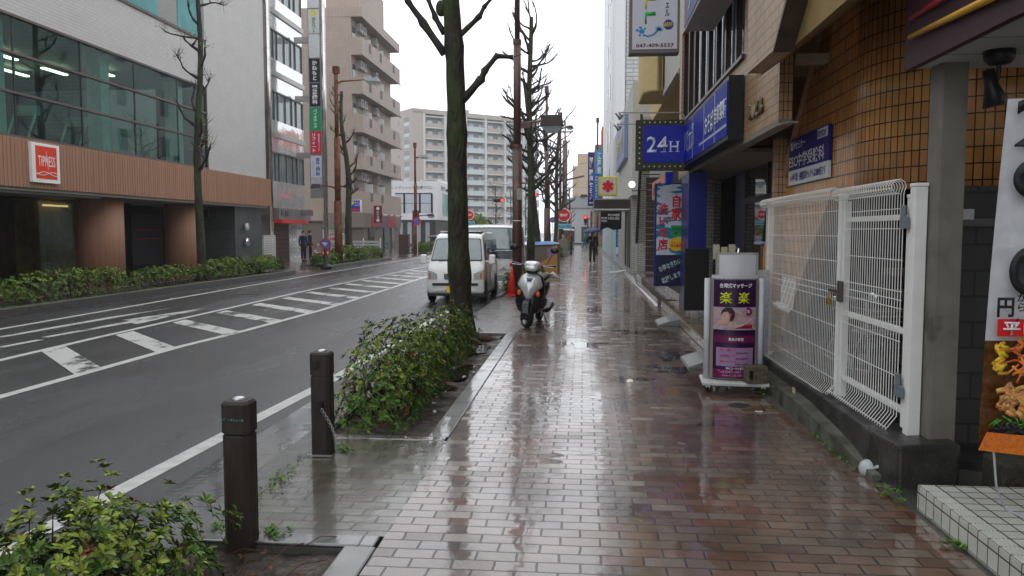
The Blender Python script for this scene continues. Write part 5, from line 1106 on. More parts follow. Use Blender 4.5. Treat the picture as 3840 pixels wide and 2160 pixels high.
# ---- street trees: pollarded, nearly bare
def limb(b, p, d, L, r, rnd, steps=6, wob=.35, up=.25, knob=1.45, tips=None):
    pts, rad = [Vector(p)], [r * 1.25]; d = Vector(d).normalized()
    for i in range(steps):
        d = (d + Vector((rnd.uniform(-wob, wob), rnd.uniform(-wob, wob), rnd.uniform(-wob * .7, wob) + up * .3))).normalized()
        q = pts[-1] + d * L / steps; pts.append(q); f = 1 - .55 * (i + 1) / steps; rad.append(r * f * (knob if rnd.random() < .3 else 1))
    rad[-1] *= 1.5
    # denser rings for lumpiness
    P, Rr = [], []
    for i in range(len(pts) - 1):
        for k in range(3):
            t = k / 3; P.append(pts[i].lerp(pts[i + 1], t)); Rr.append(rad[i] * (1 - t) + rad[i + 1] * t)
    P.append(pts[-1]); Rr.append(rad[-1]); P.append(pts[-1] + d * r * .5); Rr.append(rad[-1] * .4)
    b.tube(P, Rr, 7, jit=.22)
    if tips is not None: tips.append((pts[-1], d)); tips.append((pts[-2], d))
    return pts, rad
def bare_tree(name, label, base, h_, r0, seed, lean=(0, 0), z0=2.2, nl=12, L=1.3, buds=True, group='pollarded street trees', fork=False, r1=None, flare=1.5, limbs=None, tn=3, wiggle=.05, sp=None):
    rnd = random.Random(seed); o = empty(name, label, 'tree', base, 0, group); r1 = r1 or r0 * .45
    pts, rad = [], []; n = int(h_ / .22)
    for i in range(n + 1):
        t = i / n; z = t * h_ - .08
        pts.append((lean[0] * t + wiggle * math.sin(t * 9 + seed) * t ** .5, lean[1] * t + wiggle * math.cos(t * 7 + seed) * t ** .5, z)); rr = r0 * (1 - t) + r1 * t
        rr *= 1 + (flare - 1) * math.exp(-z * 5.5); 
        if rnd.random() < .16: rr *= 1.13
        rad.append(rr)
    MB().tube(pts, rad, 18, jit=.10).build('trunk', bark, o, smooth=True)
    b = MB(); tips = []
    if limbs:
        for j, (lp, lr) in enumerate(limbs):
            m = MB(); P, Rr = [], []
            for i in range(len(lp) - 1):
                a, c = Vector(lp[i]), Vector(lp[i + 1])
                for k in range(4): t = k / 4; P.append(a.lerp(c, t)); Rr.append((lr * (1 - .5 * (i + t) / (len(lp) - 1))) * (1.35 if (k == 0 and i) else 1))
            P.append(Vector(lp[-1])); Rr.append(lr * .75); m.tube(P, Rr, 10, jit=.2); m.build('branch', bark2, o, smooth=True); tips.append((Vector(lp[-1]), (Vector(lp[-1]) - Vector(lp[-2])).normalized()))
    for i in range(nl):
        t = (z0 + (h_ - z0) * (i + .5) / nl) / h_; k = min(n, int(t * n)); p = Vector(pts[k]); a = rnd.uniform(0, 2 * math.pi) if i % 2 else rnd.choice([0, math.pi]) + rnd.uniform(-.6, .6)
        d = Vector((math.cos(a), math.sin(a) * .8, rnd.uniform(.15, .8))); LL = L * rnd.uniform(.55, 1.1) * (1.1 - .35 * t)
        lp, lr = limb(b, p, d, LL, rad[k] * .34 + .012, rnd, tips=tips)
        if rnd.random() < .6: limb(b, lp[3], Vector((rnd.uniform(-1, 1), rnd.uniform(-1, 1), .7)), LL * .5, lr[3] * .7, rnd, steps=4, tips=tips)
    tw = b if nl else MB()
    for p, d in tips:
        for _ in range(rnd.randint(1, tn)):
            q = p.copy(); dd = (d + Vector((rnd.uniform(-.9, .9), rnd.uniform(-.9, .9), rnd.uniform(-.1, .9)))).normalized(); P = [q.copy()]
            for s in range(3): dd = (dd + Vector((rnd.uniform(-.3, .3), rnd.uniform(-.3, .3), .15))).normalized(); q = q + dd * rnd.uniform(.08, .2) * (sp or 1); P.append(q.copy())
            tw.tube(P, [.009, .006, .004, .002], 4)
    tw.build('crown' if nl else 'twigs', bark2, o, smooth=True)
    if buds:
        rng = np.random.default_rng(seed); C = []
        for p, d in tips:
            if rnd.random() < .8:
                for _ in range(5): C.append([p.x + rnd.gauss(0, .14), p.y + rnd.gauss(0, .14), p.z + abs(rnd.gauss(.05, .14))])
        C = np.array(C); V, F = leaves(C, np.tile(np.array([[0, 0, 1.]]), (len(C), 1)), 3, .075, .018, rng); npmesh('bud_leaves', V, F, budm, o)
    return o
def q(px, py): return ((px - 2190) / 3000 * 12.6 + 1.92, 0, 1.7 + (868 - py) / 3000 * 12.6)   # metres about the tree's foot
T1 = [([q(1668, 196), q(1589, 82), q(1531, 0), q(1500, -70)], .062), ([q(1668, 122), q(1634, 62), q(1608, -5)], .05), ([q(1732, 372), q(1806, 290), q(1818, 262), (q(1862, 205)[0], .05, q(1862, 205)[2]), (q(1922, 208)[0], .1, q(1922, 208)[2])], .062), ([q(1722, 134), q(1800, 62), q(1818, 28), q(1845, -2)], .045)]
t1 = bare_tree('street_tree', 'nearest tree with thick mossy trunk between the hedge and the white van', (-1.92, 12.6, -.05), 7.4, .178, 3, lean=(-.22, 0), nl=0, limbs=T1, buds=False, r1=.115, flare=1.75, z0=4, wiggle=.03)
b = MB(); rnd = random.Random(8)
for i in range(9):
    a = i * .7 + rnd.uniform(-.2, .2); L_ = rnd.uniform(.35, .75); b.tube([(.10 * math.cos(a), .10 * math.sin(a), .18), (.24 * math.cos(a), .24 * math.sin(a), .05), (.24 * math.cos(a) + L_ * .5 * math.cos(a + .2), .24 * math.sin(a) + L_ * .5 * math.sin(a + .2), .005), ((.24 + L_) * math.cos(a + .35) * .8, (.24 + L_) * math.sin(a + .35), -.04)], [.07, .05, .03, .012], 8, jit=.25)
b.build('roots', mat('red brown root', (.085, .042, .025), .55, vary=.4, scale=12, bump=.8, bscale=30), t1, smooth=True)
b = MB(); b.ball((q(1656, 30)[0], 0, q(1656, 30)[2]), .085, (1, 1, 1.5)); b.build('burl', bark, t1, smooth=True)
bare_tree('street_tree', 'second tree on the near side with many spiky limbs behind the brown pole', (-1.95, 29.6, -.05), 9.6, .155, 5, lean=(-.05, 0), z0=3.4, nl=36, L=1.6, buds=False, tn=5)
bare_tree('street_tree', 'third tree on the near side leaning left behind the yellow board box', (-1.95, 36, -.05), 8.6, .14, 7, lean=(-.75, 0), z0=3.6, nl=24, L=1.5, buds=False, tn=5)
bare_tree('street_tree', 'fourth tree right beside the second brown pole', (-1.9, 44.8, -.05), 8.2, .15, 9, lean=(-.3, 0), z0=3.4, nl=22, L=1.9, buds=False, tn=5)
bare_tree('street_tree', 'fifth tree with drooping limbs spreading over the pavement', (-1.9, 53, 0), 9.2, .16, 12, lean=(.2, 0), z0=2.8, nl=26, L=2.4, buds=False, tn=5)
for i, (x, y, lb) in enumerate([(-1.9, 72, 'sixth tree down the near pavement'), (-1.9, 104, 'far tree past the crossing on the near side')]):
    bare_tree('street_tree', lb, (x, y, 0), 7.5, .15, 20 + i, z0=2.5, nl=14, L=1.6, buds=False)
bare_tree('street_tree', 'young budding tree before the gym windows across the road', (-13.2, 26.6, 0), 11.2, .155, 14, lean=(.12, 0), z0=3.7, nl=15, L=1.3, r1=.055, tn=6, wiggle=.09)
bare_tree('street_tree', 'young budding tree before the beige apartment block', (-13.2, 44.5, 0), 9.6, .22, 16, lean=(-.35, 0), z0=3.6, nl=14, L=1.3, r1=.08, tn=6, wiggle=.12)
for i, (x, y, lb) in enumerate([(-13, 118, 'far thin tree left of the signals'), (-11.5, 126, 'far thin tree right of the signals'), (-9.8, 135, 'farthest thin tree by the apartment tower')]):
    bare_tree('small_tree', lb, (x, y, 0), 8.5, .11, 40 + i, z0=2.5, nl=16, L=1.8, buds=True, group='thin trees beyond the crossing', sp=2)
shrub('evergreen_tree', 'rounded yellow green bush tree beyond the crossing', 'tree', (-17.2, 122, 1.2), (3.4, 3, 3.1), 1000, .5, .13, 91, k=6, mats=(leafF, leafFY, leafR), fr=(.6, .4, 0), stems=0, flat=2)
MB().tube([(0, 0, -1.2), (0, 0, 1)], .2, 8).build('trunk', bark, [x for x in SC.objects if x.name == 'evergreen_tree'][0])
shrub('potted_shrub', 'small yellow green potted shrub beside the pavement post', 'shrub', (-1.35, 62.5, .35), (.45, .5, .8), 260, .16, .05, 92, k=6, mats=(leafFY, leafFY, leafR), fr=(.6, .4, 0), stems=0, flat=2)
# ================================================================== STREET FURNITURE
def bollard(loc, label, chain=False):
    o = empty('bollard', label, 'bollard', loc, 0, 'dark wooden look bollards'); s, c = .075, .026
    def oct_(s, c): return [(-s + c, -s), (s - c, -s), (s, -s + c), (s, s - c), (s - c, s), (-s + c, s), (-s, s - c), (-s, -s + c)]
    bm_ = mat('dark recycled post', (.034, .026, .022), .5, vary=.35, scale=5, stretch=(1, 1, .25), bump=.35, bscale=30, rvary=.15)
    MB().prism(oct_(s, c), -.05, .605, 'z').build('shaft', bm_, o, bevel=.004); MB().prism(oct_(s - .006, c), .60, .625, 'z').build('groove', BLACK, o)
    b = MB(); b.loft([[(x, y, z) for x, y in oct_(q_, c)] for q_, z in ((s + .002, .618), (s + .002, .775), (s - .01, .79))]); b.build('cap', bm_, o)
    MB().lathe([(.04, .788), (.035, .80), (.02, .808), (.001, .81)], (0, 0, 0), 16).build('reflector', mat('clear reflector', (.5, .5, .52), .15, metal=.6), o, smooth=True)
    if chain:
        b = MB()
        for k in range(22):
            t = k / 21; x, z = .03 + .10 * t + .03 * math.sin(t * 3), .36 - .30 * t; r_ = .011
            a = (k % 2) * math.pi / 2
            b.tube([(x + r_ * math.cos(a) * math.cos(u), -.10 + r_ * math.sin(a) * math.cos(u) - .004, z + .014 * math.sin(u)) for u in [j * math.pi / 4 for j in range(9)]], .003, 4, cap=False)
        for k in range(11):
            x = -.09 + .018 * k; b.tube([(x + .012 * math.cos(u), -.105, .012 + .006 * math.sin(u)) for u in [j * math.pi / 4 for j in range(9)]], .003, 4, cap=False)
        b.build('chain', STEEL, o); b = MB(); b.tube([(-.03 + .025 * math.cos(t), -.1, .70 + .028 * math.sin(t)) for t in [k * math.pi / 5 for k in range(11)]], .005, 6); b.box(-.01, .03, -.102, -.088, .34, .42); b.build('ring', BLACK, o)
    else:
        text('ﾄﾊﾟｰｷｼｪｰﾙ', .13, .018, mat('faded sticker blue', (.12, .3, .32), .5), o, (-.0, -.095, .70), bold=.0)
    return o
bollard((-1.86, 4.14, 0), 'nearer dark bollard standing behind the lower left shrub'); bollard((-1.98, 5.88, 0), 'farther dark bollard with a hanging chain beside the hedge', True)
# brown telescoped pole with box lamp over the pavement
pl = empty('lamp_post', 'thick brown peeling lamp post beside the red cone', 'lamp post', (-1.80, 21.6, 0))
MB().tube([(0, 0, -.1), (0, 0, 4.0)], .128, 16).build('lower_shaft', BROWNP, pl, smooth=True); MB().tube([(0, 0, 4.0), (0, 0, 6.75)], .10, 16).build('middle_shaft', BROWNP, pl, smooth=True); MB().tube([(0, 0, 6.75), (0, 0, 10.5)], .072, 14).build('upper_shaft', BROWNP, pl, smooth=True)
b = MB(); b.lathe([(.137, 3.93), (.137, 4.03)], (0, 0, 0), 16); b.lathe([(.112, 6.66), (.112, 6.78)], (0, 0, 0), 16); each(b, 'collar', BROWNP, pl); MB().lathe([(.1295, 1.98), (.1295, 2.0)], (0, 0, 0), 16).build('band', WT, pl)
MB().tube([(.08, 0, 4.58), (.62, 0, 4.64)], .03, 8).build('arm', BROWNP, pl); MB().box(.09, .36, -.03, .03, 4.46, 4.60).build('arm_bracket', BROWNP, pl)
b = MB(); b.loft([[(.62, -.2, 4.50), (1.24, -.2, 4.50), (1.24, .2, 4.50), (.62, .2, 4.50)], [(.64, -.18, 4.78), (1.20, -.18, 4.78), (1.20, .18, 4.78), (.64, .18, 4.78)]]); b.build('lamp_hood', mat('plum lamp hood', (.06, .035, .035), .4), pl, bevel=.01)
b = MB(); b.loft([[(.66, -.17, 4.498), (1.20, -.17, 4.498), (1.20, .17, 4.498), (.66, .17, 4.498)], [(.78, -.1, 4.33), (1.08, -.1, 4.33), (1.08, .1, 4.33), (.78, .1, 4.33)]]); b.build('lamp_glass', mat('lamp glass', (.35, .42, .42), .15), pl); MB().box(.0, .14, -.13, -.125, 2.55, 2.85).build('sticker', mat('old sticker', (.32, .30, .28), .6, vary=.4, scale=12), pl)
def lamp(x, y, label, h_=10, arms=(), m=None, r=.09, name='lamp_post', steps=3):
    o = empty(name, label, 'lamp post', (x, y, 0)); m = m or RUST
    z = -.1
    for k in range(steps): z2 = h_ * (k + 1) / steps; MB().tube([(0, 0, z), (0, 0, z2)], r * (1 - .24 * k), 10).build('shaft', m, o, smooth=True); z = z2
    MB().tube([(0, 0, h_), (0, 0, h_ + .35)], r * .9, 8, jit=.2).build('finial', m, o)
    for (az, zz, L, big) in arms:
        d = (math.cos(az), math.sin(az)); MB().tube([(0, 0, zz - .12), (d[0] * .35, d[1] * .35, zz), (d[0] * L, d[1] * L, zz + .05)], [.06, .045, .03], 6).build('arm', m, o)
        w_, t_ = (.8, .28) if big else (.6, .3)
        b = MB(); X0 = L; b.loft([[(X0, -t_ / 2, -.08), (X0 + w_, -t_ / 2, -.12), (X0 + w_, t_ / 2, -.12), (X0, t_ / 2, -.08)], [(X0 + .05, -t_ / 3, .08), (X0 + w_ * .8, -t_ / 3, .10), (X0 + w_ * .8, t_ / 3, .10), (X0 + .05, t_ / 3, .08)]])
        M_ = Matrix.Translation((0, 0, zz + .05)) @ Matrix.Rotation(az, 4, 'Z'); b.xf(M_).build('lamp_hood', GREYM if big else mat('plum lamp hood', (0, 0, 0)), o)
        b = MB(); b.loft([[(X0 + .06, -t_ * .4, -.1), (X0 + w_ * .92, -t_ * .4, -.13), (X0 + w_ * .92, t_ * .4, -.13), (X0 + .06, t_ * .4, -.1)], [(X0 + .15, -t_ * .2, -.22), (X0 + w_ * .75, -t_ * .2, -.24), (X0 + w_ * .75, t_ * .2, -.24), (X0 + .15, t_ * .2, -.22)]]); b.xf(M_).build('lamp_glass', MATS['lamp glass'], o)
    return o
lamp(-12.9, 41.3, 'rusty lamp post with two lamps before the apartment block', 9.9, [(0, 9.5, 1.55, True), (math.pi, 4.05, .85, False)], r=.21)
lamp(-12.9, 60.8, 'distant rusty lamp post above the round no parking sign', 8.1, [(0, 7.4, .3, True), (0, 2.9, .9, False)], r=.15)
lamp(-13.1, 84, 'slim dark lamp post beside the red hydrant sign across the road', 7, [(math.pi, 6, .9, False)], r=.12, m=BROWNP)
lamp(-1.9, 40.6, 'second brown lamp post hidden among the near side trees', 8.6, [], r=.12, m=BROWNP)
lamp(-1.85, 62.5, 'third brown lamp post rising past the fifth tree', 10.5, [(math.pi, 9.7, .6, True), (0, 9.7, .4, False)], r=.14, m=BROWNP)
lamp(.95, 60, 'brown lamp post on the right side of the pavement by the tall signs', 9.7, [(math.pi, 4.3, .7, False)], r=.12, m=BROWNP)
up = empty('utility_pole', 'distant grey utility pole with cross arms over the pavement', 'utility pole', (-2.2, 92, 0)); MB().tube([(0, 0, 0), (0, 0, 12)], .28, 12).build('shaft', mat('dull utility brown', (.13, .09, .08), .6), up, smooth=True); b = MB(); b.tube([(0, 0, 10), (0, 0, 14.2)], .08, 6); b.build('mast', BROWNP, up)
b = MB(); [b.box(-2.4, .9, -.06, .06, z, z + .14) for z in (12.9,)]; b.tube([(-5.5, 0, 7.2), (-1, 0, 7.3), (2.2, 0, 8.0)], .10, 6); b.build('cross_arm', BROWNP, up)
wires = MB(); rnd = random.Random(3)
for (a, c, sg_) in [((-12, 70, 7.5), (2.5, 78, 8.6), .5), ((-14, 84, 6.6), (-1.9, 62.5, 6.2), .5), ((-14, 110, 8.5), (10, 112, 8.5), .8), ((-2.2, 92, 12.9), (-2.2, 200, 12), 2), ((-1.6, 92, 12.9), (-1.4, 200, 12), 2), ((-20, 96, 7.9), (-1.9, 90, 9.5), .8)]:
    wires.tube([(a[0] + (c[0] - a[0]) * t, a[1] + (c[1] - a[1]) * t, a[2] + (c[2] - a[2]) * t - sg_ * 4 * t * (1 - t)) for t in [k / 10 for k in range(11)]], .016, 4)
tag(wires.build('overhead_wires', BLACK), 'thin overhead wires crossing the street far away', 'wires')
# traffic signals
def signal(x, y, z, label, horiz=True, pole=None, armto=None, sc=1.0):
    o = empty('traffic_signal', label, 'traffic light', (x, y, z)); n = 3 if horiz else 2
    if horiz: MB().cbox((0, 0, 0), (1.15 * sc, .2, .36 * sc)).build('housing', mat('signal dark green', (.02, .03, .03), .4), o, bevel=.05)
    else: MB().cbox((0, 0, 0), (.40 * sc, .25, .85 * sc)).build('housing', mat('signal dark green', (0, 0, 0)), o, bevel=.03)
    for k in range(n):
        px_, pz_ = ((k - 1) * .36 * sc, 0) if horiz else (0, (.2 - k * .4) * sc); red = (k == 2) if horiz else (k == 0)
        MB().lathe([(.14 * sc, 0), (.14 * sc, -.02)], (px_, -.11, pz_), 14, 'y').build('lens', lit('signal red glow', (1, .03, .03), 6) if red else mat('dark lens', (.03, .035, .03), .2), o)
        b = MB(); rr = .155 * sc; b.loft([[(px_ + rr * math.cos(t), yy, pz_ + rr * math.sin(t)) for t in [R(-10 + i * 20) for i in range(11)]] for yy in (-.1, -.34)], close=False, caps=False); b.build('hood', BLACK, o)
    if armto: MB().tube([(0, .08, 0), (armto[0] - x, armto[1] - y, armto[2] - z)], .05, 6).build('arm', BROWNP, o)
    if pole: MB().tube([(pole[0] - x, pole[1] - y, -z), (pole[0] - x, pole[1] - y, pole[2] - z)], .10, 8).build('pole', BROWNP, o)
    return o
signal(-8.9, 84, 4.95, 'car signal showing red left of the brown lamp post', armto=(-13.1, 84, 5.1))
signal(-4.9, 75, 5.1, 'car signal showing red among the near side tree trunks', armto=(-1.8, 75.3, 5.3), pole=(-1.8, 75.3, 5.4))
signal(.15, 84, 3.0, 'pedestrian signal showing red above the pavement end', horiz=False, pole=(.75, 84, 3.8), armto=(.75, 84, 3.0), sc=.95)
signal(.2, 112, 2.9, 'smaller farther pedestrian signal beyond the crossing', horiz=False, pole=(.5, 112, 3.6), sc=.8)
signal(-6.8, 98, 2.9, 'small far signal glowing red between the trunks', horiz=False, pole=(-6.5, 98, 3.5), sc=.8)
# hydrant, no-parking and other round signs
def rsign(x, y, z, r, label, style, pole=True, name='round_sign'):
    o = empty(name, label, 'sign', (x, y, 0))
    if style == 'hyd':
        MB().lathe([(r, .0), (r, .03)], (0, 0, z), 24, 'y').build('disc', REDT, o); b = MB(); b.tube([(r * 1.18 * math.cos(t), 0, z + r * 1.18 * math.sin(t)) for t in [k * math.pi / 12 for k in range(25)]], .03, 6, cap=False); b.build('ring', WT if r > .35 else REDT, o); text('消火栓', r * 1.5, r * .55, WT, o, (0, -.006, z), bold=.04)
        MB().cbox((0.05, 0, z - r * 2.05), (r * 2.5, .03, r * .95)).build('plate', mat('plate cyan', (.22, .55, .58), .4), o); text('かねもと矯正', r * 2.2, r * .5, BLUET, o, (.05, -.02, z - r * 2.05), bold=.03)
        MB().tube([(r * 1.3, .05, 0), (r * 1.3, .05, z + r * .3), (r * .9, .05, z + r * 1.1), (0, .05, z + r * 1.35)], .04, 6).build('pole', REDT, o)
    else:
        MB().lathe([(r, .0), (r, .03)], (0, 0, z), 24, 'y').build('red_disc', REDT, o); MB().lathe([(r * .80, -.008), (r * .80, -.001)], (0, 0, z), 24, 'y').build('blue_disc', mat('sign blue bright', (.02, .12, .48), .4), o)
        b = MB(); a = R(-45); c_, s_3 = math.cos(a), math.sin(a); w_ = r * .09; b.poly([(-r * .8 * c_ - w_ * s_3, -.012, z - r * .8 * s_3 + w_ * c_), (r * .8 * c_ - w_ * s_3, -.012, z + r * .8 * s_3 + w_ * c_), (r * .8 * c_ + w_ * s_3, -.012, z + r * .8 * s_3 - w_ * c_), (-r * .8 * c_ + w_ * s_3, -.012, z - r * .8 * s_3 - w_ * c_)]); b.build('slash', REDT, o)
        if pole: MB().tube([(.0, .06, -.1), (.0, .06, z + r)], .035, 8).build('pole', mat('pale pole', (.5, .5, .5), .4), o)
    return o
rsign(-12.4, 59.0, 2.45, .30, 'round blue and red no parking sign across the road', 'np')
rsign(-16.8 + 5, 82, 3.4, .42, 'red hydrant sign with cyan plate across the road', 'hyd')
rsign(-1.55, 62, 2.95, .42, 'red hydrant sign with cyan plate over the near pavement', 'hyd')
rsign(-7.6, 115, 3.2, .40, 'smaller far hydrant sign beside the yellow green bush', 'hyd')
rsign(-3.5, 90, 3.0, .33, 'round blue sign beside the thick brown lamp post', 'np')
bs_ = empty('bollard_sign', 'low black bollard with round no entry sign and red plate at the driveway', 'sign', (-12.35, 37.5, -.1)); b = MB(); b.lathe([(.30, 0), (.30, .12), (.24, .18), (.12, .24), (.09, .8), (.09, .95)], (0, 0, 0), 14); b.build('base', BLACK, bs_, smooth=True); MB().lathe([(.27, -.03), (.27, .03)], (0, 0, 1.2), 20, 'y').build('rim', mat('sign rim navy', (.05, .06, .12), .4), bs_); MB().lathe([(.24, -.045), (.24, -.031)], (0, 0, 1.2), 20, 'y').build('red_disc', REDT, bs_); MB().lathe([(.19, -.055), (.19, -.046)], (0, 0, 1.2), 20, 'y').build('blue_disc', mat('sign blue bright', (0, 0, 0)), bs_); text('車両乗入\n禁止', .28, .16, WT, bs_, (0, -.06, 1.2), bold=.04)
MB().box(-.22, .22, -.04, .0, .66, .88).build('red_plate', REDT, bs_); text('注意', .3, .13, WT, bs_, (0, -.045, .77), bold=.03)
# cones
def cone(x, y, label, h_=.7, z=0):
    o = empty('traffic_cone', label, 'cone', (x, y, z), 0, 'red traffic cones'); rc = mat('cone red', (.72, .028, .02), .4, vary=.1); MB().lathe([(.125, .03), (.028, h_), (.02, h_ + .005)], (0, 0, 0), 20).build('body', rc, o, smooth=True); MB().box(-.145, .145, -.145, .145, 0, .03).build('base', rc, o, bevel=.01); return o
cone(-1.90, 21.15, 'red cone leaning on the thick brown lamp post'); cone(-17.9, 43.9, 'red cone before the shop across the road', z=.0)
# board box with blue sheet, bags, grey box
yb = empty('board_box', 'yellow and grey board box topped with a blue sheet in the planter', 'box', (-1.46, 32.2, 0)); MB().box(-.95, .40, 0, 2.0, 0, 1.15).build('sides', mat('brown grey panel', (.20, .165, .13), .5, vary=.1), yb); b = MB(); b.prism([(-.95, .0), (.40, 0), (.40, 1.15), (.2, 1.1), (.02, .62), (-.25, .45), (-.95, .12)], -.04, -.001, 'y'); b.build('yellow_board', mat('ochre board', (.50, .28, .09), .5, vary=.08), yb); MB().box(.401, .44, -.04, 2.0, 0, 1.18).build('edge_frame', mat('brown edge', (.22, .10, .035), .5), yb); b = MB(); b.loft([[(-.98, -.06, 1.14), (.44, -.06, 1.20), (.44, 2.02, 1.2), (-.98, 2.02, 1.14)], [(-.5, .3, 1.27), (.1, .3, 1.3), (.1, 1.5, 1.3), (-.5, 1.5, 1.27)]]); b.build('blue_sheet', mat('blue sheet', (.03, .16, .42), .35), yb, smooth=False); MB().box(-.0, .36, -.05, -.041, .72, 1.05).build('notice', mat('violet notice', (.35, .22, .36), .5, vary=.3, scale=9), yb)
b = MB(); rnd = random.Random(12)
for k in range(5): b.tube([(-.55 + .22 * k + rnd.uniform(-.05, .05), rnd.uniform(-.2, .2), .08), (-.35 + .22 * k, rnd.uniform(-.2, .2), .16 + rnd.uniform(0, .06)), (-.12 + .22 * k, rnd.uniform(-.15, .15), .07)], [.05, .11, .03], 8, jit=.5)
pbag = tag(b.build('rubbish_bags', mat('clear rubbish bag', (.48, .46, .42), .25, vary=.3, scale=9, bump=.8, bscale=12), smooth=True), 'crumpled clear rubbish bags at the foot of the yellow board box', 'bags'); pbag.location = (-1.62, 28.2, 0)
gbx = tag(MB().prism([(-1.75, 0), (-1.10, 0), (-1.10, 1.0), (-1.28, 1.22), (-1.75, 1.10)], 54.6, 55.6, 'y').build('concrete_box', mat('grey granite box', (.20, .175, .16), .6, vary=.1), bevel=.03), 'grey granite box with sloping top beside the pavement', 'box')
pb2 = tag(MB().tube([(-.95, 59.5, 0), (-.95, 59.5, .95)], .09, 10).build('dark_post', mat('dark recycled post', (0, 0, 0))), 'single dark post standing on the pavement far ahead', 'post')
cabl = empty('cabinet', 'dark brown utility cabinet beside the no parking sign', 'cabinet', (-13.1, 58, 0)); MB().box(-.5, .25, 0, .5, 0, 1.5).build('case', mat('dark brown cabinet', (.06, .035, .03), .4), cabl, bevel=.02)
# ---- massage sign
ms = empty('massage_sign', 'purple standing massage sign on a white wheeled base', 'sign', (1.60, 8.72, 0), R(-4))
MB().box(-.33, .36, -.24, .22, .075, .115).build('base_plate', mat('pale base', (.50, .50, .48), .4), ms, bevel=.012)
for x in (-.27, .30):
    for y in (-.19, .17):
        c_ = MB().lathe([(.030, -.012), (.035, 0), (.030, .012)], (x, y, .035), 12, 'x').build('caster', RUBBER, ms, smooth=True); MB().box(x - .02, x + .02, y - .02, y + .02, .05, .074).build('fork', STEEL, c_)
fr_ = mat('pale sign post', (.52, .53, .58), .35)
MB().tube([(-.275, -.02, .115), (-.275, -.02, 1.20)], .032, 12).build('side_post', fr_, ms, smooth=True); MB().tube([(.285, -.02, .115), (.285, -.02, 1.20)], .032, 12).build('side_post', fr_, ms, smooth=True)
b = MB()
def bowx(n, xa, xb, d): return [(xa + (xb - xa) * i / n, -.05 - d * math.sin(math.pi * i / n)) for i in range(n + 1)]
cv = bowx(12, -.24, .25, .085)
b.loft([[(x, y, .13) for x, y in cv] + [(.25, .06, .13), (-.24, .06, .13)], [(x, y, 1.205) for x, y in cv] + [(.25, .06, 1.205), (-.24, .06, 1.205)]]); b.build('case', mat('taupe case', (.22, .20, .18), .4), ms)
cv2 = [(x, y - .004) for x, y in bowx(12, -.19, .20, .078)]
def curved(z0, z1, m, name, xa=-.212, xb=.222, off=.006, d=.0):
    b = MB(); n = 10; cvx = []
    for i in range(n + 1):
        x = xa + (xb - xa) * i / n; t = (x + .24) / .49; cvx.append((x, -.05 - .085 * math.sin(math.pi * t) - off))
    b.loft([[(x, y, z0) for x, y in cvx], [(x, y, z1) for x, y in cvx]], close=False, caps=False); return b.build(name, m, ms, smooth=True)
curved(.14, 1.19, mat('poster purple', (.030, .004, .045), .3, vary=.6, scale=5), 'poster', off=.004)
curved(1.2, 1.24, fr_, 'top_cap', -.235, .245, .0)
def cy(x): return -.05 - .085 * math.sin(math.pi * (x + .24) / .49)
curved(.66, .90, mat('poster photo ground', (.42, .30, .34), .35, vary=.3, scale=9), 'photo', off=.007)
curved(.27, .47, mat('poster lilac', (.30, .19, .34), .35, vary=.1), 'price_field', -.18, .20, .007); curved(.15, .235, mat('poster magenta', (.14, .008, .06), .3), 'phone_field', off=.006); curved(.52, .60, MATS['poster magenta'], 'welcome_band', -.20, .21, .006)
def mt(s, w_, h_, m, x, z, bold=.02): 
    o = text(s, w_, h_, m, ms, (x, 0, z), bold=bold)
    for v in o.data.vertices: v.co.y += cy(v.co.x) - .011
    return o
mt('台湾式マッサージ', .33, .05, WT, .01, 1.13, .03); mt('楽', .125, .125, mat('poster yellow', (.62, .66, .03), .4), -.09, 1.0, .015); mt('楽', .12, .125, MATS['poster yellow'], .095, 1.0, .015)
mt('男女大歓迎', .16, .035, WT, .02, .56); mt('試し・足裏コース', .16, .024, REDT, -.06, .445); mt('全身指圧コース', .15, .024, REDT, -.065, .385); mt('全身オイルコース', .16, .024, REDT, -.06, .325); mt('30分 3,000円', .13, .022, mat('plum letters', (0, 0, 0)), .08, .415); mt('60分 5,000円', .13, .022, MATS['plum letters'], .08, .355); mt('60分 6,000円', .13, .022, MATS['plum letters'], .08, .295)
mt('他のコースも有り', .18, .026, WT, .01, .25); mt('Tel:047-481-', .27, .032, mat('poster pink', (.50, .20, .42), .4), -.03, .212); mt('open.12:00-', .22, .03, MATS['poster pink'], -.01, .172)
def flat(pts, m, name, off=.012):
    b = MB(); b.poly([(x, cy(x) - off, z) for x, z in pts]); return b.build(name, m, ms)
skin_p = mat('printed skin', (.52, .33, .26), .4, vary=.1); 
flat([(-.10, .72), (-.03, .69), (.06, .695), (.10, .72), (.17, .74), (.19, .79), (.12, .82), (.05, .82), (.0, .79), (-.02, .74), (-.08, .745)], skin_p, 'printed_shoulders')
flat([(-.13, .85), (-.125, .80), (-.135, .775), (-.12, .76), (-.10, .745), (-.07, .75), (-.05, .80), (-.06, .86), (-.09, .88)], skin_p, 'printed_face', .014)
flat([(-.14, .82), (-.13, .87), (-.09, .90), (-.03, .895), (.0, .85), (.0, .80), (-.02, .76), (-.05, .75), (-.045, .80), (-.07, .855), (-.11, .85)], mat('printed black hair', (.012, .009, .009), .4), 'printed_hair', .017); flat([(-.06, .83), (-.035, .84), (-.03, .815), (-.05, .805)], REDT, 'printed_flower', .02)
flat([(-.17, .72), (-.10, .72), (-.06, .735), (-.09, .76), (-.15, .765)], skin_p, 'printed_hands', .016); flat([(.0, .675), (.185, .675), (.185, .72), (.1, .71), (.04, .69)], mat('printed red cloth', (.35, .01, .02), .4), 'printed_cloth', .019)
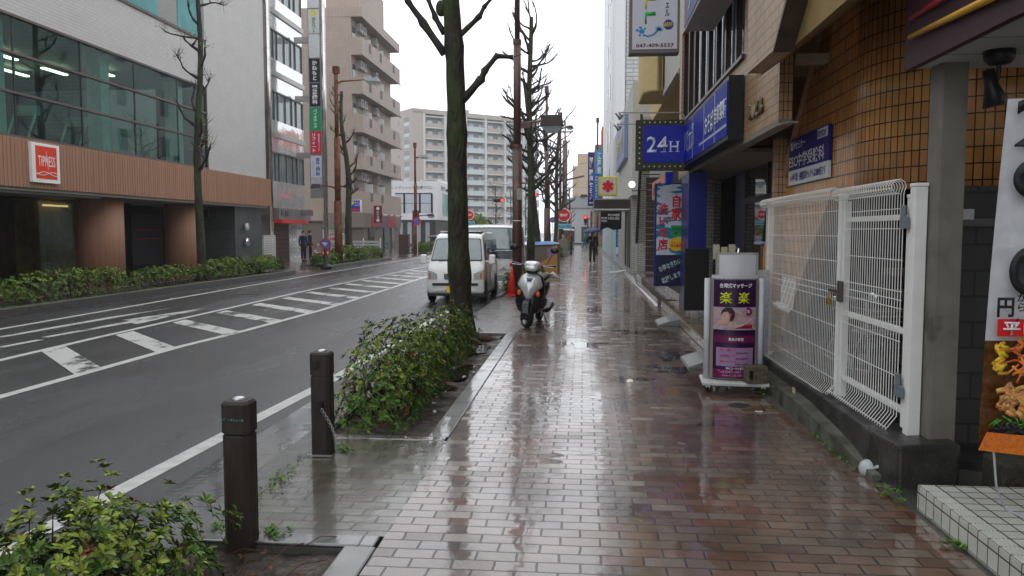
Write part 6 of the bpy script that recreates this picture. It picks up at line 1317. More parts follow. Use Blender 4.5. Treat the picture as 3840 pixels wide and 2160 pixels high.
b = MB(); b.poly([(.145 + .036 * math.cos(t), cy(.145) - .016, .855 + .045 * math.sin(t)) for t in [k * math.pi / 10 for k in range(20)]]); b.build('room_disc', MATS['poster magenta'], ms); mt('701', .045, .03, WT, .145, .855).location.y = -.008
wbx = empty('blank_sign', 'blank white curved sign panel behind the massage sign', 'sign', (1.66, 9.05, 0), R(-2)); wbx.scale = (.80, 1, 1); b = MB(); b.loft([[(-.20 + .49 * i / 8, -.05 * math.sin(math.pi * i / 8), z) for i in range(9)] + [(.29, .1, z), (-.20, .1, z)] for z in (.5, 1.44)]); b.build('panel', mat('blank sign white', (.60, .60, .63), .4, vary=.03), wbx); b = MB(); b.box(-.235, -.201, 0, .1, 0, 1.46); b.box(.291, .325, 0, .1, 0, 1.46); b.box(-.235, .325, .0, .1, 1.442, 1.465); b.build('frame', mat('pale aluminium', (.35, .35, .34), .35, metal=.5), wbx)
mr_ = empty('menu_rack', 'small clear plastic menu holder behind the blank sign', 'rack', (1.62, 9.5, 1.38)); b = MB(); [b.box(-.12 + .09 * i, -.05 + .09 * i, -.02, .02, .0, .17 - .03 * (i % 2)) for i in range(3)]; b.build('menu_cards', mat('menu card', (.40, .38, .26), .4, vary=.4, scale=20), mr_); b = MB(); b.tube([(.15, 0, .0), (.17, 0, .12), (.1, 0, .15)], .012, 6); b.build('holder', CHROME, mr_); MB().box(-.02, .06, .0, .03, -1.38, .0).build('stand', GREYM, mr_)
ma = empty('menu_easel', 'white menu easel leaning beside the orange pier', 'sign', (2.00, 9.55, .0)); b = MB(); b.prism([(-.16, .25), (.16, .25), (.16, 1.25), (.02, 1.25), (-.12, .9)], .0, .04, 'y'); b.build('board', mat('menu white', (.5, .5, .52), .4, vary=.3, scale=12), ma); MB().box(-.14, .14, .04, .08, 0, .26).build('leg', GREYM, ma)
cbk = tag(MB().box(-.11, .11, -.07, .07, 0, .18).build('concrete_weight', mat('rough hollow block', (.10, .088, .06), .8, vary=.4, scale=14, bump=.8), bevel=.012), 'rough hollow concrete block weighing down the massage sign base', 'block'); cbk.location = (1.80, 8.50, .117); cbk.rotation_euler = (0, 0, R(8)); b = MB(); b.box(-.085, -.05, -.074, -.069, .05, .14); b.build('hole', BLACK, cbk)
# small things on the pavement
tag(MB().tube([(1.62, 7.63, .006), (1.69, 7.63, .006)], .005, 6).build('cigarette_end', WT), 'white cigarette end lying on the bricks', 'litter'); mh = tag(MB().lathe([(.10, 0), (.10, .004)], (1.52, 7.9, .001), 18).build('drain_cover', mat('iron cover', (.03, .028, .025), .35, bump=.6, bscale=60)), 'small round iron drain cover in the bricks', 'cover')
b = MB(); rnd = random.Random(5)
for _ in range(7): x, y = -1.45 + rnd.uniform(-.3, .25), 8.6 + rnd.uniform(-1.5, 1.5); b.prism([(x + rnd.uniform(.01, .03) * math.cos(t), y + rnd.uniform(.01, .04) * math.sin(t)) for t in [0, 1.3, 2.6, 3.9, 5.1]], -.03, -.015, 'z')
tag(b.build('paper_scraps', WT), 'white paper scraps among the soil by the hedge', 'litter', kind='stuff')
b = MB(); rnd = random.Random(9)
for i in range(26):
    x, y = rnd.uniform(-2.0, -1.35), rnd.uniform(6.6, 9.8) if i < 18 else rnd.uniform(3.6, 4.1); a = rnd.uniform(0, 3.1); L_ = rnd.uniform(.15, .4); b.tube([(x, y, -.02), (x + L_ * .5 * math.cos(a), y + L_ * .5 * math.sin(a), .03), (x + L_ * math.cos(a), y + L_ * math.sin(a), -.01)], .003, 4)
tag(b.build('fallen_twigs', mat('bare red twig', (.10, .045, .03), .7)), 'fallen bare twigs on the planter soil', 'twigs', kind='stuff')

mh2 = tag(MB().lathe([(.32, 0), (.32, .006)], (-9.7, 22.5, -.1195), 24).build('manhole_cover', MATS['iron cover']), 'round iron manhole cover in the far traffic lane', 'cover')
# ================================================================== VEHICLES
def wheel(p, x, y, r=.28, w_=.15, side=-1):
    o = MB().lathe([(r * .62, -w_ / 2), (r * .95, -w_ / 2), (r, -w_ * .3), (r, w_ * .3), (r * .95, w_ / 2), (r * .62, w_ / 2)], (x, y, r), 24, 'x').build('wheel', RUBBER, p, smooth=True)
    MB().lathe([(r * .62, -w_ * .42), (r * .5, -w_ * .52), (r * .2, -w_ * .42), (.02, -w_ * .5)], (x, y, r), 20, 'x').build('rim', mat('wheel steel', (.30, .30, .31), .35, metal=.6), o, smooth=True); MB().lathe([(r * .62, w_ * .42), (r * .5, w_ * .52), (r * .2, w_ * .42), (.02, w_ * .5)], (x, y, r), 20, 'x').build('rim', MATS['wheel steel'], o, smooth=True)
    return o
def van(name, label, cat, loc, rz, prof, hw, W, length, paintm, belt, roofw, tone=None):
    """prof: side outline (y,z) from the front foot over the roof to the rear foot; roofw(z): half width"""
    v = empty(name, label, cat, loc, rz); b = MB(); n = 5
    rings = []
    for s in [-1, -.94, -.75, 0, .75, .94, 1]:
        ring = []
        for (y, z) in prof:
            w_ = roofw(z); ed = abs(s)
            yy = y + (.07 if ed == 1 else .02 if ed == .94 else .0) * (1 if y < length / 2 else -1) - (.045 * (1 - s * s)) * (1 if y < .9 else 0)
            zz = z - (.05 if ed == 1 else .012 if ed == .94 else 0) * (1 if z > belt + .3 else 0) + .018 * (1 - s * s) * (1 if z > belt + .5 else 0)
            ring.append((s * w_, yy, zz))
        rings.append(ring)
    b.loft(rings); b.build('body', paintm, v, smooth=True, bevel=.012)
    return v
vw = mat('wet white car paint', (.82, .82, .80), .16, vary=.03, coat=.8); carglass = mat('windscreen glass', (.10, .15, .155), .04, vary=.25, scale=1.5, spec=1.0, coat=1); dkgl = mat('dark side glass', (.02, .022, .025), .05, spec=.9); lampg = mat('headlamp glass', (.62, .64, .64), .06, vary=.25, scale=18, coat=1, metal=.3); org = mat('indicator orange', (.75, .16, .01), .25)
def rw(z): return .735 if z < .9 else .735 - (z - .9) * .13
vp = [(.10, .22), (.02, .30), (.0, .55), (.02, .80), (.07, .93), (.17, 1.02), (.62, 1.66), (.78, 1.745), (1.4, 1.80), (3.1, 1.80), (3.28, 1.70), (3.38, 1.0), (3.38, .25)]
k1 = van('white_van', 'small white van parked behind the mossy tree with yellow plate', 'van', (-3.26, 20.15, -.12), 0, vp, None, 1.475, 3.38, vw, .95, rw)
def quadpanel(p, pts, m, name, th=.006):
    b = MB(); b.poly(pts); o = b.build(name, m, p); s = o.modifiers.new('t', 'SOLIDIFY'); s.thickness = th; s.offset = 0; return o
def rrect(cx_, cz, w_, h_, r, y, tx=0):
    P = []
    for (sx_, sz, a0) in ((1, 1, 0), (-1, 1, 90), (-1, -1, 180), (1, -1, 270)):
        for k in range(4): a = R(a0 + k * 30); P.append((cx_ + sx_ * (w_ / 2 - r) + r * math.cos(a), y, cz + sz * (h_ / 2 - r) + r * math.sin(a)))
    return P
def wscreen(v, za, zb, ya, yb, wa, wb, m, name='windscreen', off=.012, bow=.045):
    b = MB(); n = 10; rows = []
    for t in (0, .04, .5, .96, 1):
        z = za + (zb - za) * t; y = ya + (yb - ya) * t; w_ = wa + (wb - wa) * t; ins = .03 if t in (0, 1) else 0
        rows.append([(-(w_ - ins) + 2 * (w_ - ins) * i / n, y - off - bow * (1 - (2 * i / n - 1) ** 2), z + off * .6 + .01 * (1 - (2 * i / n - 1) ** 2)) for i in range(n + 1)])
    b.loft(rows, close=False, caps=False); return b.build(name, m, v, smooth=True)
wscreen(k1, 1.06, 1.63, .20, .60, .67, .585, BLACK, 'windscreen_seal', .010); wscreen(k1, 1.085, 1.605, .218, .582, .645, .565, carglass, off=.016)
for s in (-1, 1):
    quadpanel(k1, [(s * .735, .52, 1.05), (s * .70, .80, 1.60), (s * .70, 1.30, 1.60), (s * .735, 1.30, 1.05)], dkgl, 'front_side_window', .012); quadpanel(k1, [(s * .735, 1.38, 1.05), (s * .70, 1.38, 1.60), (s * .70, 2.2, 1.60), (s * .735, 2.2, 1.05)], dkgl, 'rear_side_window', .012); quadpanel(k1, [(s * .735, 2.28, 1.05), (s * .70, 2.28, 1.60), (s * .70, 3.05, 1.60), (s * .735, 3.15, 1.05)], dkgl, 'quarter_window', .012)
    b = MB(); b.box(s * .738 - .004, s * .738 + .004, .5, .51, .4, 1.0); b.box(s * .738 - .004, s * .738 + .004, 1.34, 1.35, .35, 1.0); b.box(s * .74 - .004, s * .74 + .004, 1.5, 3.1, .95, .965); b.build('door_gap', BLACK, k1)
    b = MB(); b.loft([[(s * (.60 + .11 * i / 4), -.005 + .012 * (i / 4) ** 2 * 4 * (1 if i > 2 else .3), z) for i in range(5)] for z in (0,)][:0] or [[(s * .47, -.028, .60), (s * .70, .03, .60), (s * .72, .12, .60)], [(s * .47, -.026, .75), (s * .70, .035, .84), (s * .72, .13, .84)]], close=False, caps=False)
    o = b.build('headlight', lampg, k1); sm = o.modifiers.new('t', 'SOLIDIFY'); sm.thickness = .02; sm.offset = 1
    quadpanel(o, [(s * .64, -.006, .62), (s * .715, .055, .62), (s * .715, .055, .76), (s * .64, -.006, .76)], org, 'indicator', .03)
    b = MB(); b.cbox((s * .90, .42, 1.10), (.17, .10, .25)); b.build('wing_mirror', vw, k1, bevel=.035); MB().tube([(s * .72, .5, 1.05), (s * .84, .46, 1.04)], .02, 6).build('mirror_arm', vw, k1)
    for y in (.42, 2.75):
        b = MB(); b.prism([(y + .335 * math.cos(t), .30 + .335 * math.sin(t)) for t in [R(-12 + 204 * i / 16) for i in range(17)]], s * .655 if s > 0 else -.741, .741 if s > 0 else s * .655, 'x'); b.build('wheel_arch', BLACK, k1)
        wheel(k1, s * .675, y)
b = MB(); [b.poly(rrect(0, .672 + dz, w_, h_, .02, -.052 - .001 * i)) for i, (dz, w_, h_) in enumerate([(0, .56, .145)])]; b.build('grille', BLACK, k1)
b = MB(); [b.box(-.26, .26, -.062, -.054, .625 + i * .03, .632 + i * .03) for i in range(4)]; b.lathe([(.04, -.068), (.04, -.06)], (0, 0, .67), 12, 'y'); b.build('grille_bar', mat('dull chrome', (.35, .36, .38), .25, metal=.8), k1)
b = MB(); b.prism([(-.31, .755), (.31, .755), (.29, .765), (-.29, .765)], -.066, -.048, 'y'); b.build('grille_lip', vw, k1)
b = MB(); b.poly(rrect(0, .475, 1.18, .07, .02, -.05)); b.build('bumper_slot', BLACK, k1); b = MB(); b.poly(rrect(0, .33, .5, .03, .01, -.052)); b.build('lower_slot', BLACK, k1)
MB().cbox((-.05, -.066, .355), (.33, .012, .165)).build('licence_plate', mat('kei plate yellow', (.80, .55, .01), .4), k1); text('船橋\n3 41', .2, .11, BT, k1, (-.05, -.075, .355), bold=.02); b = MB(); b.tube([(-.45, .15, 1.07), (-.1, .175, 1.09)], .008, 4); b.tube([(.05, .15, 1.07), (.42, .19, 1.10)], .008, 4); b.build('wiper', BLACK, k1); b = MB(); b.tube([(.45, .7, 1.73), (.5, 1.1, 1.98)], .004, 4); b.build('aerial', BLACK, k1); b = MB(); b.box(-.735, .735, .05, 3.3, .17, .24); b.build('underside', BLACK, k1)
MB().box(-.55, .55, .9, 2.6, 1.812, 1.83).build('roof_rib', vw, k1, bevel=.008)
# light lorry / larger van behind
def rw2(z): return .86 if z < 1.1 else .86 - (z - 1.1) * .07
tp = [(.10, .35), (.02, .42), (.0, .75), (.02, 1.05), (.06, 1.22), (.40, 1.92), (.55, 2.0), (2.0, 2.04), (4.4, 2.04), (4.55, 1.9), (4.6, 1.0), (4.6, .35)]
k2 = van('white_truck', 'larger white cab truck parked behind the small white van', 'truck', (-2.98, 24.6, -.12), 0, tp, None, 1.7, 4.6, vw, 1.15, rw2)
wscreen(k2, 1.24, 1.93, .08, .41, .80, .75, BLACK, 'windscreen_seal', .010); wscreen(k2, 1.27, 1.90, .095, .395, .775, .73, carglass, off=.018); b = MB(); b.loft([[(-.80, -.01, .98), (0, -.055, .98), (.80, -.01, .98)], [(-.82, .05, 1.23), (0, .0, 1.23), (.82, .05, 1.23)]], close=False, caps=False); b.build('front_panel', mat('navy front panel', (.03, .035, .06), .15, coat=.5), k2)
text('CANTER', .4, .06, GREYM, k2, (.25, -.075, 1.1))
for s in (-1, 1):
    o = quadpanel(k2, [(s * .36, -.04, .62), (s * .84, .03, .60), (s * .86, .06, .92), (s * .50, -.03, .72)], lampg, 'headlight', .03); quadpanel(o, [(s * .70, -.0, .76), (s * .80, .01, .76), (s * .80, .01, .86), (s * .70, -.0, .84)], REDT, 'indicator', .05)
    quadpanel(k2, [(s * .865, .40, 1.22), (s * .815, .62, 1.86), (s * .815, 1.5, 1.86), (s * .865, 1.5, 1.22)], dkgl, 'side_window', .014); b = MB(); b.cbox((s * 1.02, .02, 1.55), (.16, .10, .45)); b.build('wing_mirror', BLACK, k2, bevel=.03); MB().tube([(s * .86, .35, 1.8), (s * 1.0, .05, 1.82), (s * 1.0, .05, 1.3), (s * .86, .3, 1.2)], .012, 6).build('mirror_arm', BLACK, k2)
    for y in (.62, 3.6): wheel(k2, s * .78, y, .34, .2)
MB().box(-.78, .78, -.03, .1, .30, .48).build('bumper', mat('pale grey bumper', (.40, .41, .42), .35), k2, bevel=.02); MB().box(-.8, .8, .2, 4.4, .28, .36).build('underside', BLACK, k2); b = MB(); b.tube([(-.5, .05, 1.26), (.0, .08, 1.29)], .01, 4); b.tube([(.1, .05, 1.26), (.6, .08, 1.30)], .01, 4); b.build('wiper', BLACK, k2); MB().lathe([(.03, -.01), (.03, .0)], (.62, .30, 1.78), 12, 'y').build('green_sticker', mat('sticker green', (.03, .4, .2), .4), k2)
# far cars
def car(x, y, rz, label, pm):
    def rc(z): return .84 if z < .85 else .84 - (z - .85) * .42
    pf = [(.15, .25), (.0, .35), (.02, .75), (.25, .88), (.75, .95), (1.35, 1.38), (2.9, 1.40), (3.7, 1.0), (4.3, .92), (4.4, .6), (4.35, .25)]
    c = van('parked_car' if rz == 0 else 'moving_car', label, 'car', (x, y, -.12), rz, pf, None, 1.68, 4.4, pm, .9, rc)
    wscreen(c, 1.0, 1.34, .78, 1.27, .76, .62, dkgl, 'rear_window', .02, 0); 
    for s in (-1, 1):
        quadpanel(c, [(s * .80, 1.1, 1.0), (s * .66, 1.5, 1.34), (s * .66, 2.8, 1.34), (s * .80, 3.4, 1.0)], dkgl, 'side_window', .03); MB().cbox((s * .66, -.02 + .03, .72), (.3, .06, .14)).build('tail_light', REDT, c)
        for y_ in (.8, 3.5): wheel(c, s * .76, y_, .31, .2)
    return c
slv = mat('silver car paint', (.45, .46, .48), .2, metal=.5, coat=.6)
car(-4.6, 66, 0, 'silver saloon car seen from behind between pole and tree', slv); car(-5.6, 76, 0, 'white saloon car ahead of the silver one', vw); car(-14.6 + 5.2, 108, R(90), 'dark car on the cross street', mat('dark car paint', (.03, .03, .035), .2, coat=.6))
# ---- scooter
sc = empty('scooter', 'silver and black scooter parked on the kerb facing the camera', 'scooter', (-1.01, 14.02, .0), R(-7)); sc.scale = (1.1, 1.1, 1.1); sc.rotation_euler = (0, R(5), R(-7))
sp = mat('silver scooter plastic', (.62, .63, .65), .2, metal=.3, vary=.04, coat=.5); bk = mat('black scooter plastic', (.012, .012, .014), .22, vary=.1, coat=.3)
def swheel(y, r=.215, w_=.09, nm='front_wheel'):
    o = MB().lathe([(r * .74, -w_ / 2 * .7), (r * .93, -w_ / 2), (r, -w_ * .25), (r, w_ * .25), (r * .93, w_ / 2), (r * .74, w_ / 2 * .7)], (0, y, r), 28, 'x').build(nm, RUBBER, sc, smooth=True)
    b = MB(); b.lathe([(r * .78, -w_ * .38), (r * .70, -w_ * .42), (r * .70, w_ * .42), (r * .78, w_ * .38)], (0, y, r), 28, 'x')
    b.lathe([(.055, -.045), (.055, .045)], (0, y, r), 16, 'x')
    for k in range(5): t = k * 2 * math.pi / 5 + .3; b.tube([(0, y + .05 * math.cos(t), r + .05 * math.sin(t)), (0, y + r * .72 * math.cos(t), r + r * .72 * math.sin(t))], .017, 6)
    b.build('rim', mat('cast rim', (.42, .42, .43), .3, metal=.8), o, smooth=True); return o
swheel(0).rotation_euler = (0, 0, R(30)); swheel(1.18, nm='rear_wheel')
b = MB(); b.tube([(-.075, -.0, .215), (-.075, .07, .40), (-.05, .14, .62)], .020, 8); b.tube([(.075, 0, .215), (.075, .07, .40), (.05, .14, .62)], .020, 8); b.build('fork', bk, sc, smooth=True)
b = MB(); b.loft([[(.062 * math.cos(a) * 1.0, (.25) * math.cos(t), .225 + .25 * math.sin(t) + .02 * math.sin(a)) for a in [R(180 * k / 6) for k in range(7)]] for t in [R(200 - 165 * j / 12) for j in range(13)]], close=False, caps=False); o = b.build('front_fender', bk, sc, smooth=True); o.modifiers.new('t', 'SOLIDIFY').thickness = .01
def shell(stations, m, name, n=14, pw=2.4, cut=None):
    """stations: (y, z centre, half width, half height) along the machine, superellipse sections facing forward"""
    b = MB(); rings = []
    for (x0, y, z, hw_, hh) in stations: rings.append([(x0 + hw_ * abs(math.cos(t)) ** (2 / pw) * (1 if math.cos(t) > 0 else -1), y, z + hh * abs(math.sin(t)) ** (2 / pw) * (1 if math.sin(t) > 0 else -1)) for t in [2 * math.pi * k / n for k in range(n)]])
    b.loft(rings); return b.build(name, m, sc, smooth=True, sub=1)
# leg shield: outline facing forward, bulging
def shield(outline, m, name, y0, bulge, th=.04, tilt=.22, zc=.65):
    b = MB(); cx0 = 0; n = len(outline); rings = []
    for f, dy in ((1, 0), (.86, -bulge * .45), (.6, -bulge * .8), (.28, -bulge), (.02, -bulge * 1.05)):
        rings.append([(x * f, y0 + dy + (zc + (z - zc) * f - .4) * tilt, zc + (z - zc) * f) for x, z in outline])
    b.loft([[(x, y + th, z) for x, y, z in rings[0]]] + rings); return b.build(name, m, sc, smooth=True)
shield([(-.215, .38), (-.235, .55), (-.225, .72), (-.17, .84), (-.08, .885), (.08, .885), (.17, .84), (.225, .72), (.235, .55), (.215, .38), (.15, .27), (.06, .235), (-.06, .235), (-.15, .27)], bk, 'leg_shield', .02, .10, zc=.6)
shield([(-.205, .70), (-.15, .83), (-.07, .875), (.07, .875), (.15, .83), (.205, .70), (.185, .655), (.12, .575), (.07, .49), (0, .41), (-.07, .49), (-.12, .575), (-.185, .655)], sp, 'front_cover', -.03, .11, zc=.66)
for s in (-1, 1): MB().ball((s * .155, -.045, .565), .045, (.75, .45, 1.0), 12, 8).build('indicator', org, sc, smooth=True)
b = MB()
for j in range(3):
    for i in range(4 - (j % 2)): b.lathe([(.011, -.130 + .05 * abs(j - 1)), (.011, -.085)], (-.042 + .026 * i + .013 * (j % 2), .045, .80 - j * .024), 8, 'y')
b.build('vent_hole', BLACK, sc); text('21', .05, .035, YELT, sc, (.11, -.095, .745), bold=.04)
shell([(0, -.02, 1.0, .05, .03), (0, .02, 1.0, .12, .06), (0, .10, 1.01, .155, .075), (0, .20, 1.01, .14, .065), (0, .28, 1.0, .07, .04)], sp, 'handlebar_cover'); shell([(0, -.045, .955, .06, .03), (0, .0, .965, .115, .055), (0, .05, .97, .12, .06)], lampg, 'headlight'); shell([(0, .03, .93, .09, .05), (0, .14, .90, .10, .07), (0, .24, .92, .06, .04)], bk, 'steering_column')
b = MB(); b.tube([(-.36, .20, 1.02), (-.2, .14, 1.0), (.2, .14, 1.0), (.36, .20, 1.02)], .017, 8); b.build('handlebar', bk, sc); b = MB(); [b.tube([(s * .18, .07, 1.0), (s * .34, .09, 1.0)], .007, 6) for s in (-1, 1)]; b.build('brake_lever', STEEL, sc)
for s in (-1, 1):
    MB().tube([(s * .22, .13, 1.03), (s * .27, .12, 1.14), (s * .30, .12, 1.21)], .006, 6).build('mirror_stem', bk, sc); b = MB(); b.ball((s * .33, .12, 1.27), .065, (1.05, .35, .8), 14, 8); b.build('mirror', bk, sc, smooth=True)
shell([(0, .14, .27, .12, .05), (0, .40, .25, .15, .05), (0, .62, .27, .15, .06)], bk, 'footboard'); shell([(0, .55, .45, .10, .16), (0, .70, .52, .15, .17), (0, 1.0, .56, .17, .15), (0, 1.30, .62, .13, .10), (0, 1.50, .68, .06, .04)], bk, 'rear_body'); shell([(0, .60, .32, .14, .12), (0, .9, .34, .17, .13), (0, 1.25, .36, .12, .10)], bk, 'engine_cover'); shell([(0, .52, .70, .08, .03), (0, .66, .74, .14, .05), (0, 1.0, .78, .15, .05), (0, 1.36, .80, .11, .04)], mat('black seat vinyl', (.010, .010, .010), .5), 'seat')
MB().tube([(.15, .75, .22), (.17, 1.0, .22), (.17, 1.35, .28)], [.03, .045, .05], 10).build('muffler', mat('dark muffler', (.04, .04, .045), .3, metal=.6), sc, smooth=True); MB().tube([(-.16, 1.4, .75), (-.1, 1.62, .78), (.1, 1.62, .78), (.16, 1.4, .75)], .012, 6).build('rear_rack', BLACK, sc); b = MB(); b.tube([(.12, .80, .20), (.20, .78, .02), (.30, .76, .012)], .012, 6); b.tube([(-.12, .80, .20), (-.18, .78, .02)], .012, 6); b.build('stand', STEEL, sc)
# ================================================================== PEOPLE
def skinned(name, pts, edges, m, parent, sub=2):
    me = bpy.data.meshes.new(name); me.from_pydata([p[0] for p in pts], edges, []); o = bpy.data.objects.new(name, me); COL.objects.link(o); me.materials.append(m); o.parent = parent
    sk = o.modifiers.new('skin', 'SKIN'); sk.use_smooth_shade = True; ss = o.modifiers.new('sub', 'SUBSURF'); ss.levels = sub; ss.render_levels = sub
    for i, p in enumerate(pts): 
        r_ = p[1] if hasattr(p[1], '__len__') else (p[1], p[1]); me.skin_vertices[0].data[i].radius = r_; me.skin_vertices[0].data[i].use_root = (i == 0)
    return o
skinm = mat('skin', (.45, .28, .20), .5, vary=.05); hairm = mat('black hair', (.012, .010, .010), .5)
def person(label, loc, rz, h_, top, trou, stride=.0, armL='down', armR='down', hood=None, facing=1, shoes=None, bag=False):
    s = h_ / 1.72; o = empty('person', label, 'person', loc, rz); shoes = shoes or mat('pale shoes', (.35, .33, .30), .5)
    st = stride
    hipL, hipR = (.09, 0, .88), (-.09, 0, .88); kL, kR = (.10, -st * .5 - .02, .48), (-.10, st * .35 - .02, .48); aL, aR = (.10, -st, .09 + .0), (-.10, st * 1.05, .09 + (st > .15) * .06)
    def arm(sg, mode):
        if mode == 'down': return [(sg * .21, .0, 1.40), (sg * .27, .02, 1.12), (sg * .29, -.05, .88), (sg * .29, -.08, .80)]
        if mode == 'hold': return [(sg * .21, .0, 1.40), (sg * .28, -.02, 1.14), (sg * .14, -.24, 1.18), (sg * .10, -.29, 1.24)]
        if mode == 'fwd': return [(sg * .21, .0, 1.40), (sg * .25, -.10, 1.15), (sg * .24, -.33, 1.05), (sg * .24, -.40, 1.04)]
    AL, AR = arm(1, armL), arm(-1, armR)
    P = [((0, 0, .93), (.13, .10)), ((0, 0, 1.12), (.13, .095)), ((0, 0, 1.32), (.15, .10)), ((0, .01, 1.43), (.085, .07)), ((0, 0, 1.50), .052), ((0, -.012, 1.58), (.070, .082)), ((0, -.005, 1.66), (.072, .085)),
         (hipL, .085), (kL, .056), (aL, .038), ((aL[0], aL[1] - .13, .045), (.038, .028)), (hipR, .085), (kR, .056), (aR, .038), ((aR[0], aR[1] - .13, aR[2] - .045), (.038, .028)),
         (AL[0], .05), (AL[1], .04), (AL[2], .03), (AL[3], (.03, .02)), (AR[0], .05), (AR[1], .04), (AR[2], .03), (AR[3], (.03, .02))]
    E = [(0, 1), (1, 2), (2, 3), (3, 4), (4, 5), (5, 6), (0, 7), (7, 8), (8, 9), (9, 10), (0, 11), (11, 12), (12, 13), (13, 14), (3, 15), (15, 16), (16, 17), (17, 18), (3, 19), (19, 20), (20, 21), (21, 22)]
    P = [((p[0][0] * s, p[0][1] * s, p[0][2] * s), tuple(v * s for v in (p[1] if hasattr(p[1], '__len__') else (p[1], p[1])))) for p in P]
    body = skinned('body', P, E, skinm, o)
    def sub_(ids, eds, g, m, nm):
        return skinned(nm, [(P[i][0], tuple(v * g + .008 for v in P[i][1])) for i in ids], eds, m, o)
    sub_([0, 7, 8, 9, 11, 12, 13], [(0, 1), (1, 2), (2, 3), (0, 4), (4, 5), (5, 6)], 1.18, trou, 'trousers')
    sub_([1, 0, 2, 3, 15, 16, 17, 19, 20, 21], [(0, 1), (0, 2), (2, 3), (3, 4), (4, 5), (5, 6), (3, 7), (7, 8), (8, 9)], 1.20, top, 'jacket')
    b = MB()
    for i in (9, 13): p = P[i][0]; b.ball((p[0], p[1] - .07 * s, p[2] - .045 * s), .05 * s, (.95, 2.5, 1.0), 10, 6)
    b.build('shoes', shoes, o, smooth=True)
    for a_, m4 in ((AL, 1), (AR, -1)):   # fingers
        p = Vector(a_[3]) * s; d = (Vector(a_[3]) - Vector(a_[2])).normalized(); b = MB()
        for k in range(4): off = Vector((0, (k - 1.5) * .018, 0)) if armL == 'down' else Vector(((k - 1.5) * .018, 0, 0)); b.tube([p + off, p + off + d * .05 + Vector((-m4 * .004, 0, 0)), p + off + d * (.078 - .006 * abs(k - 1.5)) + Vector((-m4 * .02, 0, 0))], [.009, .008, .006], 6)
        b.tube([p + Vector((-m4 * .02, -.02, .0)), p + Vector((-m4 * .03, -.045, 0)) + d * .03], [.010, .007], 6); b.build('fingers', skinm, body, smooth=True)
    b = MB(); b.ball((0, .012 * s, 1.655 * s), .098 * s, (.86, 1.0, 1.05), 16, 10); bm = b.bm
    for v in bm.verts:
        if v.co.y < -.045 * s and v.co.z < 1.69 * s: v.co.y = -.045 * s
        if v.co.z < 1.58 * s: v.co.z = 1.58 * s
    b.build('hood' if hood else 'hair', hood or hairm, o, smooth=True)
    b = MB(); b.tube([(0, -.085 * s, 1.645 * s), (0, -.112 * s, 1.61 * s)], [.008, .013], 6); [b.ball((sg * .078 * s, 0, 1.62 * s), .018 * s, (.5, 1, 1.4), 8, 6) for sg in (-1, 1)]; b.build('nose_and_ears', skinm, body, smooth=True); b = MB(); [b.ball((sg * .028 * s, -.083 * s, 1.645 * s), .009 * s, (1.2, .5, .7), 8, 6) for sg in (-1, 1)]; b.box(-.022 * s, .022 * s, -.092 * s, -.086 * s, 1.575 * s, 1.581 * s); b.build('eyes_and_mouth', mat('dark feature', (.05, .02, .02), .4), body)
    return o
def umbrella(label, loc, r, m, tilt=(0, 0), stick=.62, clear=False):
    o = empty('umbrella', label, 'umbrella', loc); o.rotation_euler = (tilt[0], tilt[1], 0); b = MB(); n = 8; rows = []
    for j in range(7):
        t = j / 6; row = []
        for k in range(n * 4):
            a = 2 * math.pi * k / (n * 4); sc_2 = 1 - .10 * t * abs(math.sin(a * n / 2)); row.append((r * math.sin(t * 1.2) / math.sin(1.2) * sc_2 * math.cos(a), r * math.sin(t * 1.2) / math.sin(1.2) * sc_2 * math.sin(a), r * .42 * (math.cos(t * 1.35) - 1) - .02 * t * abs(math.sin(a * n / 2)) * -1))
        rows.append(row)
    b.loft(rows, caps=False); c = b.build('canopy', m, o, smooth=True); c.modifiers.new('t', 'SOLIDIFY').thickness = .004
    b = MB(); b.tube([(0, 0, .08), (0, 0, -stick)], .007, 6); b.tube([(0, 0, -stick), (0, -.02, -stick - .05), (0, -.05, -stick - .04), (0, -.06, -stick)], .011, 6); b.build('handle', GREYM, o); b = MB()
    for k in range(n): a = 2 * math.pi * k / n; b.tube([(0, 0, -.01), (r * .5 * math.cos(a), r * .5 * math.sin(a), -.06 * r), (r * .98 * math.cos(a), r * .98 * math.sin(a), r * .42 * (math.cos(1.35) - 1) - .01)], .003, 4)
    b.build('ribs', STEEL, o); return o
person('man in black jacket walking toward the camera under a navy umbrella', (.43, 41.6, 0), 0, 1.70, mat('black jacket', (.018, .018, .02), .6), mat('dark brown trousers', (.045, .03, .03), .7), stride=.08, armL='down', armR='hold')
umbrella('open navy umbrella held by the man in the black jacket', (.42, 41.3, 1.86), .53, mat('navy umbrella cloth', (.014, .028, .10), .5), tilt=(R(6), R(-3)))
person('person in a teal raincoat crossing the far end of the pavement', (.05, 74, 0), R(90), 1.62, mat('teal raincoat', (.0, .20, .18), .4), mat('teal raincoat', (0, 0, 0)), stride=.26, armL='fwd', armR='fwd', hood=mat('teal raincoat', (0, 0, 0)))
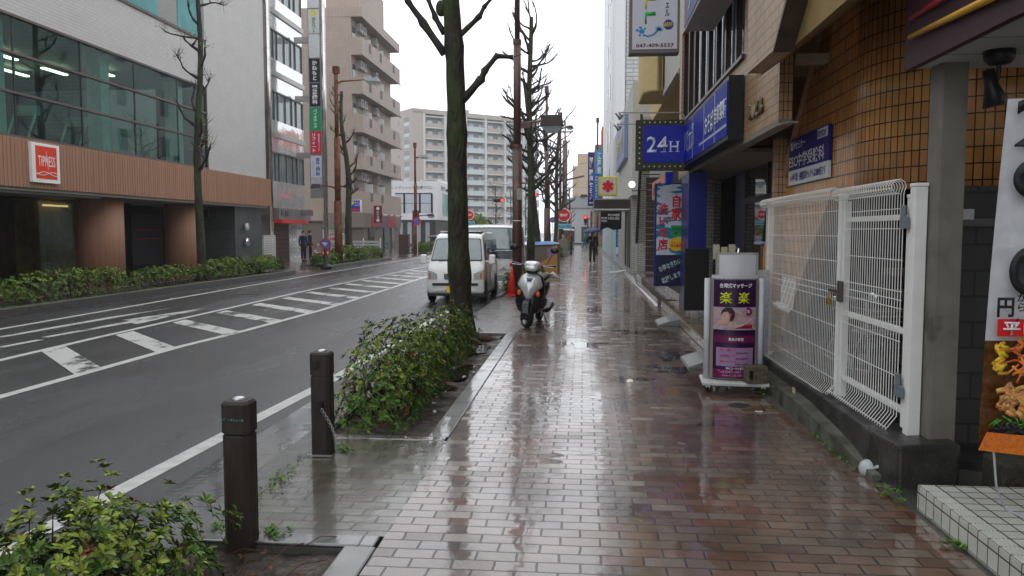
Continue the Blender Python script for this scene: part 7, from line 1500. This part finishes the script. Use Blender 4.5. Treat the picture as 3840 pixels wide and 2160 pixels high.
person('person in dark clothes and jeans walking left under a white umbrella', (-1.05, 66, 0), R(-70), 1.62, mat('dark coat', (.02, .02, .025), .6), mat('blue jeans', (.06, .10, .18), .7), stride=.28, armL='down', armR='hold')
umbrella('pale see-through umbrella beyond the granite box', (-1.15, 65.8, 1.95), .58, mat('pale umbrella film', (.50, .54, .56), .2), tilt=(0, R(5)))
person('person with dark hair behind the red hydrant pole', (-1.9, 67, 0), R(180), 1.66, mat('pale pink top', (.5, .4, .4), .6), mat('dark coat', (0, 0, 0)))
person('person in dark blue coat standing before the mirror fronted shop', (-16.0, 44.6, 0), R(60), 1.72, mat('dark blue coat', (.012, .02, .05), .6), mat('navy trousers', (.012, .014, .03), .7), shoes=BLACK)
person('person in black beside the one in the dark blue coat', (-15.95, 45.6, 0), R(120), 1.74, mat('black jacket', (0, 0, 0)), mat('navy trousers', (0, 0, 0)), shoes=BLACK)
umbrella('black umbrella across the road behind the white van', (-13.6, 72, 1.35), .65, mat('black umbrella cloth', (.015, .015, .018), .4))
person('person under the black umbrella across the road', (-13.55, 72.1, 0), R(180), 1.55, mat('dark coat', (0, 0, 0)), mat('dark coat', (0, 0, 0)), armR='hold')
b = MB(); b.ball((0, 0, .12), .12, (1, .8, 1)); b.ball((.3, .1, .1), .1, (1, .8, 1)); bg_ = tag(b.build('shopping_bags', mat('lilac white bags', (.5, .45, .55), .5, vary=.3, scale=9), smooth=True), 'pale bags on the ground beside the two people', 'bags'); bg_.location = (-15.6, 45.3, 0)
# ================================================================== damp air over the whole street
hm = bpy.data.materials.new('damp air'); hm.use_nodes = True; t_ = hm.node_tree; t_.nodes.clear()
o_ = t_.nodes.new('ShaderNodeOutputMaterial'); pv = t_.nodes.new('ShaderNodeVolumePrincipled'); pv.inputs['Color'].default_value = (.92, .93, .95, 1); pv.inputs['Density'].default_value = .0008; pv.inputs['Anisotropy'].default_value = .2
t_.links.new(pv.outputs[0], o_.inputs['Volume'])
hz = MB().box(-620, 620, -80, 920, -3.2, 60).build('haze', hm); hz['kind'] = 'stuff'
SC.cycles.volume_step_rate = 10; SC.cycles.volume_max_steps = 16; SC.cycles.volume_bounces = 0
